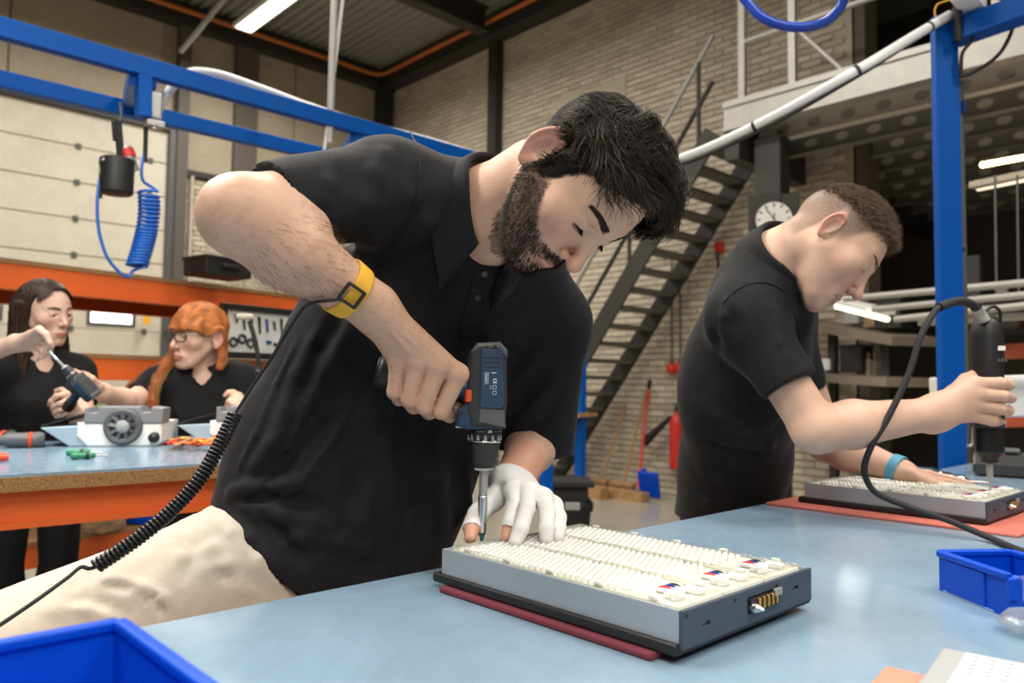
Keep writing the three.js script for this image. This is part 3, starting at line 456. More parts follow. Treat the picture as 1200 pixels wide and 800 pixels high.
// ------------------------------------------------------------------ orange pallet rack behind the women
{
  const d0 = 3.35, A = P(-60, 310, d0 - 0.15), Bq = P(362, 356, 4.75); Bq.y = A.y;
  const dir = Bq.clone().sub(A).normalize(), nor = V(dir.z, 0, -dir.x), L = A.distanceTo(Bq) + 0.9, fr = (u, w, y) => A.clone().addScaledVector(dir, u).addScaledVector(nor, w).setY(y);
  const bxr = (u0, u1, w0, w1, y0, y1) => span(0, 0, 0, u1 - u0, y1 - y0, w1 - w0).applyMatrix4(frameOf(dir, V(0, 1, 0), nor.clone().negate(), fr(u0, w1, y0)));
  const r = thing('pallet_rack', 'orange pallet rack with chipboard shelves behind the two women', 'rack', fr(0, 0, 0));
  const yT = EYE + 0.505, yL = EYE + 0.10;
  for (const [y, hb] of [[yT, 0.115], [yL, 0.105]]) {
    for (const w of [0, 0.75]) { wpart('beam', bxr(-0.5, L, w, w + 0.045, y - hb, y), M.orange, r); wpart('beam_step', bxr(-0.5, L, w - 0.012, w, y - hb, y - hb * 0.78), M.orange, r); }
    wpart('shelf_board', bxr(-0.5, L, -0.005, 0.8, y, y + 0.022), M.chip, r);
  }
  for (const w of [0, 0.75]) wpart('beam', bxr(-0.5, L, w, w + 0.045, 0.37, 0.47), M.orange, r); wpart('shelf_board', bxr(-0.5, L, -0.005, 0.8, 0.47, 0.49), M.chip, r);
  for (const u of [-0.45, L - 0.1]) for (const w of [0.0, 0.73]) wpart('upright', bxr(u, u + 0.08, w, w + 0.06, 0, yT + 0.4), M.blueRail, r);
  const b = thing('tool_case', 'black tool case lying on the top shelf of the orange rack', 'case', onY(262, 325, yT + 0.022)); { const q = frameOf(dir, V(0, 1, 0), nor.clone().negate(), V(0, 0, 0)); mesh('case', rbx(0.27, 0.085, 0.2, 0.01, 0, 0.044, -0.05).applyMatrix4(q), M.black, b); mesh('lid', rbx(0.28, 0.02, 0.21, 0.006, 0, 0.09, -0.05).applyMatrix4(q), M.black, b); mesh('handle', rbx(0.1, 0.02, 0.02, 0.006, 0, 0.05, 0.06).applyMatrix4(q), M.black, b); }
  const bx1 = thing('carton', 'brown cardboard carton on the low rack shelf behind the legs', 'box', fr(0, 0, 0)); { const c = P(112, 632, 3.72); bx1.position.set(c.x, 0.491, c.z); bx1.rotation.y = 0.6; mesh('box', rbx(0.17, 0.16, 0.2, 0.006, 0, 0.08, 0), M.board, bx1); mesh('tape', rbx(0.04, 0.002, 0.204, 0.0008, 0, 0.161, 0), M.cream, bx1); }
  const cr = thing('crate', 'blue plastic crate on the low rack shelf behind the legs', 'crate', fr(0, 0, 0)); { const c = P(190, 612, 4.05); cr.position.set(c.x, 0.491, c.z); cr.rotation.y = 0.5; mesh('body', rbx(0.4, 0.12, 0.22, 0.01, 0, 0.06, 0), M.blueBin, cr); mesh('rim', rbx(0.42, 0.03, 0.24, 0.01, 0, 0.12, 0), M.blueBin, cr); }
  // framed tool board
  const tb = thing('tool_board', 'white tool board with a black frame hanging in the orange rack', 'board', P(300, 390, 4.4));
  const q = frameOf(dir, V(0, 1, 0), nor.clone().negate(), P(303, 390, 4.3));
  mesh('panel', rbx(0.44, 0.26, 0.015, 0.003), M.white, tb).applyMatrix4(q); tb.position.set(0, 0, 0);
  for (const [w, h, x, y] of [[0.5, 0.035, 0, 0.13], [0.5, 0.035, 0, -0.13], [0.035, 0.26, -0.235, 0], [0.035, 0.26, 0.235, 0]]) mesh('frame_bar', rbx(w, h, 0.04, 0.005, x, y, 0.01), M.black, tb).applyMatrix4(q);
  reseed(4); const pl = (name, geo, mat) => mesh(name, geo, mat, tb).applyMatrix4(q);
  for (let i = 0; i < 3; i++) pl('tool', new THREE.TorusGeometry(0.022, 0.007, 6, 14).translate(-0.17 + i * 0.055, -0.06 + (i === 1 ? 0.02 : 0), 0.015), M.black);
  for (let i = 0; i < 7; i++) pl('tool', rod(V(-0.16 + i * 0.05, 0.09 - 0.01 * (i % 3), 0.015), V(-0.15 + i * 0.05, 0.02 + rnd(-0.03, 0.03), 0.015), 0.008, 8, 0.005), i === 4 ? M.blueDark : M.black);
  for (let i = 0; i < 3; i++) pl('tool', rbx(0.03, 0.018, 0.015, 0.004, 0.06 + i * 0.05, -0.05 - 0.01 * i, 0.015), [M.blueDark, M.black, M.grey][i]);
  const y = thing('yellow_tag', 'small yellow tag on the door post beside the window', 'tag', onZ(172, 372, ZL + 0.2)); mesh('plate', rbx(0.09, 0.19, 0.01, 0.003), M.yellow, y); mesh('clip', rbx(0.03, 0.02, 0.02, 0.004, 0, 0.1, 0), M.greyDark, y);
}
// ------------------------------------------------------------------ along the brick wall, by the stairs
{
  const c = thing('wall_clock', 'round white wall clock on the dark post under the mezzanine', 'clock');
  const o = onX(907, 257, 6.14), R = 0.15;
  c.position.copy(o); c.rotation.y = -Math.PI / 2 + 0.55;                       // faces the hall
  mesh('backing_plate', rbx(0.42, 0.46, 0.05, 0.01, 0, 0, -0.055), M.darkSteel, c);
  mesh('case', lathe([[0, 0], [R + 0.012, 0], [R + 0.016, 0.02], [R + 0.008, 0.04], [R, 0.036], [0, 0.034]], 40).rotateX(Math.PI / 2).translate(0, 0, -0.03), M.black, c);
  mesh('dial', cyl(R, R, 0.006, 40).rotateX(Math.PI / 2).translate(0, 0, 0.006), M.white, c);
  for (let i = 0; i < 12; i++) { const a = i * Math.PI / 6; mesh('hour_mark', rbx(0.012, 0.03, 0.003, 0.001).rotateZ(-a).translate(Math.sin(a) * R * 0.84, Math.cos(a) * R * 0.84, 0.011), M.black, c); }
  const hand = (a, l, w) => mesh('clock_hand', rbx(w, l, 0.003, 0.001, 0, l * 0.4, 0).rotateZ(-a).translate(0, 0, 0.014), M.black, c);
  hand(-0.62, 0.13, 0.008); hand(0.05, 0.06, 0.01); mesh('hub', cyl(0.008, 0.008, 0.01, 12).rotateX(Math.PI / 2).translate(0, 0, 0.014), M.black, c);
  // red extinguisher with its horn
  const e0 = onX(793, 540, XR - 0.14), e = thing('fire_extinguisher', 'red fire extinguisher with a black horn hanging on the brick wall', 'extinguisher', e0.clone().setY(0.30));
  mesh('cylinder', lathe([[0, 0], [0.07, 0.005], [0.08, 0.03], [0.08, 0.5], [0.07, 0.56], [0.035, 0.6], [0.028, 0.64], [0, 0.64]], 24), M.red, e);
  mesh('valve', [cyl(0.03, 0.025, 0.06, 14, 0, 0.67, 0), rbx(0.03, 0.025, 0.16, 0.006, 0, 0.72, 0.04), rbx(0.03, 0.015, 0.14, 0.005, 0, 0.69, 0.05)], M.black, e);
  mesh('hose', tube([V(0, 0.68, 0), V(-0.04, 0.72, 0.09), V(-0.06, 0.66, 0.2), V(-0.05, 0.5, 0.17)], 0.014, 24, 8), M.rubber, e);
  mesh('horn', rod(V(-0.05, 0.58, -0.04), V(-0.08, 0.28, -0.38), 0.02, 14, 0.055), M.rubber, e);
  mesh('bracket', rbx(0.12, 0.04, 0.18, 0.004, 0.06, 0.4, 0), M.greyDark, e);
  // red pull handles on long cords
  const pulls = [[787, 432], [797, 432]].map(([x, y], i) => { const b = onX(x, y, XR - 0.08), t = thing('pull_cord', ['red ball on a dark cord against the brick wall, the one nearer the stairs', 'red ball hanging on a dark cord against the brick wall, the one nearer the seated man\'s neighbour'][i], 'pull cord', b); mesh('ball', new THREE.SphereGeometry(0.062, 18, 14), M.red, t); mesh('cord', rod(V(0, 0.05, 0), V(0, 1.25, 0), 0.011, 6), M.greyDark, t); mesh('collar', cyl(0.03, 0.02, 0.05, 10, 0, 0.075, 0), M.redDark, t); return t; });
  pulls[1].userData.label = 'red ball on a dark cord against the brick wall, the one farther from the stairs';
  const al = thing('alarm_lever', 'small red wall lever with a black grip above the man on the right', 'lever', onX(843, 290, XR - 0.05)); mesh('box', rbx(0.06, 0.12, 0.09, 0.01), M.red, al); mesh('handle', rod(V(-0.04, -0.05, 0), V(-0.05, -0.32, 0.02), 0.016, 8), M.black, al);
  const sb = thing('red_sign', 'small red sign on the brick wall beside the man on the right', 'sign', onX(806, 432, XR - 0.03)); mesh('plate', rbx(0.02, 0.22, 0.16, 0.004), M.red, sb); mesh('edge', rbx(0.012, 0.24, 0.18, 0.003, 0.008, 0, 0), M.white, sb);
  // brooms, shovel
  const broom = (x0, y0, x1, y1, hm, label, head) => {
    const b = onX(x0, y0, XR - 0.55).setY(0.12), tp = onX(x1, y1, XR - 0.06), t = thing('broom', label, 'broom', b.clone().setY(0));
    wpart('handle', rod(b, tp, 0.016, 10), hm, t); return [t, b, tp];
  };
  const [b1, p1] = broom(704, 553, 733, 475, M.wood, 'wooden broom leaning on the brick wall, the one closest to the stairs');
  wpart('head', rbx(0.09, 0.06, 0.34, 0.015).translate(p1.x, 0.13, p1.z - 0.06), M.wood, b1); wpart('bristles', rbx(0.07, 0.1, 0.32, 0.01).translate(p1.x, 0.05, p1.z - 0.06), M.board, b1);
  const [b2, p2] = broom(730, 553, 756, 462, M.wood, 'wooden broom leaning on the brick wall beside the blue shovel');
  wpart('head', rbx(0.09, 0.06, 0.32, 0.015).translate(p2.x, 0.13, p2.z), M.wood, b2); wpart('bristles', rbx(0.07, 0.1, 0.30, 0.01).translate(p2.x, 0.05, p2.z), M.board, b2);
  const [s, p3, t3] = broom(748, 540, 760, 455, M.red, 'blue shovel on a red handle leaning on the brick wall'); s.userData.category = 'shovel'; s.name = numbered('shovel');
  wpart('blade', [rbx(0.05, 0.28, 0.26, 0.02).rotateZ(0.2).translate(p3.x + 0.02, 0.16, p3.z + 0.13), rbx(0.04, 0.06, 0.06, 0.015).translate(p3.x + 0.02, 0.3, p3.z + 0.06)], M.blueBin, s); wpart('grip', rod(t3, t3.clone().add(V(0.01, 0.1, 0.01)), 0.022, 10), M.black, s);
  // timber on the floor, blue rack end, black bin
  const pal = thing('timber_stack', 'pale timber boards lying on the floor at the foot of the brooms', 'timber', onY(712, 562, 0.02));
  const z0 = onX(664, 560, XR - 0.6).z, z1 = onX(756, 560, XR - 0.6).z;
  wpart('board', span(XR - 0.8, 0.0, z0, XR - 0.66, 0.10, z1 + 0.1), M.wood, pal); wpart('board', span(XR - 0.98, 0.0, z0 - 0.1, XR - 0.84, 0.12, z1 - 0.3), M.wood, pal);
  const rk = thing('rack_upright', 'blue rack upright with orange beam ends behind the bending man', 'rack', P(680, 600, 6.2).setY(0));
  const r0 = P(681, 374, 6.2), rb = r0.clone().setY(0);
  wpart('upright', bar(rb, r0, 0.075, 0.06, V(1, 0, 0), 0.004), M.blueRail, rk);
  wpart('orange_beam', bar(P(668, 392, 6.22), P(677, 392, 6.2), 0.06, 0.22, V(0, 1, 0), 0.006), M.orange, rk);
  wpart('orange_beam', bar(P(660, 505, 6.22), P(678, 505, 6.2), 0.06, 0.2, V(0, 1, 0), 0.006), M.orange, rk);
  wpart('shelf_board', bar(P(645, 487, 6.3), P(690, 486, 6.1), 0.3, 0.03, V(0, 1, 0)), M.wood, rk);
  const rk2 = thing('rack_upright', 'blue rack upright with an orange beam end beside the gloved hand', 'rack', P(641, 640, 3.4).setY(0));
  const u2 = P(641, 470, 3.4); wpart('upright', bar(u2.clone().setY(0), u2, 0.03, 0.06, V(1, 0, 0), 0.004), M.blueRail, rk2); wpart('orange_beam', bar(P(618, 562, 3.45), P(634, 562, 3.4), 0.06, 0.16, V(0, 1, 0), 0.006), M.orange, rk2);
  const bn = thing('waste_bin', 'black plastic waste bin standing on the floor behind the LED panel', 'bin', P(665, 590, 5.2).setY(0.14), -0.75);
  const bt = EYE - (562 - 452) / 900 * 5.2 - 0.14; mesh('body', lathe([[0.0, 0], [0.17, 0], [0.2, bt - 0.06], [0.22, bt - 0.05], [0.225, bt], [0.21, bt], [0.19, bt - 0.03], [0.16, 0.02], [0, 0.02]], 4).rotateY(Math.PI / 4), M.rubber, bn); bn.position.y = 0; mesh('rim', rbx(0.33, 0.04, 0.33, 0.012, 0, bt + 0.12, 0), M.rubber, bn); bn.children[0].position.y = 0; mesh('lower_body', rbx(0.26, bt + 0.1, 0.26, 0.02, 0, (bt + 0.1) / 2, 0), M.rubber, bn); mesh('grip', rbx(0.1, 0.05, 0.02, 0.006, 0.02, bt - 0.02, 0.155), M.grey, bn);
}
// ------------------------------------------------------------------ the store under the mezzanine
{
  const sh = thing('store_shelf', 'dark shelf with pale boards and small boxes under the mezzanine', 'shelf', P(1010, 470, 7).setY(0));
  const z0 = 6.7, sA = P(940, 378, 7.4), sB = P(1072, 400, 5.9), sC = P(940, 440, 7.4), sD = P(1066, 448, 5.9);
  for (const [a, b] of [[sA, sB], [sC, sD], [P(940, 500, 7.4), P(1066, 500, 5.9)]]) wpart('shelf_board', bar(a, b, 0.4, 0.07), std(C(0.20, 0.165, 0.125), 0.7), sh);
  for (const [x, y, d] of [[976, 430, 7.0], [1038, 430, 6.25]]) wpart('upright', bar(P(x, 392, d).setY(0), P(x, 388, d), 0.07, 0.07, V(1, 0, 0)), M.darkSteel, sh);
  const small = (x, y, d, w, h, mat, label, cat) => { const t = thing('parcel', label, cat, P(x, y, d)); mesh('box', rbx(w, h, w * 0.8, 0.01, 0, h / 2, 0), mat, t); mesh('lid', rbx(w * 1.04, h * 0.12, w * 0.84, 0.006, 0, h, 0), mat, t); };
  small(1002, 380, 6.7, 0.16, 0.12, M.grey, 'small grey box on the upper store shelf behind the second man', 'box'); small(1024, 384, 6.45, 0.14, 0.12, M.board, 'small brown box on the upper store shelf next to the grey one', 'box');
  small(1047, 386, 6.2, 0.26, 0.24, M.black, 'black box on the upper store shelf under the strip lamp end', 'box'); small(1004, 436, 6.6, 0.24, 0.22, M.black, 'black box between the two store shelves', 'box'); small(970, 434, 7.0, 0.12, 0.1, M.white, 'small white box on the lower store shelf', 'box');
  for (let i = 0; i < 3; i++) { const t = thing('bottle', 'pale small bottle in the row of three on the lower store shelf', 'bottle', P(1018 + i * 7, 443, 6.5), 0, 'pale bottles on the store shelf'); mesh('body', lathe([[0, 0], [0.026, 0.002], [0.026, 0.14], [0.012, 0.17], [0.012, 0.2], [0, 0.2]], 12), M.cream, t); mesh('cap', cyl(0.014, 0.014, 0.03, 10, 0, 0.2, 0), M.cream, t); }
  const l = thing('strip_lamp', 'lit strip lamp above the store shelf behind the second man', 'lamp', P(1012, 366, 6.6));
  const a = P(980, 359, 5.9), b = P(1040, 374, 5.2), mid = a.clone().add(b).multiplyScalar(0.5);
  wpart('housing', bar(a.clone().setY(a.y + 0.05), b.clone().setY(b.y + 0.05), 0.13, 0.04, V(0, 1, 0), 0.01), M.white, l);
  wpart('tube', rod(a, b, 0.019, 12), std(C(1, 1, 1), 0.5, 0, { emissive: C(1, 0.86, 0.66), emissiveIntensity: 1.6 }), l).castShadow = false;
  const rl = new THREE.RectAreaLight(C(...LAMP.warm), LAMP.under, 0.1, 0.9); rl.position.copy(mid).add(V(0, -0.05, 0)); rl.lookAt(mid.clone().add(V(-0.3, -1, 0.001))); scene.add(rl);
  const pr = thing('pipe_rack', 'row of grey pipes stored level across the store on the right', 'pipes', P(1080, 350, 4.6));
  [[990, 350, 1200, 331, 5.2, 4.0], [1024, 362, 1200, 345, 5.0, 4.0], [1050, 374, 1200, 357, 4.8, 4.0], [1078, 378, 1200, 371, 4.7, 4.1]].forEach(([x0, y0, x1, y1, d0, d1]) => wpart('pipe', rod(P(x0, y0, d0), P(x1 + 40, y1 - 3, d1 - 0.2), 0.022, 10), M.galv, pr));
  for (const x of [1168, 1194]) wpart('hanger_rod', rod(P(x, 348, 4.2), P(x - 2, 205, 4.3), 0.006, 6), M.greyDark, pr);
  wpart('cross_piece', bar(P(1172, 330, 4.2), P(1176, 352, 4.2), 0.05, 0.06, V(1, 0, 0), 0.004), M.galv, pr);
  const r = thing('store_rack', 'rack with dark red beams in the shade on the right', 'rack', P(1180, 420, 5).setY(0));
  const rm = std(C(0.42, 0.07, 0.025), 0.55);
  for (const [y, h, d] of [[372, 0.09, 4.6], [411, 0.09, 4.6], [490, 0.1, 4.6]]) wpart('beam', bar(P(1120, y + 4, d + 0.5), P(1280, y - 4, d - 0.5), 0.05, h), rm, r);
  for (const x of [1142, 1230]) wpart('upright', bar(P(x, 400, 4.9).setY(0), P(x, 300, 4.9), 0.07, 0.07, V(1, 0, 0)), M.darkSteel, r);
  const dk = thing('dark_crate', 'dark crate on the shaded rack beam by the screwdriver', 'crate', P(1175, 403, 4.7).add(V(0, 0.06, 0))); mesh('body', rbx(0.5, 0.14, 0.3, 0.02, 0, 0.08, 0), M.black, dk); mesh('rim', rbx(0.52, 0.03, 0.32, 0.01, 0, 0.15, 0), M.darkSteel, dk);
  const wl = thing('wall_lamp', 'row of small warm lamps glowing under the mezzanine at the right edge', 'lamp', P(1175, 190, 6.2));
  for (let i = 0; i < 9; i++) wpart('bulb', new THREE.SphereGeometry(0.024, 12, 8).translate(...P(1152 + i * 6, 193 - i * 1.1, 6.2).toArray()), std(C(1, 1, 1), 0.5, 0, { emissive: C(1, 0.72, 0.4), emissiveIntensity: 6 }), wl);
  wpart('tray', bar(P(1146, 190, 6.25), P(1206, 179, 6.2), 0.06, 0.02), M.darkSteel, wl);
  const sl = thing('strip_lamp', 'dim cream strip lamp under the mezzanine at the right edge', 'lamp', P(1180, 212, 5.6)); wpart('housing', bar(P(1142, 218, 5.8), P(1230, 200, 5.3), 0.14, 0.05, V(0, 1, 0), 0.01), M.cream, sl); wpart('tube', rod(P(1146, 221, 5.8), P(1230, 204, 5.3), 0.02, 10), std(C(1, 1, 1), 0.5, 0, { emissive: C(1, 0.85, 0.6), emissiveIntensity: 0.8 }), sl);
}
// ------------------------------------------------------------------ bodies: distance fields and a surface-net mesher
const smin = (a, b, k) => { const h = Math.max(k - Math.abs(a - b), 0) / k; return Math.min(a, b) - h * h * k * 0.25; };
const smax = (a, b, k) => -smin(-a, -b, k);
const capD = (x, y, z, ax, ay, az, bx_, by, bz, ra, rb) => { const dx = bx_ - ax, dy = by - ay, dz = bz - az, px = x - ax, py = y - ay, pz = z - az; const t = clamp((px * dx + py * dy + pz * dz) / (dx * dx + dy * dy + dz * dz + 1e-12)); const ex = px - dx * t, ey = py - dy * t, ez = pz - dz * t; return Math.sqrt(ex * ex + ey * ey + ez * ez) - (ra + (rb - ra) * t); };
const ellD = (x, y, z, rx, ry, rz) => { const a = x / rx, b = y / ry, c = z / rz, k0 = Math.sqrt(a * a + b * b + c * c), e = x / (rx * rx), f = y / (ry * ry), g = z / (rz * rz), k1 = Math.sqrt(e * e + f * f + g * g); return k1 < 1e-9 ? -Math.min(rx, ry, rz) : k0 * (k0 - 1) / k1; };
const sphD = (x, y, z, a, b, c, r) => Math.sqrt((x - a) ** 2 + (y - b) ** 2 + (z - c) ** 2) - r;
const cap = (a, b, ra, rb = ra) => (x, y, z) => capD(x, y, z, a.x, a.y, a.z, b.x, b.y, b.z, ra, rb);
// a limb or trunk piece with a flat section: w half-width, t half-thickness along n
const flat = (a, b, wa, wb, ta, tb, n) => { const d = b.clone().sub(a), L2 = d.lengthSq(); return (x, y, z) => { const px = x - a.x, py = y - a.y, pz = z - a.z, t = clamp((px * d.x + py * d.y + pz * d.z) / L2); let ex = px - d.x * t, ey = py - d.y * t, ez = pz - d.z * t; const w = wa + (wb - wa) * t, th = ta + (tb - ta) * t, s = w / th - 1, m = ex * n.x + ey * n.y + ez * n.z; ex += n.x * m * s; ey += n.y * m * s; ez += n.z * m * s; const l = Math.sqrt(ex * ex + ey * ey + ez * ez); return (l - w) * (th / w + (1 - th / w) * (1 - Math.min(1, Math.abs(m * (s + 1)) / (l + 1e-9)))); }; };
const blend = (k, fs) => (x, y, z) => { let d = fs[0](x, y, z); for (let i = 1; i < fs.length; i++) d = smin(d, fs[i](x, y, z), k); return d; };
const chain = (pts, rs, k = 0.01) => blend(k, pts.slice(1).map((p, i) => cap(pts[i], p, rs[i], rs[i + 1])));
const half = (o, n) => (x, y, z) => (x - o.x) * n.x + (y - o.y) * n.y + (z - o.z) * n.z;       // inside behind the plane
function nets(f, lo, hi, h, proj = 2) {
  const nx = Math.ceil((hi.x - lo.x) / h) + 1, ny = Math.ceil((hi.y - lo.y) / h) + 1, nz = Math.ceil((hi.z - lo.z) / h) + 1, g = new Float32Array(nx * ny * nz), B = 5;
  const id = (i, j, k) => i + nx * (j + ny * k);
  for (let k = 0; k < nz; k += B) for (let j = 0; j < ny; j += B) for (let i = 0; i < nx; i += B) {
    const c = f(lo.x + (i + B / 2) * h, lo.y + (j + B / 2) * h, lo.z + (k + B / 2) * h), far = Math.abs(c) > B * h * 1.35;
    for (let kk = k; kk < Math.min(nz, k + B); kk++) for (let jj = j; jj < Math.min(ny, j + B); jj++) for (let ii = i; ii < Math.min(nx, i + B); ii++) g[id(ii, jj, kk)] = far ? c : f(lo.x + ii * h, lo.y + jj * h, lo.z + kk * h);
  }
  const vid = new Int32Array(nx * ny * nz).fill(-1), pos = [], idx = [];
  for (let k = 0; k < nz - 1; k++) for (let j = 0; j < ny - 1; j++) for (let i = 0; i < nx - 1; i++) {
    let m = 0; const v = [];
    for (let c = 0; c < 8; c++) { const q = g[id(i + (c & 1), j + ((c >> 1) & 1), k + (c >> 2))]; v.push(q); if (q < 0) m |= 1 << c; }
    if (m === 0 || m === 255) continue;
    let sx = 0, sy = 0, sz = 0, n = 0;
    for (let c = 0; c < 8; c++) for (let a = 0; a < 3; a++) { const e = c | (1 << a); if (e === c) continue; if ((v[c] < 0) === (v[e] < 0)) continue; const t = v[c] / (v[c] - v[e]); sx += (c & 1) + (a === 0 ? t : 0); sy += ((c >> 1) & 1) + (a === 1 ? t : 0); sz += (c >> 2) + (a === 2 ? t : 0); n++; }
    vid[id(i, j, k)] = pos.length / 3; pos.push(lo.x + (i + sx / n) * h, lo.y + (j + sy / n) * h, lo.z + (k + sz / n) * h);
  }
  const quad = (a, b, c, d, flip) => { if (a < 0 || b < 0 || c < 0 || d < 0) return; if (flip) idx.push(a, c, b, a, d, c); else idx.push(a, b, c, a, c, d); };
  for (let k = 1; k < nz - 1; k++) for (let j = 1; j < ny - 1; j++) for (let i = 1; i < nx - 1; i++) {
    const s = g[id(i, j, k)] < 0;
    if (s !== g[id(i + 1, j, k)] < 0) quad(vid[id(i, j - 1, k - 1)], vid[id(i, j, k - 1)], vid[id(i, j, k)], vid[id(i, j - 1, k)], !s);
    if (s !== g[id(i, j + 1, k)] < 0) quad(vid[id(i - 1, j, k - 1)], vid[id(i, j, k - 1)], vid[id(i, j, k)], vid[id(i - 1, j, k)], s);
    if (s !== g[id(i, j, k + 1)] < 0) quad(vid[id(i - 1, j - 1, k)], vid[id(i, j - 1, k)], vid[id(i, j, k)], vid[id(i - 1, j, k)], !s);
  }
  const nrm = new Float32Array(pos.length), e = h * 0.4;
  for (let i = 0; i < pos.length; i += 3) {
    let x = pos[i], y = pos[i + 1], z = pos[i + 2], a, b, c, l;
    for (let it = 0; it <= proj; it++) {
      a = f(x + e, y, z) - f(x - e, y, z); b = f(x, y + e, z) - f(x, y - e, z); c = f(x, y, z + e) - f(x, y, z - e); l = Math.hypot(a, b, c) || 1;
      if (it < proj) { const s = clamp(f(x, y, z) / (l / (2 * e) || 1), -h * 0.5, h * 0.5) * 0.8 / l; x -= a * s; y -= b * s; z -= c * s; }
    }
    pos[i] = x; pos[i + 1] = y; pos[i + 2] = z; nrm[i] = a / l; nrm[i + 1] = b / l; nrm[i + 2] = c / l;
  }
  // uv in metres, each triangle flat along its own main axis, vertices split where the axis changes
  const seen = new Map(), P2 = [], N2 = [], U2 = [], I2 = [];
  for (let i = 0; i < idx.length; i += 3) {
    let a = 0, b = 0, c = 0; for (let k = 0; k < 3; k++) { a += nrm[3 * idx[i + k]]; b += nrm[3 * idx[i + k] + 1]; c += nrm[3 * idx[i + k] + 2]; }
    a = Math.abs(a); b = Math.abs(b); c = Math.abs(c); const ax = b >= a && b >= c ? 1 : a >= c ? 0 : 2;
    for (let k = 0; k < 3; k++) { const v = idx[i + k], key = v * 3 + ax; let n = seen.get(key); if (n === undefined) { n = P2.length / 3; seen.set(key, n); const x = pos[3 * v], y = pos[3 * v + 1], z = pos[3 * v + 2]; P2.push(x, y, z); N2.push(nrm[3 * v], nrm[3 * v + 1], nrm[3 * v + 2]); if (ax === 1) U2.push(x, z); else if (ax === 0) U2.push(z, y); else U2.push(x, y); } I2.push(n); }
  }
  const geo = new THREE.BufferGeometry();
  geo.setAttribute('position', new THREE.BufferAttribute(new Float32Array(P2), 3)); geo.setAttribute('normal', new THREE.BufferAttribute(new Float32Array(N2), 3)); geo.setAttribute('uv', new THREE.BufferAttribute(new Float32Array(U2), 2));
  geo.setIndex(new THREE.BufferAttribute(new Uint32Array(I2), 1)); return geo;
}
function paint(geo, f) { const p = geo.attributes.position, n = geo.attributes.normal, c = new Float32Array(p.count * 3); for (let i = 0; i < p.count; i++) { const r = f(p.getX(i), p.getY(i), p.getZ(i), n.getX(i), n.getY(i), n.getZ(i)); c[3 * i] = r[0]; c[3 * i + 1] = r[1]; c[3 * i + 2] = r[2]; } geo.setAttribute('color', new THREE.BufferAttribute(c, 3)); return geo; }
const boxOf = (pts, m) => { const b = new THREE.Box3().setFromPoints(pts); return [b.min.subScalar(m), b.max.addScalar(m)]; };
// the first point of a field met through a pixel of the photograph
function hit(f, px, py, d0, d1) { const o = P(px, py, d0), r = P(px, py, d1).sub(o), L = r.length(); r.normalize(); for (let s = 0; s < L;) { const d = f(o.x, o.y, o.z); if (d < 0.0006) return o; const k = Math.max(0.0005, d * 0.6); o.addScaledVector(r, k); s += k; } return P(px, py, (d0 + d1) / 2); }
const gradOf = (f, p, e = 0.002) => V(f(p.x + e, p.y, p.z) - f(p.x - e, p.y, p.z), f(p.x, p.y + e, p.z) - f(p.x, p.y - e, p.z), f(p.x, p.y, p.z + e) - f(p.x, p.y, p.z - e)).normalize();
// folds: ridges (a > 0) and creases (a < 0) along lines on a cloth
function folds(list) {
  const segs = []; for (const [pts, w, a] of list) for (let i = 0; i < pts.length - 1; i++) segs.push([pts[i], pts[i + 1], w, a, i === 0, i === pts.length - 2]);
  return (x, y, z) => { let s = 0; for (const [a, b, w, h, first, last] of segs) { const dx = b.x - a.x, dy = b.y - a.y, dz = b.z - a.z, px = x - a.x, py = y - a.y, pz = z - a.z, t = clamp((px * dx + py * dy + pz * dz) / (dx * dx + dy * dy + dz * dz)), q = ((px - dx * t) ** 2 + (py - dy * t) ** 2 + (pz - dz * t) ** 2) / (w * w); if (q < 6) s += h * Math.exp(-q) * (first ? sstep(-0.05, 0.5, t) : 1) * (last ? sstep(-0.05, 0.5, 1 - t) : 1) * (first || last ? 1 : 0.85); } return s; };
}
// strands of hair: thin three-sided tapering tubes along polylines
class Strands {
  constructor() { this.p = []; this.n = []; this.i = []; this.c = []; }
  add(pts, r0, r1, col) {
    const N = pts.length, base = this.p.length / 3, t = V(), a = V(), b = V(), up = Math.abs(pts[N - 1].y - pts[0].y) > 0.8 * pts[0].distanceTo(pts[N - 1]) ? V(1, 0, 0) : V(0, 1, 0);
    for (let k = 0; k < N; k++) {
      t.subVectors(pts[Math.min(N - 1, k + 1)], pts[Math.max(0, k - 1)]).normalize(); a.crossVectors(t, up).normalize(); b.crossVectors(t, a);
      const r = r0 + (r1 - r0) * k / (N - 1);
      for (let s = 0; s < 3; s++) { const w = s * 2.0944, cx = Math.cos(w), sx = Math.sin(w), nx = a.x * cx + b.x * sx, ny = a.y * cx + b.y * sx, nz = a.z * cx + b.z * sx; this.p.push(pts[k].x + nx * r, pts[k].y + ny * r, pts[k].z + nz * r); this.n.push(nx, ny, nz); this.c.push(col[0], col[1], col[2]); }
      if (k) for (let s = 0; s < 3; s++) { const q = base + k * 3, e = (s + 1) % 3; this.i.push(q + s - 3, q + e - 3, q + e, q + s - 3, q + e, q + s); }
    }
  }
  geo() { const g = new THREE.BufferGeometry(); g.setAttribute('position', new THREE.BufferAttribute(new Float32Array(this.p), 3)); g.setAttribute('normal', new THREE.BufferAttribute(new Float32Array(this.n), 3)); g.setAttribute('color', new THREE.BufferAttribute(new Float32Array(this.c), 3)); g.setIndex(new THREE.BufferAttribute(new Uint32Array(this.i), 1)); return g; }
}
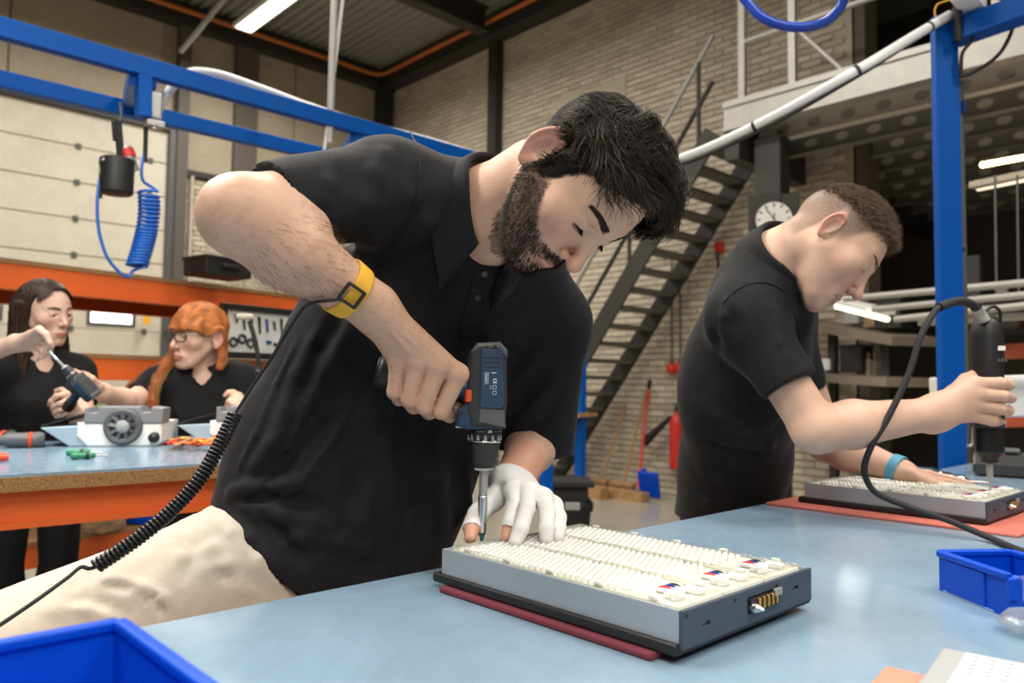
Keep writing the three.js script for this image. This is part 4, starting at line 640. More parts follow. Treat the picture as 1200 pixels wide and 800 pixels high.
// ------------------------------------------------------------------ heads
// own axes: x to the person's left, y up, z out of the face, origin between the ear canals
function headField(o = {}) {
  const S = { jaw: 1, nose: 1, lid: 0.0032, lidY: 0.004, brow: 1, cheek: 1, chin: 1, lips: 1, ear: 1, ...o };
  const bk = [0.40, 0, -0.916], vv = [0, 0.966, -0.26], nn = [0.885, -0.1, 0.387];
  return (x, y, z) => {
    const ax = Math.abs(x);
    let d = ellD(x, y - 0.039, z + 0.004, 0.0755, 0.0795, 0.091);
    d = smin(d, ellD(x, y + 0.012, z - 0.034, 0.061 * (0.5 + 0.5 * S.jaw), 0.088, 0.057), 0.03);
    d = smin(d, capD(ax, y, z, 0.050 * S.jaw, -0.030, 0.004, 0.026 * S.jaw, -0.086, 0.056, 0.020, 0.017), 0.022);
    d = smin(d, sphD(ax, y, z, 0.006, -0.094, 0.071, 0.0165 * S.chin), 0.02);
    d = smin(d, sphD(ax, y, z, 0.044, -0.012, 0.056, 0.0195 * S.cheek), 0.025);
    d = smin(d, capD(ax, y, z, 0.010, 0.029, 0.083, 0.042, 0.030, 0.064, 0.0105 * S.brow, 0.0095 * S.brow), 0.014);
    // eyes
    d = smax(d, -sphD(ax, y, z, 0.0315, 0.011, 0.0955, 0.0150), 0.012);
    d = smin(d, sphD(ax, y, z, 0.0315, 0.0085, 0.0740, 0.0136), 0.004);
    d = smin(d, capD(ax, y, z, 0.020, 0.0135, 0.0865, 0.043, 0.0125, 0.0775, 0.0022, 0.0022), 0.004);
    d = smax(d, -ellD(ax - 0.0315, y - S.lidY, z - 0.0865, 0.0125, S.lid, 0.0085), 0.0015);
    // nose
    d = smin(d, capD(x, y, z, 0, 0.018, 0.0855, 0, -0.024 * S.nose, 0.108 + 0.004 * (S.nose - 1) * 10, 0.0070, 0.0088), 0.013);
    d = smin(d, sphD(x, y, z, 0, -0.028 * S.nose, 0.1105 + 0.004 * (S.nose - 1) * 10, 0.0082), 0.009);
    d = smin(d, sphD(ax, y, z, 0.0108, -0.032 * S.nose, 0.0968, 0.0063), 0.007);
    d = smax(d, -ellD(ax - 0.0068, y + 0.0392 * S.nose, z - 0.1035, 0.0034, 0.004, 0.0052), 0.0025);
    // mouth
    d = smin(d, ellD(x, y + 0.064, z - 0.078, 0.030, 0.022, 0.016), 0.014);
    d = smin(d, capD(ax, y, z, 0.002, -0.0575, 0.0945, 0.0225, -0.0632, 0.0825, 0.0052 * S.lips, 0.0020), 0.006);
    d = smin(d, capD(ax, y, z, 0.0, -0.0695, 0.0925, 0.020, -0.0665, 0.0825, 0.0062 * S.lips, 0.0024), 0.006);
    d = smax(d, -capD(ax, y, z, 0, -0.0632, 0.1005, 0.0255, -0.0645, 0.0840, 0.0016, 0.0012), 0.003);
    d = smax(d, -sphD(x, y, z, 0, -0.0475, 0.1020, 0.0042), 0.006);
    d = smax(d, -capD(ax, y, z, 0, -0.082, 0.1000, 0.012, -0.081, 0.095, 0.008, 0.007), 0.012);
    // ear
    const ek = S.ear, ex = (ax - 0.0800) / ek, ey = (y - 0.003) / ek, ez = (z + 0.014) / ek;
    if (ex * ex + ey * ey + ez * ez < 0.0022) {
      const u = ex * bk[0] + ez * bk[2], v = ey * vv[1] + ez * vv[2], w = ex * nn[0] + ey * nn[1] + ez * nn[2];
      const sh = v > 0 ? 1 : 1 - 0.30 * sstep(0, -0.03, v), q = Math.hypot(u / (0.0175 * sh), v / 0.0305), fl = w - 0.10 * u - 0.002;
      let e = Math.hypot((q - 1) * 0.0205, fl) - 0.0034;
      e = smin(e, Math.max((q - 1) * 0.018, Math.abs(fl + 0.004) - 0.0034), 0.005);                                     // the shell of the ear
      e = smin(e, Math.hypot((Math.hypot((u + 0.001) / 0.0105, (v + 0.002) / 0.019) - 1) * 0.013, fl + 0.0012) - 0.0026, 0.004);   // antihelix
      e = smax(e, -ellD(u + 0.003, v + 0.005, w - 0.0042, 0.0080, 0.0125, 0.0045), 0.003);
      e = smin(e, ellD(u + 0.0135, v + 0.005, w + 0.003, 0.003, 0.005, 0.004), 0.004);
      e = smin(e, ellD(u + 0.006, v + 0.029, w - 0.000, 0.0085, 0.0085, 0.0045), 0.005);
      d = smin(d, e * ek, 0.006);
    }
    return d;
  };
}
class Head {
  constructor(x, y, z, pos, opts = {}, scale = 1) {
    y = y.clone(); z = z.clone(); x = new THREE.Vector3().crossVectors(y, z).normalize(); z.crossVectors(x, y).normalize(); y.normalize();
    this.X = x; this.Y = y; this.Z = z; this.o = pos; this.s = scale; this.f0 = headField(opts); this.opts = opts;
    this.field = (a, b, c) => { a -= pos.x; b -= pos.y; c -= pos.z; return scale * this.f0((a * x.x + b * x.y + c * x.z) / scale, (a * y.x + b * y.y + c * y.z) / scale, (a * z.x + b * z.y + c * z.z) / scale); };
  }
  at(a, b, c) { return this.o.clone().addScaledVector(this.X, a * this.s).addScaledVector(this.Y, b * this.s).addScaledVector(this.Z, c * this.s); }
  dir(a, b, c) { return V(0, 0, 0).addScaledVector(this.X, a).addScaledVector(this.Y, b).addScaledVector(this.Z, c); }
  loc(a, b, c) { a -= this.o.x; b -= this.o.y; c -= this.o.z; const x = this.X, y = this.Y, z = this.Z, s = this.s; return [(a * x.x + b * x.y + c * x.z) / s, (a * y.x + b * y.y + c * y.z) / s, (a * z.x + b * z.y + c * z.z) / s]; }
  box(m = 0.02) { const s = this.s, pts = []; for (const a of [-0.098, 0.098]) for (const b of [-0.118, 0.135]) for (const c of [-0.112, 0.125]) pts.push(this.at(a, b, c)); return boxOf(pts, m * s); }
  // eyeballs with iris and pupil, looking along g (own axes)
  eyes(person, irisCol, g = [0, -0.3, 1]) {
    const gv = this.dir(...g).normalize();
    for (const sx of [-1, 1]) {
      const c = this.at(sx * 0.0315, 0.0082, 0.0742), R = 0.0127 * this.s, geo = new THREE.SphereGeometry(R, 40, 28), q = new THREE.Quaternion().setFromUnitVectors(V(0, 1, 0), gv);
      geo.applyMatrix4(new THREE.Matrix4().compose(c, q, V(1, 1, 1)));
      paint(geo, (x, y, z) => { const k = ((x - c.x) * gv.x + (y - c.y) * gv.y + (z - c.z) * gv.z) / R; return k > 0.972 ? [0.008, 0.007, 0.006] : k > 0.87 ? irisCol : [0.62, 0.56, 0.52]; });
      wpart('eye', geo, phy(C(1, 1, 1), 0.15, 0, { vertexColors: true, clearcoat: 0.8, clearcoatRoughness: 0.05 }), person);
    }
  }
}
// skin colours in the head's own axes
const skinTone = (base, o = {}) => (l, seed = 0) => {
  const [x, y, z] = l, ax = Math.abs(x); let r = base[0], g = base[1], b = base[2];
  const m = 1 + 0.10 * fbm(x * 60 + seed, y * 60, z * 60, 3) + 0.06 * noise(x * 300, y * 300, z * 300); r *= m; g *= m; b *= m;
  const red = (k) => { r = mix(r, base[0] * 0.98, k); g *= 1 - 0.30 * k; b *= 1 - 0.26 * k; };
  red(0.55 * Math.exp(-(((ax - 0.045) / 0.02) ** 2 + ((y + 0.02) / 0.02) ** 2)) * (z > 0.03 ? 1 : 0)); red(0.7 * Math.exp(-((ax / 0.016) ** 2 + ((y + 0.03) / 0.012) ** 2)) * (z > 0.09 ? 1 : 0));
  if (ax > 0.079 && Math.abs(y) < 0.05) red(0.75);
  const lip = (z > 0.076 ? 1 : 0) * Math.max(Math.exp(-(((y + 0.0585 + 4.2 * ax * ax * 2) / 0.0042) ** 4)), Math.exp(-(((y + 0.0700 - 5 * ax * ax) / 0.0052) ** 4))) * sstep(0.025, 0.020, ax);
  if (lip > 0) { r = mix(r, o.lip?.[0] ?? base[0] * 0.80, lip); g = mix(g, o.lip?.[1] ?? base[1] * 0.52, lip); b = mix(b, o.lip?.[2] ?? base[2] * 0.52, lip); }
  return [r, g, b];
};
// a hand as a distance field: wrist, the four knuckles, finger joints, thumb joints
function handField(wr, el, fingers, thumb, R, o = {}) {
  const fs = [], k = o.scale ?? 1, mcp = fingers.map((f) => f[0]);
  const palm = []; const across = mcp[0].clone().sub(mcp[mcp.length - 1]).normalize(), along = mcp[1].clone().sub(wr).normalize(), pn = across.clone().cross(along).normalize();
  mcp.forEach((m, i) => { palm.push(flat(wr.clone().addScaledVector(across, (1.5 - i) * 0.008 * k), m, 0.016 * k, 0.0125 * k, 0.014 * k, 0.0115 * k, pn)); });
  if (thumb) palm.push(cap(wr.clone().lerp(thumb[0], 0.15), thumb[0], 0.016 * k, 0.0145 * k));
  fs.push(blend(0.014 * k, palm));
  fs.push(flat(el, wr, R[0], R[1], R[0] * 0.92, R[1] * 0.78, pn));
  const base = blend(0.03 * k, fs), tips = [];
  for (const f of fingers) { const s = f.s ?? 1; tips.push(chain(f, [0.0112, 0.0098, 0.0088, 0.0074].map((r) => r * k * s), 0.004)); tips.push(chain([f[0], f[0].clone().addScaledVector(pn, 0.0001)], [0.0118 * k * s, 0.0118 * k * s])); tips.push(chain([f[1], f[1].clone().add(V(0.0001, 0, 0))], [0.0106 * k * s, 0.0106 * k * s])); }
  const th = thumb ? chain(thumb, [0.0142, 0.0122, 0.0108, 0.0085].map((r) => r * k), 0.005) : null;
  return (x, y, z) => { let d = base(x, y, z); let t = 1; for (const f of tips) t = Math.min(t, f(x, y, z)); if (th) t = Math.min(t, th(x, y, z)); return smin(d, t, 0.0075 * k); };
}
const skinMat = (rough = 0.48) => phy(C(1, 1, 1), rough, 0, { vertexColors: true, bumpMap: rep(T.skin, 14), bumpScale: 0.00013, sheen: 0.15, sheenColor: C(1, 0.6, 0.45), sheenRoughness: 0.5, specularIntensity: 0.6 });
const clothMat = (color, o = {}) => phy(color, 0.82, 0, { map: rep(T.lint, 2.5), bumpMap: rep(T.weave, 9), bumpScale: 0.0004, sheen: 0.5, sheenColor: C(0.25, 0.25, 0.27), sheenRoughness: 0.55, specularIntensity: 0.5, ...o });
M.polo = clothMat(C(0.012, 0.012, 0.0135));
M.poloPlain = clothMat(C(0.0075, 0.0075, 0.0085), { sheen: 0.12 });
// combine parts of one body into one mesh
function bodyMesh(person, geos, mat) { const g = mergeGeometries(geos.map((q) => { for (const k of Object.keys(q.attributes)) if (!['position', 'normal', 'uv', 'color'].includes(k)) q.deleteAttribute(k); return q; })); return wpart('body', g, mat, person); }
// a collar: a folded band of cloth round the neck, open in front
function collarGeo(c, axis, front, r, o = {}) {
  const up = axis.clone().normalize(), fz = front.clone().addScaledVector(up, -front.dot(up)).normalize(), sx = up.clone().cross(fz).normalize();
  const prof = o.prof ?? [[1.06, 0.0], [0.96, 0.028], [0.95, 0.040], [1.0, 0.046], [1.08, 0.040], [1.22, 0.010], [1.33, -0.016], [1.31, -0.021], [1.20, 0.002], [1.10, 0.024]];
  const A = o.from ?? 0.30, Z = 2 * Math.PI - (o.to ?? 0.30), n = 56, m = prof.length, pos = [], idx = [];
  for (let i = 0; i <= n; i++) { const a = mix(A, Z, i / n), e = Math.min(i, n - i) / n, dip = o.dip ?? 0.03, drop = -dip * Math.pow(Math.max(0, Math.cos(a)), 1.5) , pt = Math.exp(-e * 22);
    for (let j = 0; j < m; j++) { const [q, h] = prof[j], out = j >= 5 && j <= 8 ? pt * 0.12 : 0, rr = r * (q + out) * (1 + 0.03 * Math.sin(a * 3 + 1)); const v = c.clone().addScaledVector(fz, Math.cos(a) * rr * (o.deep ?? 1.05)).addScaledVector(sx, Math.sin(a) * rr).addScaledVector(up, h + drop + (j >= 5 && j <= 8 ? -pt * 0.014 : 0)); pos.push(v.x, v.y, v.z); } }
  for (let i = 0; i < n; i++) for (let j = 0; j < m; j++) { const a = i * m + j, b = i * m + (j + 1) % m, cc = a + m, d = b + m; idx.push(a, b, d, a, d, cc); }
  for (const [e, fl] of [[0, 1], [n, 0]]) for (let j = 1; j < m - 1; j++) fl ? idx.push(e * m, e * m + j + 1, e * m + j) : idx.push(e * m, e * m + j, e * m + j + 1);
  const g = new THREE.BufferGeometry(); g.setAttribute('position', new THREE.BufferAttribute(new Float32Array(pos), 3)); g.setIndex(idx); g.computeVertexNormals(); return metreUV(g);
}
// ------------------------------------------------------------------ the man with the drill
const man = thing('person', 'dark-haired bearded person in a black polo leaning over the bench with a cordless drill', 'person', P(376, 1200, 1.18).setY(0));
let manArm;
{
  const hd = new Head(null, camDir(0.834, 0.356, 0.421), camDir(0.198, -0.906, 0.375), P(672, 214, 0.975), { lid: 0.0016, lidY: 0.0015, jaw: 1.03, nose: 1.06, brow: 1.08 }, 0.965);
  // joints
  const RS = P(455, 222, 1.07), EL = P(281, 252, 0.88), WR = P(436, 358, 0.995), LS = P(640, 378, 1.27), LE = P(632, 505, 1.36), LW = P(600, 566, 1.195);
  const T0 = P(376, 668, 1.20), T1 = P(420, 545, 1.255), T2 = P(480, 420, 1.27), T3 = P(540, 310, 1.205), C7 = P(572, 250, 1.10);
  const sh = LS.clone().sub(RS).normalize(), fX = V(0, 0, 1), spineUp = T3.clone().sub(T1).normalize(), front3 = sh.clone().cross(spineUp).normalize();
  const nk = hd.at(0, -0.035, -0.03);
  // skin field
  const trunkSkin = blend(0.06, [flat(T1, T2, 0.155, 0.155, 0.11, 0.11, fX), flat(T2, T3, 0.15, 0.13, 0.105, 0.085, front3), cap(T3, C7, 0.085, 0.06), cap(RS, LS, 0.05, 0.05)]);
  const neck = blend(0.03, [cap(C7, nk, 0.061, 0.056), cap(C7.clone().addScaledVector(front3, 0.05).addScaledVector(spineUp, -0.03), hd.at(0, -0.06, 0.035), 0.026, 0.022)]);
  const cutR = half(EL.clone().lerp(WR, 0.62), WR.clone().sub(EL).normalize()), cutL = half(LE.clone().lerp(LW, 0.62), LW.clone().sub(LE).normalize());
  const uArm = cap(RS, EL, 0.047, 0.0445), foreR = blend(0.02, [cap(EL, EL.clone().lerp(WR, 0.35), 0.043, 0.046), cap(EL.clone().lerp(WR, 0.35), WR, 0.046, 0.0275)]);
  const lUp = cap(LS, LE, 0.05, 0.042), lFore = blend(0.02, [cap(LE, LE.clone().lerp(LW, 0.3), 0.041, 0.042), cap(LE.clone().lerp(LW, 0.3), LW, 0.042, 0.027)]);
  const arms = blend(0.02, [uArm, (x, y, z) => Math.max(foreR(x, y, z), cutR(x, y, z))]), lArms = blend(0.02, [lUp, (x, y, z) => Math.max(lFore(x, y, z), cutL(x, y, z))]);
  const bodyF = blend(0.03, [trunkSkin, neck, arms, lArms]);
  const headNeck = (x, y, z) => smin(hd.field(x, y, z), neck(x, y, z), 0.018);
  // right hand round the drill's grip
  const wEl = EL.clone().lerp(WR, 0.55);
  const fing = [
    [[537, 438, 1.035], [517, 481, 1.045], [527, 486, 1.085], [541, 470, 1.10]],
    [[513, 428, 1.022], [497, 475, 1.036], [503, 482, 1.078], [512, 464, 1.098]],
    [[489, 424, 1.022], [480, 468, 1.034], [485, 476, 1.074], [492, 458, 1.096]],
    [[467, 424, 1.028], [463, 459, 1.038], [468, 467, 1.07], [474, 451, 1.09]],
  ].map((f) => f.map((q) => P(...q)));
  fing[0].s = 1.2; fing[1].s = 1.24; fing[2].s = 1.2; fing[3].s = 1.1;
  const handR = handField(WR, wEl, fing, [[486, 400, 1.07], [512, 418, 1.10], [532, 436, 1.108], [548, 450, 1.105]].map((q) => P(...q)), [0.036, 0.0275]);
  const tendons = folds([[[P(448, 375, 0.985), P(484, 420, 1.0)], 0.004, 0.0016], [[P(450, 370, 0.985), P(508, 424, 1.0)], 0.004, 0.0016], [[P(455, 368, 0.985), P(532, 432, 1.01)], 0.004, 0.0014]]);
  const handRF = (x, y, z) => handR(x, y, z) - tendons(x, y, z);
  // gloved left hand
  const fl = [
    [[602, 574, 1.12], [603, 591, 1.092], [598, 613, 1.068], [593, 629, 1.058]],
    [[619, 575, 1.115], [617, 596, 1.075], [610, 620, 1.045], [604, 634, 1.036]],
    [[636, 583, 1.115], [641, 600, 1.085], [640, 620, 1.058], [640, 631, 1.052]],
    [[648, 593, 1.125], [654, 606, 1.10], [654, 620, 1.078], [653, 629, 1.07]],
  ].map((f) => f.map((q) => P(...q)));
  const th2 = [[578, 585, 1.14], [560, 602, 1.105], [553, 618, 1.082], [551, 630, 1.066]].map((q) => P(...q));
  const handL = handField(LW, LE.clone().lerp(LW, 0.5), fl, th2, [0.034, 0.027]);
  const gloveW = LW.clone().lerp(LE, 0.16), gn = LW.clone().sub(LE).normalize();
  const base = [0.60, 0.375, 0.262], tone = skinTone(base, { lip: [0.42, 0.17, 0.13] });
  const hairPig = [0.022, 0.015, 0.011];
  const beardMask = (l) => { const [x, y, z] = l, ax = Math.abs(x); const n = 0.006 * noise(x * 90, y * 90, z * 90);
    const cheekLine = mix(-0.004, -0.052, sstep(0.02, 0.085, z)) + n;                                      // from the sideburn down to the mouth's corner
    let m = sstep(0.006, -0.008, y - cheekLine) * sstep(-0.016, 0.0, z - 0.012 * sstep(-0.03, -0.09, y));
    const moust = Math.exp(-(((y + 0.0505 + 0.10 * ax) / 0.0058) ** 4)) * sstep(0.034, 0.026, ax) * (z > 0.075 ? 1 : 0);
    const lips = Math.exp(-(((y + 0.0645) / 0.0115) ** 4)) * sstep(0.026, 0.021, ax) * (z > 0.07 ? 1 : 0);
    const soul = sstep(0.012, 0.02, Math.hypot(ax - 0.016, (y + 0.079) * 1.2)) ;
    m = Math.max(m * (1 - lips) * mix(1, soul, z > 0.08 ? 0.5 : 0), moust); if (y > -0.05 && ax < 0.03 && z > 0.07) m = moust; if (ax > 0.078) m = 0; return m; };
  const headCol = (x, y, z) => { const l = hd.loc(x, y, z), c = tone(l), n = 0.75 + 0.5 * noise(l[0] * 500, l[1] * 500, l[2] * 500); let k = 0.78 * beardMask(l) * (0.6 + 0.4 * n); const hm = sstep(-0.004, 0.004, hairline(l)); k = Math.max(k, hm * 0.9); if (l[1] < -0.095) k *= 0.9; return [mix(c[0], hairPig[0], k), mix(c[1], hairPig[1], k), mix(c[2], hairPig[2], k)]; };
  // hair region on the head: positive inside
  function hairline([x, y, z]) { const ax = Math.abs(x); if (ax > 0.0775 && y < 0.034) return -0.01; let h; if (z > 0.055) h = mix(0.050, 0.090, sstep(0.055, 0.09, z)); else if (z > 0.018) h = mix(-0.014, 0.048, sstep(0.018, 0.050, z)); else if (z > -0.018) h = mix(0.03, -0.014, sstep(-0.016, 0.016, z)) ; else h = mix(0.026, -0.05, sstep(-0.03, -0.078, z)); return y - h + 0.004 * noise(x * 80, y * 80, z * 80); }
  const armCol = (x, y, z) => { const m = 1 + 0.09 * fbm(x * 40, y * 40, z * 40, 3) + 0.05 * noise(x * 240, y * 240, z * 240), dk = 1 - 0.28 * Math.max(0, noise(x * 420, y * 420, z * 420)) * sstep(0.2, 0.5, 0.5 + noise(x * 18, y * 18, z * 18)); return [base[0] * m * dk, base[1] * m * dk * 0.98, base[2] * m * dk * 0.97]; };
  const knuck = fing.map((f) => f[0]).concat(fing.map((f) => f[1]));
  const handCol = (x, y, z) => { const c = armCol(x, y, z); let k = 0; for (const q of knuck) { const r = (x - q.x) ** 2 + (y - q.y) ** 2 + (z - q.z) ** 2; k = Math.max(k, Math.exp(-r / 0.00022)); } return [c[0], c[1] * (1 - 0.16 * k), c[2] * (1 - 0.17 * k)]; };
  const cutR2 = half(EL.clone().lerp(WR, 0.58), EL.clone().sub(WR).normalize());
  const cutL2 = half(LE.clone().lerp(LW, 0.56), gn.clone().negate());
  const nAx = nk.clone().sub(C7).normalize(), hcut = half(C7.clone().lerp(nk, 0.2), nAx.clone().negate());
  const gHead = paint(nets((x, y, z) => Math.max(headNeck(x, y, z), hcut(x, y, z)), ...hd.box(0.02), 0.0024), headCol);
  const gHand = paint(nets((x, y, z) => Math.max(smin(handRF(x, y, z), foreR(x, y, z), 0.006), cutR2(x, y, z)), ...boxOf([wEl, WR, ...fing.flat(), P(548, 450, 1.105), P(486, 400, 1.07)], 0.035), 0.0027), handCol);
  const tipCol = (x, y, z) => { const c = armCol(x, y, z); return [c[0], c[1] * 0.86, c[2] * 0.84]; };
  const gLeft = paint(nets((x, y, z) => Math.max(smin(handL(x, y, z), lFore(x, y, z), 0.006), cutL2(x, y, z)), ...boxOf([LE.clone().lerp(LW, 0.5), LW, ...fl.flat(), ...th2], 0.035), 0.003), tipCol);
  const gBody = paint(nets(bodyF, ...boxOf([RS, EL, WR, LS, LE, LW, T1, T2, T3, C7], 0.19), 0.007), armCol);
  bodyMesh(man, [gBody, gHead, gHand, gLeft], skinMat(0.46));
  hd.eyes(man, [0.05, 0.03, 0.018], [0.05, -0.75, 1]);
  // ---- glove
  const cuffN = half(LW.clone().lerp(LE, 0.02), gn.clone().negate());
  const cutTip = (p, q, t) => half(p.clone().lerp(q, t), q.clone().sub(p).normalize());
  const tipA = cutTip(fl[0][2], fl[0][3], 0.05), tipT = cutTip(th2[2], th2[3], 0.0), nearTo = (x, y, z, p, r) => (x - p.x) ** 2 + (y - p.y) ** 2 + (z - p.z) ** 2 < r * r;
  const gw = folds([[[P(575, 570, 1.12), P(590, 582, 1.1), P(600, 590, 1.08)], 0.004, -0.0016], [[P(612, 565, 1.1), P(630, 578, 1.08)], 0.004, -0.0013], [[P(566, 580, 1.12), P(580, 592, 1.1)], 0.004, 0.0016], [[P(600, 592, 1.07), P(608, 600, 1.06)], 0.003, -0.001], [[P(625, 590, 1.08), P(634, 606, 1.06)], 0.003, -0.001]]);
  const gloveF = (x, y, z) => { let d = handL(x, y, z) - 0.0021 - gw(x, y, z) - 0.0006 * noise(x * 70, y * 70, z * 70); if (nearTo(x, y, z, fl[0][3], 0.016)) d = Math.max(d, tipA(x, y, z)); if (nearTo(x, y, z, th2[3], 0.02)) d = Math.max(d, tipT(x, y, z)); return Math.max(d, cuffN(x, y, z)); };
  const glove = wpart('glove', nets(gloveF, ...boxOf([LW.clone().lerp(LE, 0.2), LW, ...fl.flat(), ...th2], 0.035), 0.0027), phy(C(0.72, 0.71, 0.69), 0.85, 0, { bumpMap: rep(T.weave, 14), bumpScale: 0.0003 }), man);
  glove.userData.label = 'white knitted glove with two open fingertips';
  const cuff = []; { const c = LW.clone().lerp(LE, 0.03), u = gn.clone().cross(V(0, 1, 0)).normalize(), w = gn.clone().cross(u); for (let i = 0; i < 20; i++) { const a = i / 20 * 2 * Math.PI; cuff.push(c.clone().addScaledVector(u, Math.cos(a) * 0.031).addScaledVector(w, Math.sin(a) * 0.028)); } }
  wpart('cuff_edge', tube(cuff, 0.0024, 60, 6, true), M.yellow, man);
  // ---- polo shirt
  const SR = P(316, 242, 0.925), SLh = P(629, 520, 1.345), rDir = SR.clone().sub(RS).normalize(), lDir = SLh.clone().sub(LS).normalize();
  const trunk = blend(0.05, [flat(T0, T1, 0.195, 0.20, 0.155, 0.145, fX), flat(T1, T2, 0.20, 0.195, 0.145, 0.135, fX.clone().lerp(front3, 0.4).normalize()), flat(T2, T3, 0.195, 0.155, 0.135, 0.11, front3)]);
  const yoke = blend(0.05, [cap(RS, C7.clone().lerp(RS, 0.25), 0.068, 0.06), cap(LS, C7.clone().lerp(LS, 0.3), 0.068, 0.055), cap(T3, C7, 0.1, 0.055)]);
  const slR = cap(RS, SR, 0.068, 0.0535), slL = cap(LS, SLh, 0.068, 0.066);
  const sleeveR = (x, y, z) => Math.max(slR(x, y, z), half(SR, rDir)(x, y, z));
  const hemL = half(SLh, lDir);
  const sleeveL = (x, y, z) => Math.max(slL(x, y, z), hemL(x, y, z));
  const baseF = (x, y, z) => { let d = smin(trunk(x, y, z), yoke(x, y, z), 0.06); d = smin(d, sleeveR(x, y, z), 0.03); return smin(d, sleeveL(x, y, z), 0.035); };
  const L = (a) => a.map(([x, y]) => hit(baseF, x, y, 0.7, 1.7));
  const fd = folds([
    // drag lines from the armpit and shoulder
    [L([[455, 170], [440, 205], [425, 240], [395, 270]]), 0.012, 0.005], [L([[500, 175], [480, 230], [440, 280], [400, 300]]), 0.013, 0.005], [L([[520, 200], [500, 260], [465, 310]]), 0.014, 0.006], [L([[400, 175], [385, 215], [372, 245]]), 0.010, 0.003],
    [L([[405, 350], [390, 385], [366, 420]]), 0.012, -0.005], [L([[420, 360], [390, 430], [345, 500]]), 0.015, 0.006], [L([[500, 280], [478, 330], [468, 400]]), 0.014, -0.004],
    // body
    [L([[375, 380], [350, 440], [320, 520], [290, 560]]), 0.012, 0.006], [L([[400, 420], [370, 490], [335, 540], [295, 575]]), 0.014, -0.005], [L([[360, 560], [330, 570], [290, 572], [262, 580]]), 0.010, 0.006], [L([[385, 590], [350, 588], [310, 582], [275, 588]]), 0.009, -0.005], [L([[400, 620], [370, 612], [330, 606], [290, 600]]), 0.011, 0.006], [L([[440, 650], [400, 635], [360, 628], [325, 630]]), 0.012, 0.005], [L([[430, 560], [425, 610], [440, 660]]), 0.016, 0.006], [L([[500, 500], [512, 560], [520, 640]]), 0.018, 0.006], [L([[470, 540], [478, 600], [470, 660]]), 0.014, -0.005], [L([[545, 540], [548, 590], [535, 640]]), 0.012, 0.004], [L([[400, 500], [420, 560], [415, 600]]), 0.014, -0.004],
    [L([[352, 392], [325, 450], [300, 510], [275, 560]]), 0.006, 0.0035], [L([[400, 395], [372, 460], [335, 530], [288, 588]]), 0.006, 0.0035], [L([[425, 440], [395, 510], [350, 570], [310, 600]]), 0.006, 0.003], [L([[262, 600], [292, 632], [335, 676]]), 0.009, 0.005], [L([[300, 590], [330, 625], [365, 665]]), 0.008, -0.004], [L([[275, 592], [310, 596], [350, 612]]), 0.007, 0.005], [L([[470, 430], [455, 520], [462, 600]]), 0.008, 0.003],
    // chest and left sleeve
    [L([[640, 400], [610, 440], [585, 480]]), 0.012, 0.005], [L([[660, 430], [630, 470], [600, 500]]), 0.011, 0.005], [L([[655, 460], [640, 490], [615, 515]]), 0.010, -0.004], [L([[600, 420], [575, 400], [560, 370]]), 0.012, 0.004], [L([[590, 480], [570, 500], [560, 530]]), 0.012, -0.006], [L([[545, 350], [543, 420], [545, 500]]), 0.006, 0.002],
  ]);
  const vTop = C7.clone().addScaledVector(front3, 0.02), vLow = hit(baseF, 588, 330, 0.7, 1.6), vTop2 = nk;
  const neckHole = blend(0.02, [cap(C7.clone().lerp(nk, 0.12), nk, 0.066, 0.07), cap(hit(baseF, 590, 262, 0.7, 1.6).addScaledVector(front3, 0.02), vLow.clone().addScaledVector(front3, 0.01), 0.04, 0.012)]);
  const ripple = (x, y, z) => 0.0035 * fbm(x * 9 + 3, y * 7, z * 9, 2) + 0.0012 * fbm(x * 30, y * 22, z * 30, 2);
  const hemAx = T1.clone().sub(T0).normalize(), hemP = P(300, 640, 1.14), hemN = camDir(-0.6, -0.75, 0.25).normalize();
  const shirtF = (x, y, z) => { let d = baseF(x, y, z); if (Math.abs(d) < 0.06) d -= 1.55 * fd(x, y, z) + ripple(x, y, z); d = smax(d, -neckHole(x, y, z), 0.006); return Math.max(d, half(hemP, hemN)(x, y, z)); };
  const shirt = wpart('polo_shirt', nets(shirtF, ...boxOf([RS, SR, LS, SLh, T0, T1, T2, T3, C7], 0.22), 0.0055), M.polo, man);
  // sleeve stitching, placket and buttons, the square woven mark on the chest
  const onShirt = (x, y, lift = 0.001) => { const q = hit(shirtF, x, y, 0.7, 1.7); return q.addScaledVector(gradOf(shirtF, q), lift); };
  const strip = (pts, w, th, n = 24) => { const cv = new THREE.CatmullRomCurve3(pts), pos = [], idx = []; for (let i = 0; i <= n; i++) { const q = cv.getPoint(i / n), t = cv.getTangent(i / n), g = gradOf(shirtF, q), s = t.clone().cross(g).normalize(); for (const [a, b] of [[-1, 0], [-0.92, 1], [0.92, 1], [1, 0]]) { const v = q.clone().addScaledVector(s, a * w / 2).addScaledVector(g, b * th); pos.push(v.x, v.y, v.z); } } for (let i = 0; i < n; i++) for (let j = 0; j < 3; j++) { const a = i * 4 + j; idx.push(a, a + 1, a + 5, a, a + 5, a + 4); } const g = new THREE.BufferGeometry(); g.setAttribute('position', new THREE.BufferAttribute(new Float32Array(pos), 3)); g.setIndex(idx); g.computeVertexNormals(); return metreUV(g); };
  const placket = wpart('placket', strip([[574, 300], [566, 330], [556, 362], [548, 392]].map(([x, y]) => onShirt(x, y, 0.0005)), 0.03, 0.0022), M.polo, shirt);
  const buttonM = std(C(0.035, 0.035, 0.036), 0.35);
  for (const [x, y] of [[567, 319], [559, 347]]) { const q = onShirt(x, y, 0.004), g = gradOf(shirtF, q); const b = lathe([[0, 0.0012], [0.0022, 0.0012], [0.003, 0.0022], [0.0046, 0.0018], [0.005, 0.0006], [0.0046, 0], [0, 0]], 18); wpart('button', align(b, q, q.clone().add(g)), buttonM, shirt); }
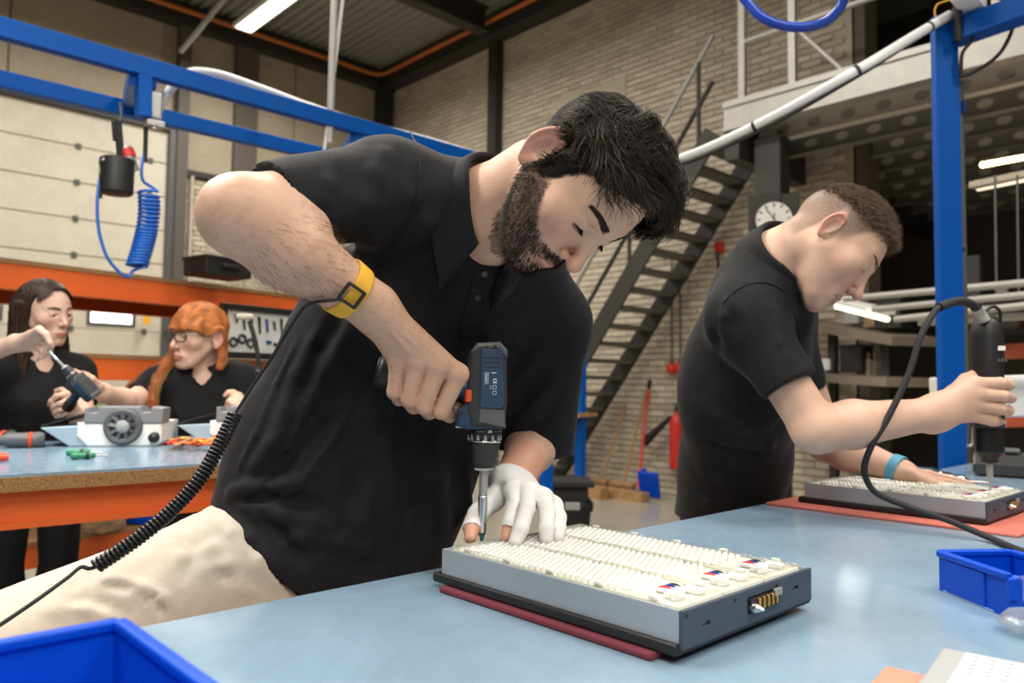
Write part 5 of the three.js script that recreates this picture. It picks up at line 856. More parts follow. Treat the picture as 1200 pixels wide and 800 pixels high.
  const markM = std(C(0.004, 0.004, 0.005), 0.4);
  const line = (pts, r = 0.0007) => tube(pts.map(([x, y]) => onShirt(x, y, 0.0004)), r, 16, 5);
  const straight = (x0, y0, x1, y1) => { const q = []; for (let i = 0; i <= 10; i++) q.push([mix(x0, x1, i / 10), mix(y0, y1, i / 10)]); return line(q, 0.0006); };
  wpart('woven_mark', [[589, 395, 602, 381], [602, 381, 631, 419], [589, 395, 613, 444], [600, 412, 604, 397], [604, 397, 612, 409], [613, 404, 617, 421], [617, 421, 622, 409], [631, 419, 613, 444]].map((q) => straight(...q)), markM, shirt);
  for (const [pts] of [[[[481, 155], [492, 190], [487, 235], [462, 285], [436, 312]]]]) wpart('seam', tube(pts.map(([x, y]) => onShirt(x, y, 0.0003)), 0.0011, 30, 5), M.polo, shirt);
  wpart('collar', collarGeo(C7.clone().lerp(nk, 0.02).addScaledVector(front3, 0.012), nAx.clone().lerp(spineUp, 0.35), front3, 0.072, { from: 0.42, to: 0.42, dip: 0.055 }), M.polo, shirt);
  // ---- trousers
  const HR = P(345, 648, 1.17), KN = P(-150, 838, 0.84), HL = P(440, 690, 1.24), KL = HL.clone().add(V(0.05, -0.44, 0.02)), AL = KL.clone().add(V(0.0, 0, -0.05)).setY(0.09), AR = KN.clone().add(V(0.06, -0.46, -0.08));
  const legs = blend(0.05, [flat(T0.clone().lerp(T1, 0.6), T0, 0.15, 0.165, 0.11, 0.12, fX), flat(T0, T0.clone().addScaledVector(hemAx, -0.1), 0.165, 0.16, 0.12, 0.12, fX), cap(HR, KN, 0.106, 0.078), cap(HL, KL, 0.09, 0.065), cap(KL, AL, 0.062, 0.05), cap(KN, AR, 0.072, 0.052)]);
  const LP = (a) => a.map(([x, y]) => hit(legs, x, y, 0.6, 1.7));
  const pf = folds([
    [LP([[352, 694], [318, 655], [282, 628]]), 0.0065, -0.007], [LP([[338, 694], [305, 655], [270, 625], [252, 604]]), 0.011, 0.006], [LP([[290, 690], [266, 676], [250, 668]]), 0.006, -0.006], [LP([[300, 700], [280, 684], [262, 676]]), 0.008, 0.004],
    [LP([[196, 724], [178, 702], [150, 688], [115, 684]]), 0.0065, -0.007], [LP([[190, 716], [165, 690], [112, 674]]), 0.010, 0.007], [LP([[205, 718], [190, 700], [172, 686]]), 0.007, 0.005], [LP([[160, 726], [120, 706], [70, 704]]), 0.008, -0.004], [LP([[150, 730], [100, 712], [40, 716]]), 0.010, 0.004],
    [LP([[330, 672], [270, 660], [215, 672]]), 0.012, 0.004], [LP([[300, 648], [245, 640], [190, 658]]), 0.013, 0.004], [LP([[265, 618], [230, 640], [212, 690]]), 0.012, -0.004], [LP([[238, 598], [215, 612], [205, 640]]), 0.008, 0.005], [LP([[255, 592], [228, 602], [196, 616]]), 0.005, 0.005], [LP([[212, 612], [188, 618], [168, 634]]), 0.006, 0.004], [LP([[150, 645], [110, 665], [60, 690]]), 0.010, 0.003],
  ]);
  const trF = (x, y, z) => legs(x, y, z) - (Math.abs(legs(x, y, z)) < 0.05 ? 0.75 * pf(x, y, z) + 0.0018 * fbm(x * 9, y * 9, z * 9, 2) + 0.0006 * fbm(x * 28, y * 28, z * 28, 2) : 0);
  wpart('trousers', nets(trF, ...boxOf([HR, KN, HL, KL, AL, AR, T0], 0.15), 0.007), clothMat(C(0.64, 0.56, 0.46), { sheen: 0.2, map: rep(T.scuff, 4), bumpScale: 0.00025 }), man);
  const shoe = (a, d) => blend(0.03, [cap(a.clone().setY(Math.max(0.05, a.y - 0.03)), a.clone().setY(Math.max(0.045, a.y - 0.06)).addScaledVector(d, 0.15), 0.045, 0.038)]);
  for (const [a, d] of [[AL, V(0.1, 0, 1)], [AR, V(-0.3, 0, 0.95)]]) wpart('shoe', nets(shoe(a, d), ...boxOf([a, a.clone().addScaledVector(d, 0.2).setY(Math.max(0, a.y - 0.1))], 0.08), 0.009), M.black, man);
  // ---- hair
  reseed(77);
  const st = new Strands(), gp = gHead.attributes.position, gn2 = gHead.attributes.normal, roots = [], beardRoots = [];
  for (let i = 0; i < gp.count; i++) { const l = hd.loc(gp.getX(i), gp.getY(i), gp.getZ(i)); if (l[1] > -0.12 && hairline(l) > 0) roots.push([i, l]); else if (beardMask(l) > 0.15 && l[1] > -0.118) beardRoots.push([i, l]); }
  const thick = (l) => { const back = sstep(0.02, -0.06, l[2]), top = sstep(0.02, 0.085, l[1]); return mix(mix(0.0045, 0.014, top), mix(0.003, 0.005, top), back) + 0.014 * sstep(0.01, 0.075, l[2]) * sstep(0.055, 0.09, l[1]); };
  const wave = (l) => { const s = l[0] * 0.6 + l[2] * 0.35, w = noise(l[0] * 16 + 4, l[1] * 16, l[2] * 16) * 2.2; return 0.5 + 0.5 * Math.sin(s * 210 + w * 3.2); };
  const capF = (x, y, z) => { const l = hd.loc(x, y, z), h = hairline(l), top = sstep(0.03, 0.09, l[1]), t = thick(l) * 0.72, lump = (0.007 * (wave(l) - 0.5) + 0.005 * fbm(l[0] * 30 + 2, l[1] * 30, l[2] * 22, 2)) * (0.15 + top) * sstep(-0.08, 0.0, l[2]); return Math.max(hd.field(x, y, z) - (t + lump) * sstep(-0.004, 0.03, h), -h * 0.9 + 0.006); };
  const dark = [0.012, 0.0085, 0.0065];
  const hm = phy(C(1, 1, 1), 0.5, 0, { vertexColors: true, specularIntensity: 0.55 });
  const hair = wpart('hair', paint(nets(capF, ...hd.box(0.055), 0.004, 1), () => dark), phy(C(1, 1, 1), 0.85, 0, { vertexColors: true, specularIntensity: 0.15 }), man);
  // strands follow the head: back and sides lie down, the long top is swept forward and to his left in waves
  for (let s = 0; s < 14000; s++) {
    const [i, l] = roots[Math.floor(rnd(0, roots.length))], top = sstep(0.035, 0.085, l[1]), fr = sstep(-0.06, 0.0, l[2]) * top;
    const len = mix(0.016, 0.10, Math.max(fr, 0.25 * top)) * rnd(0.7, 1.1), N = fr > 0.3 ? 14 : 6, pts = []; let p = [...l];
    const ph = noise(l[0] * 26, l[1] * 26, l[2] * 26) * 4.5, lift = rnd(0.6, 1.5), curl = rnd(0.7, 1.3);
    const ft = sstep(0.035, 0.07, l[2]), tp = sstep(0.0, 0.04, l[2]) * (1 - sstep(0.05, 0.075, l[1]));
    const d0 = [mix(0, mix(0.55, 0.75, ft), fr), mix(-0.6, mix(0.0, 0.55, ft), fr) + 0.35 * tp, mix(-0.8, mix(0.75, -0.12, ft), fr) - 0.6 * tp];
    for (let k = 0; k < N; k++) {
      const u = k / (N - 1), q = hd.at(...p); pts.push(q);
      const e = 0.002, g = [hd.f0(p[0] + e, p[1], p[2]) - hd.f0(p[0] - e, p[1], p[2]), hd.f0(p[0], p[1] + e, p[2]) - hd.f0(p[0], p[1] - e, p[2]), hd.f0(p[0], p[1], p[2] + e) - hd.f0(p[0], p[1], p[2] - e)], gm = Math.hypot(...g) || 1;
      const wv = Math.sin(u * 7.5 * curl + ph * 2 + p[0] * 60) * 0.55 * fr, d = [d0[0] + wv * 0.9 + noise(p[0] * 15, p[1] * 15, p[2] * 15) * 1.3 * fr, d0[1] + noise(p[0] * 15 + 7, p[1] * 15, p[2] * 15) * 0.5 * fr, d0[2] - wv * 0.7 + noise(p[0] * 15, p[1] * 15 + 5, p[2] * 15) * 0.9 * fr];
      const dn = (d[0] * g[0] + d[1] * g[1] + d[2] * g[2]) / gm; const want = thick(p) * lift * (u < 0.15 ? u / 0.15 : 1) + 0.0012 + 0.010 * (wave(p) - 0.3) * fr, f0 = hd.f0(...p), corr = clamp((want - f0) / (len / N) * 0.5, -0.7, u < 0.2 ? 1.3 : 0.45);
      const t = d.map((q2, a) => q2 - dn * g[a] / gm), tm = Math.hypot(...t) || 1, dd = t.map((q2, a) => q2 / tm + corr * g[a] / gm), m = Math.hypot(...dd);
      for (let a = 0; a < 3; a++) p[a] += dd[a] / m * len / N;
    }
    const gl = rnd(0.4, 1.4) * (0.6 + 1.3 * Math.pow(wave(l), 2)); st.add(pts, 0.00072, 0.00025, [0.027 * gl, 0.0185 * gl, 0.0135 * gl]);
  }
  wpart('strands', st.geo(), hm, hair);
  const bs = new Strands(), bd = hd.dir(0, -0.75, 0.35);
  for (let s = 0; s < 5600; s++) { const [i, l] = beardRoots[Math.floor(rnd(0, beardRoots.length))]; if (rnd() > beardMask(l) * 1.1) continue; const p = V(gp.getX(i) + rnd(-0.0012, 0.0012), gp.getY(i) + rnd(-0.0012, 0.0012), gp.getZ(i) + rnd(-0.0012, 0.0012)), n = V(gn2.getX(i), gn2.getY(i), gn2.getZ(i)), len = rnd(0.003, 0.0065) * (l[1] < -0.07 ? 1.35 : 1) * (l[1] > -0.02 ? 0.7 : 1); const m = p.clone().addScaledVector(n, len * 0.5).addScaledVector(bd, len * 0.3), e = p.clone().addScaledVector(n, len * 0.62).addScaledVector(bd, len * 0.85).add(V(rnd(-1, 1), rnd(-1, 1), rnd(-1, 1)).multiplyScalar(len * 0.2)); const g = rnd(0.5, 1.9); bs.add([p, m, e], 0.00042, 0.00015, [0.020 * g, 0.0125 * g, 0.0085 * g]); }
  wpart('beard', bs.geo(), hm, man);
  for (const sx of [-1, 1]) { const es = new Strands(); for (let s = 0; s < 380; s++) { const u = rnd(), yy = 0.0265 + 0.0065 * Math.sin(u * 2.2) + rnd(-0.0046, 0.0046) * (1.15 - u * 0.7), xx = sx * mix(0.011, 0.049, u); let zz = 0.11; while (hd.f0(xx, yy, zz) > 0.0002 && zz > 0.03) zz -= 0.0006; const d = [sx * 0.8, 0.35 - u * 0.6, 0.35]; const pts = [0, 0.5, 1].map((k) => hd.at(xx + d[0] * 0.008 * k, yy + d[1] * 0.008 * k, zz + d[2] * 0.006 * k - 0.004 * k * k)); es.add(pts, 0.00045, 0.00015, [0.026, 0.017, 0.012]); } wpart('eyebrow', es.geo(), hm, man); }
  for (const sx of [-1, 1]) { const es = new Strands(); for (let s = 0; s < 46; s++) { const u = (s / 45 - 0.5) * 2, xx = sx * 0.0315 + u * 0.0115, yy = 0.0022 + 0.0018 * (1 - u * u), z0 = 0.0865 - 0.003 * u * u - 0.004 * (sx * u > 0 ? u * u : 0); const pts = [0, 0.5, 1].map((k) => hd.at(xx + u * 0.003 * k, yy - 0.006 * k + 0.002 * k * k, z0 + 0.006 * k)); es.add(pts, 0.0003, 0.0001, [0.01, 0.007, 0.005]); } wpart('eyelash', es.geo(), hm, man); }
  // forearm hair
  const fa = new Strands(), ap = gBody.attributes.position, an = gBody.attributes.normal, fd2 = WR.clone().sub(EL).normalize();
  for (let s = 0; s < 60000; s++) { const i = Math.floor(rnd(0, ap.count)), p = V(ap.getX(i), ap.getY(i), ap.getZ(i)); const t = p.clone().sub(EL).dot(fd2) / EL.distanceTo(WR); if (Math.abs(foreR(p.x, p.y, p.z)) > 0.003 || t < 0.1) continue; const n = V(an.getX(i), an.getY(i), an.getZ(i)), sd = V(rnd(-1, 1), rnd(-1, 1), rnd(-1, 1)).multiplyScalar(0.4), len = rnd(0.006, 0.014); if (rnd() > 0.4) continue; fa.add([p, p.clone().addScaledVector(n, len * 0.3).addScaledVector(fd2.clone().add(sd), len * 0.5), p.clone().addScaledVector(n, len * 0.35).addScaledVector(fd2.clone().add(sd), len)], 0.00014, 0.00007, [0.13, 0.075, 0.042]); }
  const hp = gHand.attributes.position, hn = gHand.attributes.normal; for (let s = 0; s < 3800; s++) { const i = Math.floor(rnd(0, hp.count)), p = V(hp.getX(i), hp.getY(i), hp.getZ(i)), t = p.clone().sub(EL).dot(fd2) / EL.distanceTo(WR); if (t > 0.98 && rnd() < 0.85 || t > 1.25) continue; if (rnd() > 0.25) continue; const n = V(hn.getX(i), hn.getY(i), hn.getZ(i)), sd = V(rnd(-1, 1), rnd(-1, 1), rnd(-1, 1)).multiplyScalar(0.4), len = rnd(0.005, 0.011); fa.add([p, p.clone().addScaledVector(n, len * 0.3).addScaledVector(fd2.clone().add(sd), len * 0.5), p.clone().addScaledVector(n, len * 0.35).addScaledVector(fd2.clone().add(sd), len)], 0.00014, 0.00007, [0.13, 0.075, 0.042]); }
  wpart('arm_hair', fa.geo(), hm, man);
  manArm = blend(0.006, [uArm, foreR, handRF]);
}
// ------------------------------------------------------------------ the drill, its wrist strap and the black screwdriver
const printTex = (w, h, draw) => { const t = texture(w, h, draw); t.wrapS = t.wrapT = THREE.ClampToEdgeWrapping; return t; };
// a cordless drill: y along the bit (tip at 0), the grip along -x, sizes in metres
function cordlessDrill(label, opts = {}) {
  const t = thing('cordless_drill', label, 'drill'), s = 0.001194, u = (x) => (x - 562) * s, v = (y) => (633 - y) * s;
  // housing: dark shell, blue side panels, cap
  const shell = extrude([[u(538), v(478)], [u(541), v(412)], [u(550), v(401)], [u(575), v(399)], [u(584), v(408)], [u(586), v(470)], [u(584), v(499)], [u(543), v(499)]], 0.050, 0.007, [], 3).translate(0, 0, -0.025);
  mesh('housing', shell, M.grip, t);
  for (const z of [0.0315, -0.0315]) {
    const side = mesh('side_panel', extrude([[u(554), v(475)], [u(554), v(407)], [u(579), v(407)], [u(582), v(472)], [u(578), v(476)]], 0.0032, 0.0012, [], 2).translate(0, 0, z > 0 ? z : z - 0.0032), M.navy, t);
    for (let i = 0; i < 3; i++) mesh('vent_slot', rbx(0.024, 0.0022, 0.0012, 0.0005, u(566), v(417 + i * 5.5), z + Math.sign(z) * 0.0045).rotateZ(0), M.black, side);
    if (z > 0 && !opts.plain) mesh('print', new THREE.PlaneGeometry(0.026, 0.048).translate(u(567), v(451), z + 0.0046), phy(C(1, 1, 1), 0.5, 0, { map: printTex(256, 480, (x, w, h) => { x.fillStyle = '#1e3a56'; x.fillRect(0, 0, w, h); x.save(); x.translate(w / 2, h / 2); x.rotate(Math.PI / 2); x.fillStyle = '#dfe6ea'; x.font = 'bold 64px sans-serif'; x.fillText('CE', -120, -18); x.lineWidth = 5; x.strokeStyle = '#dfe6ea'; x.strokeRect(-20, -60, 46, 46); x.beginPath(); x.arc(80, -40, 26, 0, 7); x.stroke(); x.font = 'bold 28px sans-serif'; x.fillRect(-20, 14, 52, 5); for (let i = 0; i < 4; i++) { x.fillRect(-200, 48 + i * 15, 160 + 40 * Math.sin(i * 3), 5); } x.fillRect(-200, -60, 10, 70); x.restore(); }) }), side);
  }
  mesh('cap', extrude([[u(541), v(413)], [u(549), v(400)], [u(576), v(398)], [u(585), v(408)], [u(585.5), v(416)], [u(553), v(408)]], 0.054, 0.005, [], 3).translate(0, 0, -0.027), M.greyDark, t);
  for (const [x, y] of [[560, 405], [570, 404]]) mesh('screw', cyl(0.0022, 0.0022, 0.003, 10).rotateX(Math.PI / 2).translate(u(x), v(y), 0.0325), M.black, t);
  mesh('gear_band', extrude([[u(553), v(492)], [u(554), v(470)], [u(582), v(478)], [u(585), v(498)]], 0.062, 0.002, [], 2).translate(0, 0, -0.031), M.greyDark, t);
  mesh('gear_case', extrude([[u(527), v(497)], [u(529), v(478)], [u(541), v(468)], [u(556), v(472)], [u(584), v(487)], [u(584), v(499)], [u(540), v(501)]], 0.048, 0.006, [], 3).translate(0, 0, -0.024), M.navy, t);
  for (const [x, y] of [[533, 482], [545, 482]]) mesh('screw', cyl(0.0026, 0.0026, 0.004, 12).rotateX(Math.PI / 2).translate(u(x), v(y), 0.0295), M.black, t);
  mesh('lamp_lens', rbx(0.010, 0.004, 0.014, 0.0015, u(531), v(498), 0.01), M.white, t);
  mesh('trigger', extrude([[u(536), v(470)], [u(535), v(456)], [u(546), v(454)], [u(546), v(470)]], 0.03, 0.004, [], 3).translate(0, 0, -0.015), M.red, t);
  mesh('switch_button', rbx(0.010, 0.017, 0.012, 0.002, u(541), v(462), 0.026), std(C(0.75, 0.09, 0.02), 0.45), t);
  // torque collar with numbers, chuck, bit and socket
  const col = mesh('torque_collar', lathe([[0.0215, v(513)], [0.0232, v(512)], [0.0238, v(499)], [0.0225, v(497)], [0.01, v(497)]], 40), M.black, t);
  mesh('number_band', new THREE.CylinderGeometry(0.0241, 0.0241, 0.0085, 40, 1, true).translate(0, v(503), 0), phy(C(1, 1, 1), 0.5, 0, { map: printTex(1024, 64, (x, w, h) => { x.fillStyle = '#0c0c0d'; x.fillRect(0, 0, w, h); x.fillStyle = '#d9d9d6'; x.font = 'bold 40px sans-serif'; for (let i = 0; i < 6; i++) { if (i < 2) x.fillText(['20', '15'][i], 20 + i * 170, 46); for (let k = 0; k < 3; k++) { x.beginPath(); x.arc(100 + i * 170 + k * 24, 34, 5, 0, 7); x.fill(); } } }) }), col);
  for (let i = 0; i < 14; i++) { const a = i / 14 * 6.283; mesh('grip_tooth', extrude([[-0.0022, 0], [0.0022, 0], [0.0012, 0.007], [-0.0012, 0.007]], 0.0014, 0.0003).translate(0, 0, 0.0228).rotateY(a).translate(0, v(513.5), 0), M.steel, col); }
  mesh('chuck_ring', lathe([[0.018, v(517)], [0.0232, v(516.5)], [0.0236, v(514)], [0.018, v(513)]], 40), M.chrome, t);
  mesh('chuck', lathe([[0.006, v(547)], [0.0172, v(546)], [0.0185, v(542)], [0.0218, v(519)], [0.0224, v(517)], [0.0, v(517)]], 40), std(C(0.02, 0.02, 0.021), 0.38), t);
  mesh('chuck_nose', lathe([[0.004, v(550)], [0.0125, v(549.5)], [0.0135, v(547)], [0.012, v(545)]], 32), M.white, t);
  mesh('bit', cyl(0.0056, 0.0056, (580 - 546) * s, 18, 0, v(563), 0), M.steel, t);
  mesh('socket', lathe([[0.0, v(624)], [0.0056, v(624)], [0.0064, v(622)], [0.0066, v(582)], [0.0058, v(579)], [0.0, v(579)]], 24), M.chrome, t);
  mesh('tip', lathe([[0.0, v(633)], [0.002, v(633)], [0.0032, v(629)], [0.0046, v(624)], [0.0, v(623)]], 16), std(C(0.03, 0.22, 0.20), 0.4, 0.4), t);
  // grip and battery
  const a = V(u(552), v(458), 0), b = V(u(462), v(441), 0), gd = b.clone().sub(a).normalize(), gu = V(-gd.y, gd.x, 0);
  const grip = (r, w, l0, l1, m, name) => mesh(name, align(new THREE.CapsuleGeometry(r, (l1 - l0), 8, 24).scale(1, 1, w).translate(0, (l0 + l1) / 2, 0), a, b), m, t);
  grip(0.0185, 0.92, 0.0, 0.105, M.grip, 'grip');
  mesh('grip_shell', align(new THREE.CapsuleGeometry(0.0178, 0.085, 8, 24).scale(1, 1, 1.06).translate(0, 0.055, 0), a, b), M.navy, t);
  const bt = mesh('battery', align(lathe([[0, 0.092], [0.021, 0.092], [0.0235, 0.095], [0.0235, 0.136], [0.0225, 0.142], [0.0, 0.143]], 32), a, b), M.black, t);
  mesh('battery_end', align(lathe([[0.008, 0.1425], [0.0205, 0.1425], [0.021, 0.1442], [0, 0.1442]], 24), a, b), M.greyDark, bt);
  mesh('battery_latch', rbx(0.014, 0.006, 0.012, 0.002).applyMatrix4(frameOf(gd, gu.clone(), V(0, 0, 1), a.clone().addScaledVector(gd, 0.122).addScaledVector(gu, -0.0235))), std(C(0.75, 0.09, 0.02), 0.45), bt);
  mesh('clip', rbx(0.024, 0.014, 0.004, 0.002).applyMatrix4(frameOf(gd, gu.clone(), V(0, 0, 1), a.clone().addScaledVector(gd, 0.092).addScaledVector(gu, 0.012).add(V(0, 0, 0.020)))), M.navy, t);
  mesh('screw', cyl(0.0028, 0.0028, 0.003, 12).rotateX(Math.PI / 2).applyMatrix4(new THREE.Matrix4().makeTranslation(...a.clone().addScaledVector(gd, 0.092).addScaledVector(gu, 0.012).add(V(0, 0, 0.0225)).toArray())), M.steel, t);
  return t;
}
const drill = cordlessDrill('dark blue cordless drill in the bearded man\'s hand, its bit on the LED panel');
{
  const flat_ = V(camR.x, 0, camR.z).normalize(), back = flat_.clone().cross(V(0, 1, 0));
  drill.setRotationFromMatrix(new THREE.Matrix4().makeBasis(flat_, V(0, 1, 0), back).multiply(new THREE.Matrix4().makeRotationY(0.10)).multiply(new THREE.Matrix4().makeRotationZ(-0.012)));
  drill.position.copy(P(564.5, 634, 1.082));
}
{ // yellow wrist strap with a coiled cord
  const t = thing('wrist_strap', 'yellow wrist strap with a black buckle and long coiled black cord on the drilling arm', 'wrist strap', P(418, 346, 0.975));
  const EL = P(281, 252, 0.88), WR = P(436, 358, 0.995), ax = WR.clone().sub(EL).normalize(), e1 = ax.clone().cross(camB).normalize(), e2 = ax.clone().cross(e1).normalize();
  const f = manArm, n = 48, ringAt = (w, off) => { const c = EL.clone().lerp(WR, 0.80).addScaledVector(ax, w), out = []; for (let i = 0; i <= n; i++) { const a = i / n * 2 * Math.PI, d = e1.clone().multiplyScalar(Math.cos(a)).addScaledVector(e2, Math.sin(a)); let r = 0.015; for (; r < 0.06; r += 0.0007) { const q = c.clone().addScaledVector(d, r); if (f(q.x, q.y, q.z) > off) break; } out.push(c.clone().addScaledVector(d, r)); } return out; };
  const loft = (rings) => { const m = rings.length, pos = [], idx = []; for (const r of rings) for (const p of r) pos.push(p.x, p.y, p.z); for (let j = 0; j < m - 1; j++) for (let i = 0; i < n; i++) { const a = j * (n + 1) + i, b = a + n + 1; idx.push(a, a + 1, b + 1, a, b + 1, b); } const g = new THREE.BufferGeometry(); g.setAttribute('position', new THREE.BufferAttribute(new Float32Array(pos), 3)); g.setIndex(idx); g.computeVertexNormals(); return metreUV(g); };
  wpart('band', loft([ringAt(-0.012, 0.0002), ringAt(-0.012, 0.0026), ringAt(-0.0095, 0.0031), ringAt(0.0095, 0.0031), ringAt(0.012, 0.0026), ringAt(0.012, 0.0002)]), std(C(0.80, 0.43, 0.035), 0.75, 0, { bumpMap: rep(T.weave, 14), bumpScale: 0.0003 }), t);
  const fld = (x, y, z) => f(x, y, z) - 0.003, bp = hit(fld, 411, 345, 0.7, 1.3), bn = gradOf(fld, bp), bs = bn.clone().cross(ax).normalize(), B = frameOf(ax, bs, bn, bp.clone().addScaledVector(bn, 0.0035));
  for (const [w, h, x, y] of [[0.026, 0.004, 0, 0.011], [0.026, 0.004, 0, -0.011], [0.004, 0.024, 0.012, 0], [0.004, 0.024, -0.012, 0]]) wpart('buckle_bar', rbx(w, h, 0.004, 0.0012, x, y, 0).applyMatrix4(B), M.black, t);
  const A = hit(fld, 398, 349, 0.7, 1.3).addScaledVector(bn, 0.004);
  const path = [A, P(384, 352, 0.925), P(362, 356, 0.93), P(342, 380, 0.96), P(318, 420, 0.99), P(296, 452, 0.995), P(276, 484, 0.985)];
  wpart('cord', tube(path, 0.0022, 60, 6), M.rubber, t);
  const cpts = [P(276, 484, 0.985), P(258, 520, 0.97), P(236, 558, 0.955), P(205, 594, 0.94), P(165, 628, 0.92), P(112, 664, 0.895)], cv = new THREE.CatmullRomCurve3(cpts), L = cv.getLength(), turns = 46, coil = [];
  const fr = cv.computeFrenetFrames(turns * 8);
  for (let i = 0; i <= turns * 8; i++) { const a = i / 8 * 2 * Math.PI, q = cv.getPointAt(i / (turns * 8)); coil.push(q.addScaledVector(fr.normals[i], Math.cos(a) * 0.0074).addScaledVector(fr.binormals[i], Math.sin(a) * 0.0074)); }
  wpart('coil', tube(coil, 0.0024, turns * 14, 6), M.blackGloss, t);
  wpart('cord', tube([cpts[5], P(104, 666, 0.888), P(96, 664, 0.885), P(80, 676, 0.87), P(40, 705, 0.83), P(-30, 752, 0.78)], 0.0024, 50, 6), M.rubber, t);
}
{ // black electric screwdriver of the second man, with its cable
  const d = 1.625, k = d / 900, tip = P(1160.5, 575.5, d), t = thing('electric_screwdriver', 'black electric screwdriver held upright on the second LED panel', 'screwdriver', tip), h = (y) => (577 - y) * k, w = (x) => x * k;
  mesh('bit', lathe([[0, 0], [0.0018, 0], [0.0024, h(567)], [0.0062, h(564)], [0.0068, h(546)], [0.0058, h(541)], [0, h(541)]], 20), M.steel, t);
  mesh('nose', lathe([[0, h(543)], [w(9), h(543)], [w(10), h(537)], [w(14), h(535)], [w(15), h(531)], [0, h(531)]], 32), M.black, t);
  mesh('collar', lathe([[0, h(535)], [w(14.5), h(535)], [w(15.5), h(530)], [w(16), h(505)], [w(15), h(503)], [0, h(503)]], 32), M.blackGloss, t);
  mesh('body', lathe([[0, h(505)], [w(16.5), h(503)], [w(16), h(470)], [w(17), h(430)], [w(17.5), h(395)], [w(15.5), h(380)], [w(9), h(372)], [0, h(371)]], 36), M.black, t);
  mesh('label', rbx(w(10), w(5.5), 0.002, 0.0006).applyMatrix4(frameOf(V(camR.x, 0, camR.z).normalize(), V(0, 1, 0), V(camR.x, 0, camR.z).normalize().cross(V(0, 1, 0)), V(0, h(409), 0).addScaledVector(camB, w(16.6)).addScaledVector(camR, w(6)))), M.white, t);
  for (let i = 0; i < 3; i++) mesh('vent', rbx(w(2.5), w(4), 0.002, 0.0005).applyMatrix4(frameOf(camR.clone(), V(0, 1, 0), camB.clone(), V(0, h(423), 0).addScaledVector(camB, w(17)).addScaledVector(camR, w(3 + i * 4)))), M.greyDark, t);
  wpart('hook', tube([P(1155, 375, d), P(1156, 364, d), P(1164, 359, d), P(1171, 364, d), P(1172, 377, d)], 0.0035, 24, 7), M.blackGloss, t);
  wpart('cable_sleeve', tube([P(1154, 376, d), P(1149, 368, d), P(1144, 360, d - 0.01)], 0.0115, 10, 12), M.steelDull, t);
  const cab = [P(1149, 368, d), P(1138, 356, d - 0.02), P(1122, 353, d - 0.04), P(1100, 360, d - 0.08), P(1080, 392, d - 0.11), P(1064, 440, d - 0.13), P(1040, 490, d - 0.14), P(1020, 525, d - 0.14), P(1013, 552, d - 0.13), P(1024, 575, d - 0.13), P(1060, 592, d - 0.16), P(1110, 609, d - 0.21), onY(1160, 630, BENCH + 0.009), onY(1205, 648, BENCH + 0.007), onY(1290, 668, BENCH + 0.007)];
  wpart('cable', tube(cab, 0.0062, 140, 8), M.rubber, t); wpart('strain_relief', tube(cab.slice(0, 4), 0.009, 20, 10), M.rubber, t);
}
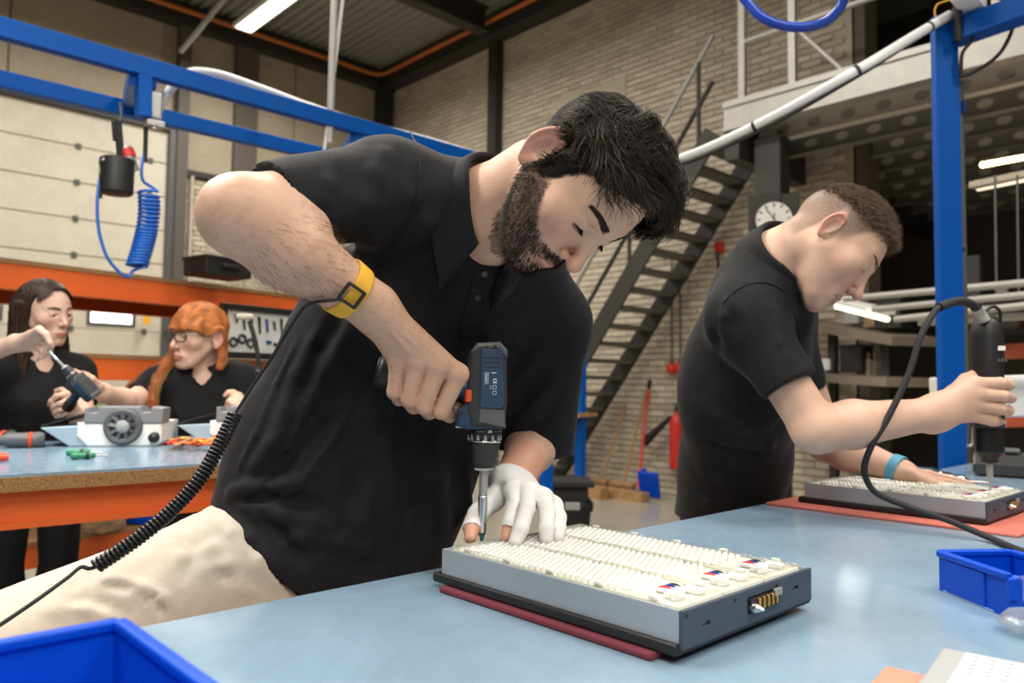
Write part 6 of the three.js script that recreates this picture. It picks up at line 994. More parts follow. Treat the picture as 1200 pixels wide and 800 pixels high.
// ------------------------------------------------------------------ the other three people
function figure(c) {
  const person = thing('person', c.label, 'person', c.base), hd = c.head, J = c.j, cell = c.cell;
  const sh = J.LS.clone().sub(J.RS).normalize(), up = J.C7.clone().sub(J.T1).normalize(), front = sh.clone().cross(up).normalize(), nk = hd.at(0, -0.035, -0.03), nr = c.neck ?? 0.055;
  const [w0, w1, w2, w3] = c.w, [t0, t1, t2, t3] = c.t, low = c.side ? c.side.clone().cross(V(0, 1, 0)).normalize() : front;
  const trunk = (m) => blend(0.06, [flat(J.T0, J.T1, w0 - m, w1 - m, t0 - m, t1 - m, low), flat(J.T1, J.T2, w1 - m, w2 - m, t1 - m, t2 - m, low.clone().lerp(front, 0.5).normalize()), flat(J.T2, J.T3, w2 - m, w3 - m, t2 - m, t3 - m, front), cap(J.T3, J.C7, 0.09 - m, nr), cap(J.RS, J.C7.clone().lerp(J.RS, 0.3), c.r[0] - m * 0.7, 0.05 - m * 0.3), cap(J.LS, J.C7.clone().lerp(J.LS, 0.3), c.r[0] - m * 0.7, 0.05 - m * 0.3)].concat(c.extra && m < 0.005 ? c.extra : []));
  const neck = blend(0.03, [cap(J.C7, nk, nr + 0.006, nr), cap(J.C7.clone().addScaledVector(front, 0.045).addScaledVector(up, -0.03), hd.at(0, -0.06, 0.03), 0.024, 0.02)]);
  const [rs, ra, re, rm, rw] = c.r, arm = (S, E, W) => ({ up: cap(S, E, ra, re), fore: blend(0.02, [cap(E, E.clone().lerp(W, 0.3), re, rm), cap(E.clone().lerp(W, 0.3), W, rm, rw)]), cut: half(E.clone().lerp(W, 0.64), W.clone().sub(E).normalize()), cut2: half(E.clone().lerp(W, 0.58), E.clone().sub(W).normalize()) });
  const R = arm(J.RS, J.RE, J.RW), L = arm(J.LS, J.LE, J.LW);
  const skinTrunk = trunk(0.022), limb = (A) => (x, y, z) => smin(A.up(x, y, z), Math.max(A.fore(x, y, z), A.cut(x, y, z)), 0.02), lr = limb(R), ll = limb(L);
  const bodyF = (x, y, z) => smin(smin(smin(skinTrunk(x, y, z), neck(x, y, z), 0.02), lr(x, y, z), 0.02), ll(x, y, z), 0.02);
  const tone = skinTone(c.skin, { lip: c.lip });
  const headCol = (x, y, z) => { const l = hd.loc(x, y, z), k = tone(l); return c.shade ? c.shade(k, l) : k; };
  const armCol = (x, y, z) => { const m = 1 + 0.08 * fbm(x * 40, y * 40, z * 40, 2); return c.skin.map((q) => q * m); };
  const nAx = nk.clone().sub(J.C7).normalize(), hcut = half(J.C7.clone().lerp(nk, 0.2), nAx.clone().negate());
  const gHead = paint(nets((x, y, z) => Math.max(smin(hd.field(x, y, z), neck(x, y, z), 0.018), hcut(x, y, z)), ...hd.box(0.02), cell[0]), headCol);
  const geos = [paint(nets(bodyF, ...boxOf(Object.values(J), 0.16), cell[2]), armCol), gHead];
  for (const [A, E, W, hnd] of [[R, J.RE, J.RW, c.right], [L, J.LE, J.LW, c.left]]) {
    if (!hnd) continue;
    const h = handField(W, E.clone().lerp(W, 0.6), hnd.f, hnd.th, [mix(rm, rw, 0.43) * 0.93, rw * 0.96], { scale: hnd.s ?? 1 });
    geos.push(paint(nets((x, y, z) => Math.max(smin(h(x, y, z), A.fore(x, y, z), 0.006), A.cut2(x, y, z)), ...boxOf([E.clone().lerp(W, 0.55), W, ...hnd.f.flat(), ...hnd.th], 0.035), cell[1]), armCol));
  }
  bodyMesh(person, geos, skinMat(0.5));
  hd.eyes(person, c.iris, c.gaze);
  // shirt
  const base0 = trunk(0), sleeve = (S, H, r0, r1) => { const d = H.clone().sub(S).normalize(), o = cap(S, H, r0, r1), cut = half(H, d); return (x, y, z) => Math.max(o(x, y, z), cut(x, y, z)); };
  const sR = sleeve(J.RS, c.hemR, rs, c.slv), sL = sleeve(J.LS, c.hemL, rs, c.slv);
  const baseF = (x, y, z) => smin(smin(base0(x, y, z), sR(x, y, z), 0.055), sL(x, y, z), 0.055);
  const fo = folds((c.folds ?? []).map(([pts, w, a]) => [pts.map(([x, y]) => hit(baseF, x, y, c.near, c.far)), w, a]));
  const ntop = J.C7.clone().lerp(nk, 0.12), nlow = J.C7.clone().addScaledVector(front, c.vdepth ?? 0.10).addScaledVector(up, c.vdrop ?? -0.10);
  const hole = blend(0.02, [cap(ntop, nk, nr + 0.010, nr + 0.012), cap(J.C7.clone().addScaledVector(front, 0.06).addScaledVector(up, -0.02), nlow, 0.045, 0.012)]);
  const hemH = c.hemY, shirtF = (x, y, z) => { let d = baseF(x, y, z); if (Math.abs(d) < 0.06) d -= 1.5 * fo(x, y, z) + 0.004 * fbm(x * 9 + 5, y * 8, z * 9, 2); d = smax(d, -hole(x, y, z), 0.006); return Math.max(d, hemH - y); };
  const shirt = wpart('polo_shirt', nets(shirtF, ...boxOf([J.RS, J.LS, c.hemR, c.hemL, J.T0, J.T1, J.T2, J.T3, J.C7], 0.2), cell[2]), c.shirt ?? M.poloPlain, person);
  wpart('collar', collarGeo(J.C7.clone().lerp(nk, 0.05).addScaledVector(front, 0.01), nAx.clone().lerp(up, 0.4), front, nr + 0.016, { from: c.collarGap ?? 0.4, to: c.collarGap ?? 0.4, dip: 0.045, ...(c.collar ?? {}) }), c.shirt ?? M.poloPlain, shirt);
  // trousers and shoes
  const side = (c.side ?? sh), legs = [];
  for (const s of [-1, 1]) { const h = J.T0.clone().addScaledVector(side, s * 0.085), k = h.clone().setY(h.y * 0.53).addScaledVector(low, 0.02 * s), a = h.clone().setY(0.09); legs.push(cap(h, k, 0.085, 0.062), cap(k, a, 0.062, 0.05)); wpart('shoe', nets(cap(a.clone().setY(0.05), a.clone().setY(0.042).addScaledVector(low, 0.16), 0.046, 0.038), ...boxOf([a, a.clone().addScaledVector(low, 0.2)], 0.08), 0.012), M.black, person); }
  const lf = blend(0.04, [flat(J.T0.clone().setY(J.T0.y + 0.04), J.T0, w0 - 0.02, w0 - 0.02, t0 - 0.02, t0 - 0.02, low), ...legs]);
  wpart('trousers', nets((x, y, z) => lf(x, y, z) - 0.004 * fbm(x * 10, y * 8, z * 10, 2), ...boxOf([J.T0, J.T0.clone().setY(0.09)], 0.24), 0.012), c.trousers, person);
  return { person, gHead, shirtF, front, up, sh };
}
function rootsOf(hd, g, test) { const p = g.attributes.position, out = []; for (let i = 0; i < p.count; i++) { const l = hd.loc(p.getX(i), p.getY(i), p.getZ(i)), w = test(l); if (w > 0) out.push([i, l, w]); } return out; }
function brows(hd, person, col, n, r = 0.00045, t = 1) { for (const sx of [-1, 1]) { const es = new Strands(); for (let s = 0; s < n; s++) { const u = rnd(), yy = 0.0265 + 0.005 * Math.sin(u * 2.2) + rnd(-0.003, 0.003) * (1.15 - u * 0.7) * t, xx = sx * mix(0.012, 0.048, u); let zz = 0.11; while (hd.f0(xx, yy, zz) > 0.0002 && zz > 0.03) zz -= 0.0006; const d = [sx * 0.8, 0.35 - u * 0.6, 0.35]; es.add([0, 0.5, 1].map((k) => hd.at(xx + d[0] * 0.007 * k, yy + d[1] * 0.007 * k, zz + d[2] * 0.005 * k - 0.003 * k * k)), r, r * 0.4, col); } wpart('eyebrow', es.geo(), hairMat, person); } }
const hairMat = phy(C(1, 1, 1), 0.5, 0, { vertexColors: true, specularIntensity: 0.5 });
{ // the second man
  reseed(31);
  const hd = new Head(null, camDir(0.775, 0.632, 0.02), camDir(0.66, -0.69, 0.29), P(969, 287, 1.56), { lid: 0.0018, lidY: 0.0015, nose: 1.0, jaw: 0.98, ear: 0.8, lips: 0.8, chin: 1.1 }, 1.04);
  const j = { T0: P(848, 602, 2.06), T1: P(862, 540, 1.98), T2: P(872, 440, 1.80), T3: P(893, 352, 1.70), C7: P(911, 308, 1.62), RS: P(872, 372, 1.575), RE: P(956, 503, 1.50), RW: P(1096, 484, 1.565), LS: P(915, 362, 1.86), LE: P(968, 520, 1.99), LW: P(1058, 553, 1.84) };
  const pts = (a) => a.map((q) => P(...q));
  const fig = figure({
    label: 'fair man with cropped hair in a black polo holding an upright black screwdriver', base: P(862, 1100, 1.97).setY(0), head: hd, j, cell: [0.0025, 0.0032, 0.0085],
    w: [0.175, 0.175, 0.185, 0.16], t: [0.125, 0.125, 0.13, 0.105], r: [0.066, 0.046, 0.044, 0.046, 0.029], slv: 0.058, side: camDir(0.45, 0, -0.9).normalize().setY(0).normalize(), neck: 0.06,
    skin: [0.63, 0.40, 0.295], lip: [0.50, 0.24, 0.19], iris: [0.10, 0.14, 0.16], gaze: [0, -0.7, 1], hemR: P(925, 452, 1.515), hemL: P(940, 452, 1.94), hemY: 0.88, near: 1.1, far: 2.4, vdepth: 0.07, vdrop: -0.05, collarGap: 0.5,
    folds: [[[[870, 330], [838, 400], [818, 470]], 0.016, -0.005], [[[830, 480], [870, 500], [915, 492]], 0.013, 0.007], [[[822, 510], [860, 530], [905, 528]], 0.013, -0.006], [[[812, 540], [850, 560], [895, 560]], 0.014, 0.007], [[[880, 470], [900, 520], [930, 560]], 0.013, 0.006], [[[850, 330], [862, 380], [880, 440]], 0.012, -0.004], [[[905, 350], [915, 400], [930, 435]], 0.010, 0.004], [[[855, 345], [848, 370], [850, 400]], 0.009, 0.004], [[[800, 570], [830, 590], [860, 600]], 0.014, 0.005]],
    right: { f: [[[1142, 450, 1.583], [1172, 449, 1.588], [1182, 451, 1.625], [1166, 453, 1.665]], [[1142, 462, 1.576], [1175, 464, 1.583], [1184, 466, 1.625], [1168, 468, 1.665]], [[1139, 474, 1.578], [1172, 479, 1.586], [1181, 481, 1.625], [1166, 482, 1.66]], [[1133, 485, 1.583], [1163, 492, 1.592], [1172, 494, 1.625], [1160, 495, 1.655]]].map(pts), th: pts([[1118, 462, 1.60], [1132, 446, 1.63], [1148, 438, 1.655], [1166, 440, 1.665]]), s: 1.27 },
    left: { f: [[[1088, 556, 1.86], [1108, 560, 1.85], [1122, 563, 1.84], [1136, 566, 1.83]], [[1088, 561, 1.83], [1110, 565, 1.82], [1124, 568, 1.81], [1140, 570, 1.80]], [[1085, 564, 1.81], [1105, 568, 1.80], [1118, 571, 1.79], [1130, 573, 1.785]], [[1082, 566, 1.795], [1098, 570, 1.785], [1108, 572, 1.78], [1118, 574, 1.775]]].map(pts), th: pts([[1070, 556, 1.80], [1082, 562, 1.78], [1092, 567, 1.77], [1100, 570, 1.765]]), s: 0.95 },
    trousers: clothMat(C(0.02, 0.02, 0.022)), shirt: M.polo,
    shade: (k, l) => { const [x, y, z] = l, ax = Math.abs(x); const hl = z > 0.05 ? 0.066 : z > 0.012 ? mix(-0.002, 0.06, sstep(0.012, 0.055, z)) : z > -0.02 ? mix(0.034, -0.002, sstep(-0.016, 0.012, z)) : mix(0.03, -0.05, sstep(-0.02, -0.05, z)); if (ax > 0.0785 && y < 0.036) return k; const m = sstep(-0.012, 0.02, y - hl) * mix(0.68, 0.97, sstep(0.0, 0.055, y)) * (0.9 + 0.22 * noise(x * 500, y * 500, z * 500)); const st = 0.20 * sstep(-0.02, -0.05, y) * sstep(-0.01, 0.03, z) * (0.7 + 0.5 * noise(x * 500, y * 500, z * 500)), q = Math.max(m, st); return [mix(k[0], 0.075, q), mix(k[1], 0.049, q), mix(k[2], 0.033, q)]; },
  });
  wpart('seam', tube([[838, 380], [850, 352], [872, 335], [896, 331], [917, 340], [931, 368], [938, 400]].map(([x, y]) => { const q = hit(fig.shirtF, x, y, 1.1, 2.4); return q.addScaledVector(gradOf(fig.shirtF, q), 0.0003); }), 0.0015, 40, 5), M.polo, fig.person);
  const top = (l) => { const [x, y, z] = l; const edge = mix(0.058, 0.074, sstep(0.03, 0.09, z)) - 0.012 * sstep(-0.02, -0.09, z) * 0; return sstep(edge - 0.012, edge + 0.012, y + 0.006 * noise(x * 60, y * 60, z * 60)); };
  const rt = rootsOf(hd, fig.gHead, (l) => (Math.abs(l[0]) > 0.0785 && l[1] < 0.036 ? 0 : 0 + top(l))), p = fig.gHead.attributes.position, n = fig.gHead.attributes.normal, st = new Strands();
  for (let s = 0; s < 9000; s++) { const [i, l, w] = rt[Math.floor(rnd(0, rt.length))]; if (rnd() > w) continue; const q = V(p.getX(i) + rnd(-0.0015, 0.0015), p.getY(i) + rnd(-0.0015, 0.0015), p.getZ(i) + rnd(-0.0015, 0.0015)), nn = V(n.getX(i), n.getY(i), n.getZ(i)), len = mix(0.006, 0.016, w) * rnd(0.7, 1.2), cd = hd.dir(0, 0.1, 0.9).add(V(rnd(-0.3, 0.3), rnd(-0.3, 0.3), rnd(-0.3, 0.3))); const g = rnd(0.5, 1.5); st.add([q, q.clone().addScaledVector(nn, len * 0.5).addScaledVector(cd, len * 0.2), q.clone().addScaledVector(nn, len * 0.75).addScaledVector(cd, len * 0.75)], 0.0006, 0.0002, [0.125 * g, 0.078 * g, 0.05 * g]); }
  wpart('hair', st.geo(), hairMat, fig.person); brows(hd, fig.person, [0.20, 0.12, 0.07], 160);
  const b = tag(mesh('wristband', (() => { const c = j.LW.clone().lerp(j.LE, 0.08), d = j.LW.clone().sub(j.LE).normalize(); return align(lathe([[0.034, -0.012], [0.0365, -0.011], [0.0365, 0.011], [0.034, 0.012], [0.0325, 0.0]], 32), c, c.clone().add(d)); })(), std(C(0.10, 0.34, 0.52), 0.7)), 'light blue wristband on the second man\'s far wrist', 'wristband');
}
{ // woman with long dark hair
  reseed(32);
  const D = 2.78, hd = new Head(null, camDir(0.10, 0.99, 0.08), camDir(0.93, -0.22, 0.32), P(52, 368, D), { lid: 0.0036, lidY: 0.0035, nose: 0.92, jaw: 0.88, brow: 0.8, lips: 1.15, chin: 0.9 }, 0.985);
  const j = { T0: P(42, 545, D + 0.06), T1: P(42, 508, D + 0.04), T2: P(42, 472, D + 0.03), T3: P(42, 446, D + 0.04), C7: P(42, 424, D + 0.04), RS: P(-6, 436, D - 0.10), RE: P(-52, 428, D - 0.26), RW: P(18, 402, D - 0.36), LS: P(90, 436, D + 0.10), LE: P(100, 498, D - 0.02), LW: P(88, 486, D - 0.22) };
  const pts = (a) => a.map((q) => P(...q));
  const fig = figure({
    label: 'woman with long straight dark brown hair in a black polo holding up a drill', base: P(36, 1000, D + 0.06).setY(0), head: hd, j, cell: [0.0042, 0.0042, 0.011],
    w: [0.17, 0.145, 0.155, 0.13], t: [0.11, 0.105, 0.115, 0.09], r: [0.055, 0.04, 0.036, 0.036, 0.024], slv: 0.05, neck: 0.046, skin: [0.66, 0.43, 0.33], lip: [0.48, 0.17, 0.15], iris: [0.06, 0.035, 0.02], gaze: [0.1, -0.35, 1],
    hemR: P(-40, 432, D - 0.2), hemL: P(98, 472, D + 0.04), hemY: 0.86, near: 1.8, far: 3.6, vdepth: 0.10, vdrop: -0.11,
    folds: [[[[60, 450], [70, 490], [60, 540]], 0.014, 0.006], [[[20, 450], [30, 500], [28, 560]], 0.016, 0.006], [[[85, 470], [70, 500], [50, 520]], 0.012, -0.006]],
    right: { f: [[[46, 392, D - 0.40], [56, 396, D - 0.42], [60, 405, D - 0.42], [58, 413, D - 0.41]], [[46, 398, D - 0.385], [55, 403, D - 0.41], [57, 411, D - 0.41], [53, 416, D - 0.40]], [[44, 404, D - 0.37], [50, 411, D - 0.395], [50, 418, D - 0.39], [45, 419, D - 0.38]], [[40, 408, D - 0.36], [44, 415, D - 0.38], [43, 421, D - 0.38], [39, 420, D - 0.37]]].map(pts), th: pts([[36, 392, D - 0.40], [46, 386, D - 0.43], [54, 392, D - 0.44], [59, 402, D - 0.44]]), s: 0.95 },
    left: { f: [[[78, 462, D - 0.30], [66, 464, D - 0.33], [60, 470, D - 0.33], [58, 474, D - 0.30]], [[80, 469, D - 0.30], [70, 473, D - 0.335], [63, 476, D - 0.33], [61, 479, D - 0.30]], [[80, 476, D - 0.30], [71, 480, D - 0.33], [65, 482, D - 0.325], [63, 484, D - 0.30]], [[80, 482, D - 0.29], [72, 486, D - 0.32], [67, 487, D - 0.315], [66, 488, D - 0.295]]].map(pts), th: pts([[84, 472, D - 0.27], [78, 462, D - 0.28], [72, 457, D - 0.28], [66, 458, D - 0.28]]), s: 0.92 },
    trousers: clothMat(C(0.012, 0.012, 0.013)),
  });
  const hl = (l) => { const [x, y, z] = l; return y - (z > 0.045 ? 0.098 - 0.9 * Math.max(0, Math.abs(x) - 0.02) : z > 0.0 ? mix(-0.03, 0.075, sstep(0.0, 0.045, z)) : -0.06); };
  const long = (x, y, z) => { let d = 1; for (const s of [-1, 1]) { d = Math.min(d, capD(x, y, z, s * 0.075, 0.02, -0.012, s * 0.082, -0.10, -0.01, 0.018, 0.026), capD(x, y, z, s * 0.082, -0.10, -0.01, s * 0.088, -0.22, 0.02, 0.026, 0.018)); } for (const s of [-0.045, 0, 0.045]) d = smin(d, capD(x, y, z, s, 0.02, -0.048, s * 1.15, -0.21, -0.062, 0.045, 0.034), 0.03); return d; };
  const hf = (x, y, z) => { const l = hd.loc(x, y, z), h = hl(l), cp = Math.max(hd.field(x, y, z) - 0.012, -h), rp = 0.0022 * sstep(0.05, 0.0, l[2]) * Math.sin(Math.atan2(l[0], l[2] + 0.02) * 46 + l[1] * 8); return smin(cp, long(...l) * 0.9, 0.018) - rp; };
  const cols = (l) => { const g = 0.7 + 0.5 * noise(Math.atan2(l[0], l[2] + 0.02) * 14, l[1] * 4, 3); return [0.040 * g, 0.018 * g, 0.011 * g]; };
  const hair = wpart('hair', paint(nets(hf, ...(() => { const b = []; for (const a of [-0.13, 0.13]) for (const q of [-0.27, 0.16]) for (const r of [-0.15, 0.12]) b.push(hd.at(a, q, r)); return boxOf(b, 0.01); })(), 0.0055), (x, y, z) => cols(hd.loc(x, y, z))), hairMat, fig.person);
  const st = new Strands(); for (let s = 0; s < 900; s++) { const a = rnd(-2.6, 2.6) + 3.14159, sx = Math.sin(a), cz = Math.cos(a), pp = []; for (let k = 0; k < 8; k++) { const u = k / 7, y = mix(0.125, -0.22, u) , r = u < 0.2 ? mix(0.03, 0.080, u / 0.2) : mix(0.084, 0.10, u); pp.push(hd.at(sx * r * 1.02, y - (u < 0.2 ? 0.1 * u * u : 0), cz * r * 1.15 - 0.012 + 0.02 * u)); } const g = rnd(0.5, 1.9); if (cz > 0.12) continue; st.add(pp, 0.0011, 0.0006, [0.045 * g, 0.021 * g, 0.013 * g]); }
  wpart('strands', st.geo(), hairMat, hair); brows(hd, fig.person, [0.04, 0.02, 0.012], 120, 0.0006);
  const dr = cordlessDrill('blue and black cordless drill held up by the dark-haired woman', { plain: true });
  const tip = P(55, 409, D - 0.43), rear = P(97, 452, D - 0.40), ax = rear.clone().sub(tip).normalize(), gx = P(62, 478, D - 0.36).sub(P(84, 446, D - 0.41)).normalize(), zz = gx.clone().addScaledVector(ax, -gx.dot(ax)).normalize().negate();
  dr.setRotationFromMatrix(new THREE.Matrix4().makeBasis(zz, ax, zz.clone().cross(ax))); dr.position.copy(tip); dr.scale.setScalar(0.72);
}
{ // ginger woman with glasses
  reseed(33);
  const D = 3.02, hd = new Head(null, camDir(0.04, 0.995, 0.05), camDir(-0.52, -0.10, 0.84), P(234, 396, D), { lid: 0.004, lidY: 0.005, nose: 0.94, jaw: 0.86, brow: 0.8, lips: 1.15, chin: 0.9 }, 1.09);
  const j = { T0: P(236, 545, D + 0.08), T1: P(236, 512, D + 0.06), T2: P(236, 482, D + 0.06), T3: P(238, 458, D + 0.06), C7: P(238, 436, D + 0.06), RS: P(186, 450, D - 0.02), RE: P(152, 472, D - 0.16), RW: P(122, 460, D - 0.34), LS: P(284, 446, D + 0.08), LE: P(300, 492, D + 0.0), LW: P(286, 474, D - 0.18) };
  const pts = (a) => a.map((q) => P(...q));
  const fig = figure({
    label: 'ginger-haired woman with black glasses in a black polo reaching towards the drill', base: P(236, 1000, D + 0.08).setY(0), head: hd, j, cell: [0.0042, 0.0042, 0.011],
    w: [0.175, 0.155, 0.17, 0.14], t: [0.115, 0.11, 0.12, 0.095], r: [0.061, 0.045, 0.041, 0.041, 0.027], slv: 0.055, neck: 0.049, skin: [0.68, 0.43, 0.32], lip: [0.50, 0.20, 0.17], iris: [0.06, 0.05, 0.03], gaze: [-0.2, -0.05, 1],
    hemR: P(163, 465, D - 0.10), hemL: P(292, 478, D + 0.04), hemY: 0.86, near: 1.8, far: 3.6, vdepth: 0.10, vdrop: -0.12,
    folds: [[[[200, 470], [215, 500], [240, 520]], 0.014, 0.006], [[[270, 460], [262, 500], [240, 530]], 0.014, 0.006], [[[190, 460], [205, 490], [210, 520]], 0.012, -0.006]],
    right: { f: [[[107, 449, D - 0.38], [98, 442, D - 0.41], [92, 437, D - 0.42], [87, 434, D - 0.43]], [[106, 453, D - 0.385], [97, 449, D - 0.42], [93, 444, D - 0.425], [90, 440, D - 0.43]], [[107, 457, D - 0.38], [100, 456, D - 0.41], [96, 453, D - 0.42], [94, 449, D - 0.42]], [[109, 460, D - 0.37], [104, 461, D - 0.39], [101, 459, D - 0.40], [99, 456, D - 0.40]]].map(pts), th: pts([[116, 452, D - 0.38], [108, 444, D - 0.41], [102, 440, D - 0.42], [97, 437, D - 0.43]]), s: 0.95 },
    left: { f: [[[274, 464, D - 0.24], [268, 470, D - 0.26], [266, 477, D - 0.25], [268, 481, D - 0.24]], [[277, 465, D - 0.25], [271, 472, D - 0.275], [269, 479, D - 0.265], [271, 483, D - 0.25]], [[280, 467, D - 0.255], [275, 474, D - 0.28], [273, 480, D - 0.27], [275, 484, D - 0.255]], [[283, 470, D - 0.255], [279, 476, D - 0.275], [277, 481, D - 0.265], [279, 484, D - 0.25]]].map(pts), th: pts([[280, 464, D - 0.22], [273, 460, D - 0.24], [268, 460, D - 0.25], [264, 463, D - 0.25]]), s: 0.92 },
    trousers: clothMat(C(0.012, 0.012, 0.013)),
  });
  const hl = (l) => { const [x, y, z] = l; return y - (z > 0.07 ? 0.034 : z > 0.03 ? mix(0.012, 0.034, sstep(0.03, 0.07, z)) : z > -0.012 ? mix(0.036, 0.012, sstep(-0.01, 0.03, z)) : mix(0.036, -0.05, sstep(-0.012, -0.05, z))); };
  const cols = (l) => { const g = 0.65 + 0.7 * Math.max(0, 0.5 + noise(l[0] * 60, l[1] * 8, l[2] * 30)); return [0.42 * g, 0.135 * g, 0.035 * g]; };
  const tails = [[[0.07, 0.0, -0.04], [0.082, -0.06, -0.035], [0.09, -0.10, -0.02]], [[-0.074, 0.0, 0.03], [-0.085, -0.08, 0.05], [-0.10, -0.14, 0.11], [-0.12, -0.18, 0.14], [-0.14, -0.22, 0.15]], [[-0.07, -0.02, 0.0], [-0.10, -0.09, 0.03], [-0.15, -0.13, 0.09], [-0.20, -0.17, 0.12], [-0.24, -0.22, 0.13]], [[-0.055, -0.02, 0.0], [-0.06, -0.10, 0.09], [-0.03, -0.16, 0.15], [-0.02, -0.21, 0.165], [-0.015, -0.27, 0.165]]].map((t) => t.map((q) => hd.at(...q)));
  const tf = blend(0.02, tails.map((t) => chain(t, [0.014, 0.014, 0.012, 0.009, 0.004], 0.012)));
  const hf = (x, y, z) => { const l = hd.loc(x, y, z), h = hl(l), cp = Math.max(hd.field(x, y, z) - 0.013 - 0.004 * noise(l[0] * 30, l[1] * 30, l[2] * 30), -h), rp = 0.0022 * Math.sin(l[0] * 420 + l[2] * 160 + noise(l[0] * 20, l[1] * 20, 1) * 4); return smin(cp, tf(x, y, z), 0.02) - rp; };
  const hair = wpart('hair', paint(nets(hf, ...boxOf([hd.at(-0.12, 0.15, -0.13), hd.at(0.12, -0.1, 0.13), hd.at(-0.22, -0.27, 0.13), hd.at(0.12, 0.15, 0.13), hd.at(0.12, 0.15, -0.13)], 0.03), 0.005), (x, y, z) => cols(hd.loc(x, y, z))), hairMat, fig.person);
  const st = new Strands(); for (const t of tails) { const cv = new THREE.CatmullRomCurve3(t); for (let s = 0; s < 150; s++) { const o = V(rnd(-1, 1), rnd(-1, 1), rnd(-1, 1)).multiplyScalar(0.017), w = rnd(0, 6); st.add([0, 0.2, 0.4, 0.6, 0.8, 1].map((u) => cv.getPoint(u).addScaledVector(o, 1.1 - 0.5 * u).add(V(0.006 * Math.sin(u * 9 + w), 0, 0.006 * Math.cos(u * 8 + w)))), 0.0012, 0.0005, [0.5 * rnd(0.5, 1.5), 0.19 * rnd(0.6, 1.3), 0.06]); } }
  for (let s = 0; s < 260; s++) { const x = rnd(-0.055, 0.055); st.add([0, 0.33, 0.66, 1].map((u) => hd.at(x * mix(0.5, 1, u), mix(0.118, 0.026, u * u * 0.6 + u * 0.4), mix(0.045, 0.104 - x * x * 9, Math.sin(u * 1.57)))), 0.0011, 0.0006, [0.5 * rnd(0.5, 1.4), 0.17 * rnd(0.6, 1.3), 0.05]); }
  wpart('strands', st.geo(), hairMat, hair); brows(hd, fig.person, [0.2, 0.08, 0.03], 90, 0.0006);
  const gl = []; for (const sx of [-1, 1]) { const r = []; for (let i = 0; i < 22; i++) { const a = i / 22 * 6.283, ca = Math.cos(a), sa = Math.sin(a); r.push(hd.at(sx * 0.033 + Math.sign(ca) * Math.pow(Math.abs(ca), 0.7) * 0.0255, 0.009 + Math.sign(sa) * Math.pow(Math.abs(sa), 0.7) * 0.018, 0.1075 - 0.010 * Math.abs(sx * 0.033 + ca * 0.025) / 0.058)); } gl.push(tube(r, 0.0030, 48, 6, true), tube([hd.at(sx * 0.058, 0.014, 0.098), hd.at(sx * 0.073, 0.013, 0.05), hd.at(sx * 0.078, 0.012, 0.0)], 0.0018, 12, 6)); }
  gl.push(tube([hd.at(-0.009, 0.012, 0.1075), hd.at(0, 0.0145, 0.1125), hd.at(0.009, 0.012, 0.1075)], 0.0018, 8, 6));
  const g = wpart('glasses', gl, M.blackGloss, fig.person);
}
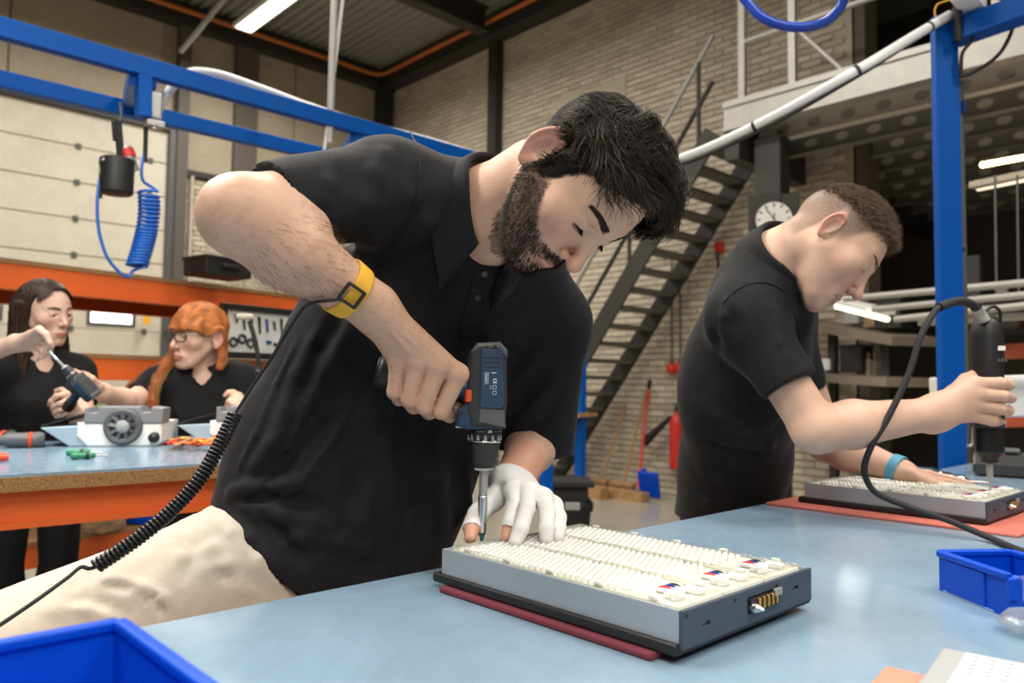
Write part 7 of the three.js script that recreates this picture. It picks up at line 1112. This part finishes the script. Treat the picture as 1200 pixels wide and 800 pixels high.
// ------------------------------------------------------------------ what lies on the second bench
{
  function machine(label, px, py, turn, dd) {
    const t = thing('fan_unit', label, 'machine', onY(px, py, BENCH2), turn);
    const W = 0.235, Hh = 0.115, Dp = 0.22;
    // white lower case with a slanted side, grey top frame carrying a round fan grille
    mesh('case', extrude([[-W / 2, 0.03], [-W / 2 + 0.03, 0], [W / 2 - 0.015, 0], [W / 2, 0.015], [W / 2, Hh * 0.62], [-W / 2, Hh * 0.62]], Dp, 0.006).translate(0, 0, -Dp), M.white, t);
    mesh('top_frame', extrude([[-W / 2 + 0.02, Hh * 0.6], [W / 2 + 0.002, Hh * 0.6], [W / 2 + 0.004, Hh], [W / 2 - 0.03, Hh + 0.004], [W / 2 - 0.035, Hh - 0.012], [W / 2 - 0.055, Hh - 0.012], [W / 2 - 0.06, Hh + 0.004], [-W / 2 + 0.06, Hh + 0.004], [-W / 2 + 0.055, Hh - 0.014], [-W / 2 + 0.035, Hh - 0.014], [-W / 2 + 0.03, Hh], [-W / 2 + 0.02, Hh]], Dp * 0.4, 0.004).translate(0, 0, -Dp * 0.4 + 0.006), std(C(0.20, 0.205, 0.21), 0.55), t);
    const fan = mesh('fan_grille', lathe([[0.036, 0], [0.052, 0], [0.055, 0.006], [0.052, 0.014], [0.046, 0.016], [0.036, 0.012]], 36).rotateX(Math.PI / 2).translate(0.01, Hh * 0.52, 0.004), M.greyDark, t);
    mesh('fan_well', cyl(0.047, 0.047, 0.006, 30).rotateX(Math.PI / 2).translate(0.01, Hh * 0.52, 0.010), M.black, fan);
    for (let i = 0; i < 9; i++) mesh('fan_blade', rbx(0.012, 0.026, 0.003, 0.001).rotateY(0.5).translate(0, 0.032, 0).rotateZ(i * 0.698).translate(0.01, Hh * 0.52, 0.0155), M.greyDark, fan);
    mesh('fan_hub', lathe([[0, 0.01], [0.012, 0.009], [0.019, 0.004], [0.02, 0]], 24).rotateX(Math.PI / 2).translate(0.01, Hh * 0.52, 0.014), M.grey, fan);
    mesh('knob', lathe([[0, 0.02], [0.014, 0.018], [0.016, 0.0]], 20).rotateX(Math.PI / 2).translate(W / 2 - 0.02, Hh * 0.24, 0.006), M.black, t);
    mesh('side_tray', extrude([[-W / 2 - 0.10, 0.055], [-W / 2 - 0.02, 0.0], [-W / 2 + 0.03, 0], [-W / 2 + 0.005, 0.062]], Dp * 0.8, 0.004).translate(0, 0, -Dp * 0.82), std(C(0.32, 0.43, 0.52), 0.45), t);
    mesh('lid', bar(V(-W / 2 - 0.11, 0.06, -Dp * 0.5), V(-W / 2 + 0.02, Hh * 0.85, -Dp * 0.5), Dp * 0.7, 0.006), M.black, t);
    return t;
  }
  machine('white and grey fan unit between the two women on the second bench', 140, 523, -0.55);
  machine('white and grey fan unit beside the man\'s back on the second bench', 290, 519, -0.62);
  const sm = (name, label, cat, x, y) => thing(name, label, cat, onY(x, y, BENCH2));
  // tools at the left edge
  const gun = (label, x, y, dirx, mat) => { const t = sm('power_tool', label, 'tool', x, y); t.scale.setScalar(0.8); const a = V(0, 0.028, 0); mesh('body', align(lathe([[0, 0], [0.024, 0.002], [0.028, 0.03], [0.026, 0.11], [0.018, 0.13], [0.012, 0.16], [0, 0.162]], 20), a, a.clone().add(dirx)), mat, t); mesh('handle', rod(a.clone().addScaledVector(dirx, 0.03), a.clone().addScaledVector(dirx, 0.0).addScaledVector(nor2, 0.12), 0.02, 14, 0.024), M.grip, t); mesh('band', align(lathe([[0.0, 0.035], [0.0285, 0.036], [0.0285, 0.05], [0.0, 0.051]], 20), a, a.clone().add(dirx)), std(C(0.7, 0.07, 0.02), 0.45), t); mesh('chuck', align(lathe([[0, 0.155], [0.011, 0.157], [0.009, 0.19], [0, 0.192]], 14), a, a.clone().add(dirx)), M.steel, t); return t; };
  gun('black and grey drill lying on the second bench near its left end', 52, 524, camDir(-1, 0, 0.45).setY(0).normalize(), M.greyDark);
  gun('black drill with a red ring lying at the left edge of the picture', 18, 522, camDir(-1, 0, -0.1).setY(0).normalize(), M.black);
  const pl = sm('pliers', 'red handled pliers lying at the left edge of the second bench', 'pliers', 2, 541); for (const s of [-1, 1]) mesh('handle', tube([V(0, 0.01, 0), V(-0.04, 0.012, s * 0.012), V(-0.10, 0.012, s * 0.02)].map((q) => V(-q.x, q.y, q.z)).map((q) => V(q.x - 0.09, q.y, q.z)), 0.009, 12, 8), std(C(0.75, 0.06, 0.02), 0.4), pl); mesh('jaw', rbx(0.05, 0.012, 0.02, 0.004, -0.11, 0.01, 0), M.steel, pl);
  const sd = (label, x, y, a) => { const t = sm('screwdriver', label, 'screwdriver', x, y); t.rotation.y = a; t.scale.setScalar(0.62); mesh('handle', lathe([[0, 0], [0.012, 0.002], [0.015, 0.02], [0.012, 0.035], [0.015, 0.06], [0.013, 0.085], [0.007, 0.09], [0, 0.09]], 12).rotateZ(-Math.PI / 2).translate(-0.06, 0.015, 0), M.green, t); mesh('grip_ring', cyl(0.0155, 0.0155, 0.012, 12).rotateZ(Math.PI / 2).translate(0.0, 0.015, 0), M.black, t); mesh('shaft', rod(V(0.028, 0.015, 0), V(0.075, 0.012, 0), 0.004, 8), M.steel, t); return t; };
  sd('green screwdriver lying on the second bench, the one nearer the women', 96, 534, -0.35); sd('green screwdriver lying on the second bench, the one nearer the bench edge', 102, 538, -0.2);
  // orange cables
  reseed(9); const cb = sm('cable_pile', 'loose pile of orange and yellow cables on the second bench', 'cables', 228, 521);
  for (let k = 0; k < 5; k++) { const q = []; for (let i = 0; i < 8; i++) q.push(onY(196 + i * 9 + rnd(-4, 4), 517 + rnd(-5, 5) + k * 0.6, BENCH2 + 0.01 + rnd(0, 0.016))); wpart('cable', tube(q, 0.005, 50, 6), [M.orange, M.yellow, M.orange, M.wood, M.red][k], cb); }
  const cn = sm('connector', 'orange and black connector lying at the end of the loose cables', 'connector', 266, 520); mesh('plug', rbx(0.08, 0.03, 0.04, 0.008, 0, 0.015, 0), std(C(0.75, 0.1, 0.02), 0.5), cn); mesh('socket', rbx(0.06, 0.035, 0.045, 0.008, 0.07, 0.0175, 0), M.black, cn);
  // swan-neck lamp stand
  const ln = thing('stand_lamp', 'thin black stand lamp with a small pale head in front of the tool board', 'lamp', onY(304, 500, BENCH2));
  const d = 2.62; wpart('stem', tube([onY(305, 510, BENCH2), P(306, 470, d), P(303, 425, d), P(298, 395, d), P(292, 376, d)], 0.008, 40, 8), M.black, ln); wpart('head', rbx(0.05, 0.02, 0.04, 0.008).translate(...P(287, 371, d).toArray()), M.cream, ln); wpart('joint', new THREE.SphereGeometry(0.014, 14, 10).translate(...P(303, 436, d).toArray()), M.black, ln); wpart('foot', cyl(0.06, 0.05, 0.015, 20).translate(...onY(305, 510, BENCH2 + 0.0075).toArray()), M.black, ln);
  const lg = thing('green_case', 'pale green plastic case behind the fan unit on the second bench', 'case', P(100, 470, 3.3)); 
  mesh('body', rbx(0.26, 0.10, 0.16, 0.01, 0, 0, 0), std(C(0.55, 0.62, 0.30), 0.5), lg); mesh('lid', rbx(0.27, 0.02, 0.17, 0.008, 0, 0.06, 0), M.white, lg); lg.position.y = 1.07;
  // power drill and its charger by the second man's hand
  const c2 = thing('cordless_drill', 'blue and silver drill lying on the far side of the second LED panel', 'drill', onY(1092, 556, BENCH));
  const a0 = P(1062, 548, 1.98), a1 = P(1128, 552, 1.93); a0.y = a1.y = BENCH + 0.04; const ad = a1.clone().sub(a0).normalize(), fr2 = (g) => align(g, a0, a1);
  wpart('body', fr2(lathe([[0, 0], [0.025, 0.003], [0.031, 0.02], [0.031, 0.06], [0.026, 0.072], [0, 0.073]], 24)), M.navy, c2); wpart('red_grip', rbx(0.05, 0.02, 0.03, 0.006).translate(...P(1082, 552, 1.93).setY(BENCH + 0.02).toArray()), std(C(0.7, 0.06, 0.03), 0.45), c2);
  wpart('chuck', fr2(lathe([[0, 0.07], [0.026, 0.072], [0.027, 0.08], [0.022, 0.083], [0.022, 0.10], [0.016, 0.108], [0.018, 0.125], [0.009, 0.138], [0, 0.139]], 24)), M.chrome, c2); wpart('bit', fr2(lathe([[0, 0.13], [0.004, 0.13], [0.004, 0.17], [0.001, 0.185], [0, 0.186]], 10)), M.steel, c2);
  const ch = thing('charger', 'black battery charger with a cable on the bench behind the screwdriver', 'charger', onY(1172, 556, BENCH), 0.25); ch.position.copy(onY(1172, 556, BENCH));
  mesh('case', extrude([[-0.10, 0], [0.10, 0], [0.095, 0.045], [0.06, 0.06], [-0.06, 0.06], [-0.10, 0.03]], 0.13, 0.008).translate(0, 0.008, -0.065), std(C(0.03, 0.031, 0.032), 0.4), ch); mesh('lid', rbx(0.12, 0.008, 0.11, 0.003, 0, 0.079, 0), M.greyDark, ch); mesh('cable', tube([V(-0.08, 0.03, 0.08), V(-0.12, 0.012, 0.11), V(-0.16, 0.008, 0.08), V(-0.2, 0.008, 0.1)], 0.005, 24, 6), M.rubber, ch);
}
renderer.render(scene, camera);
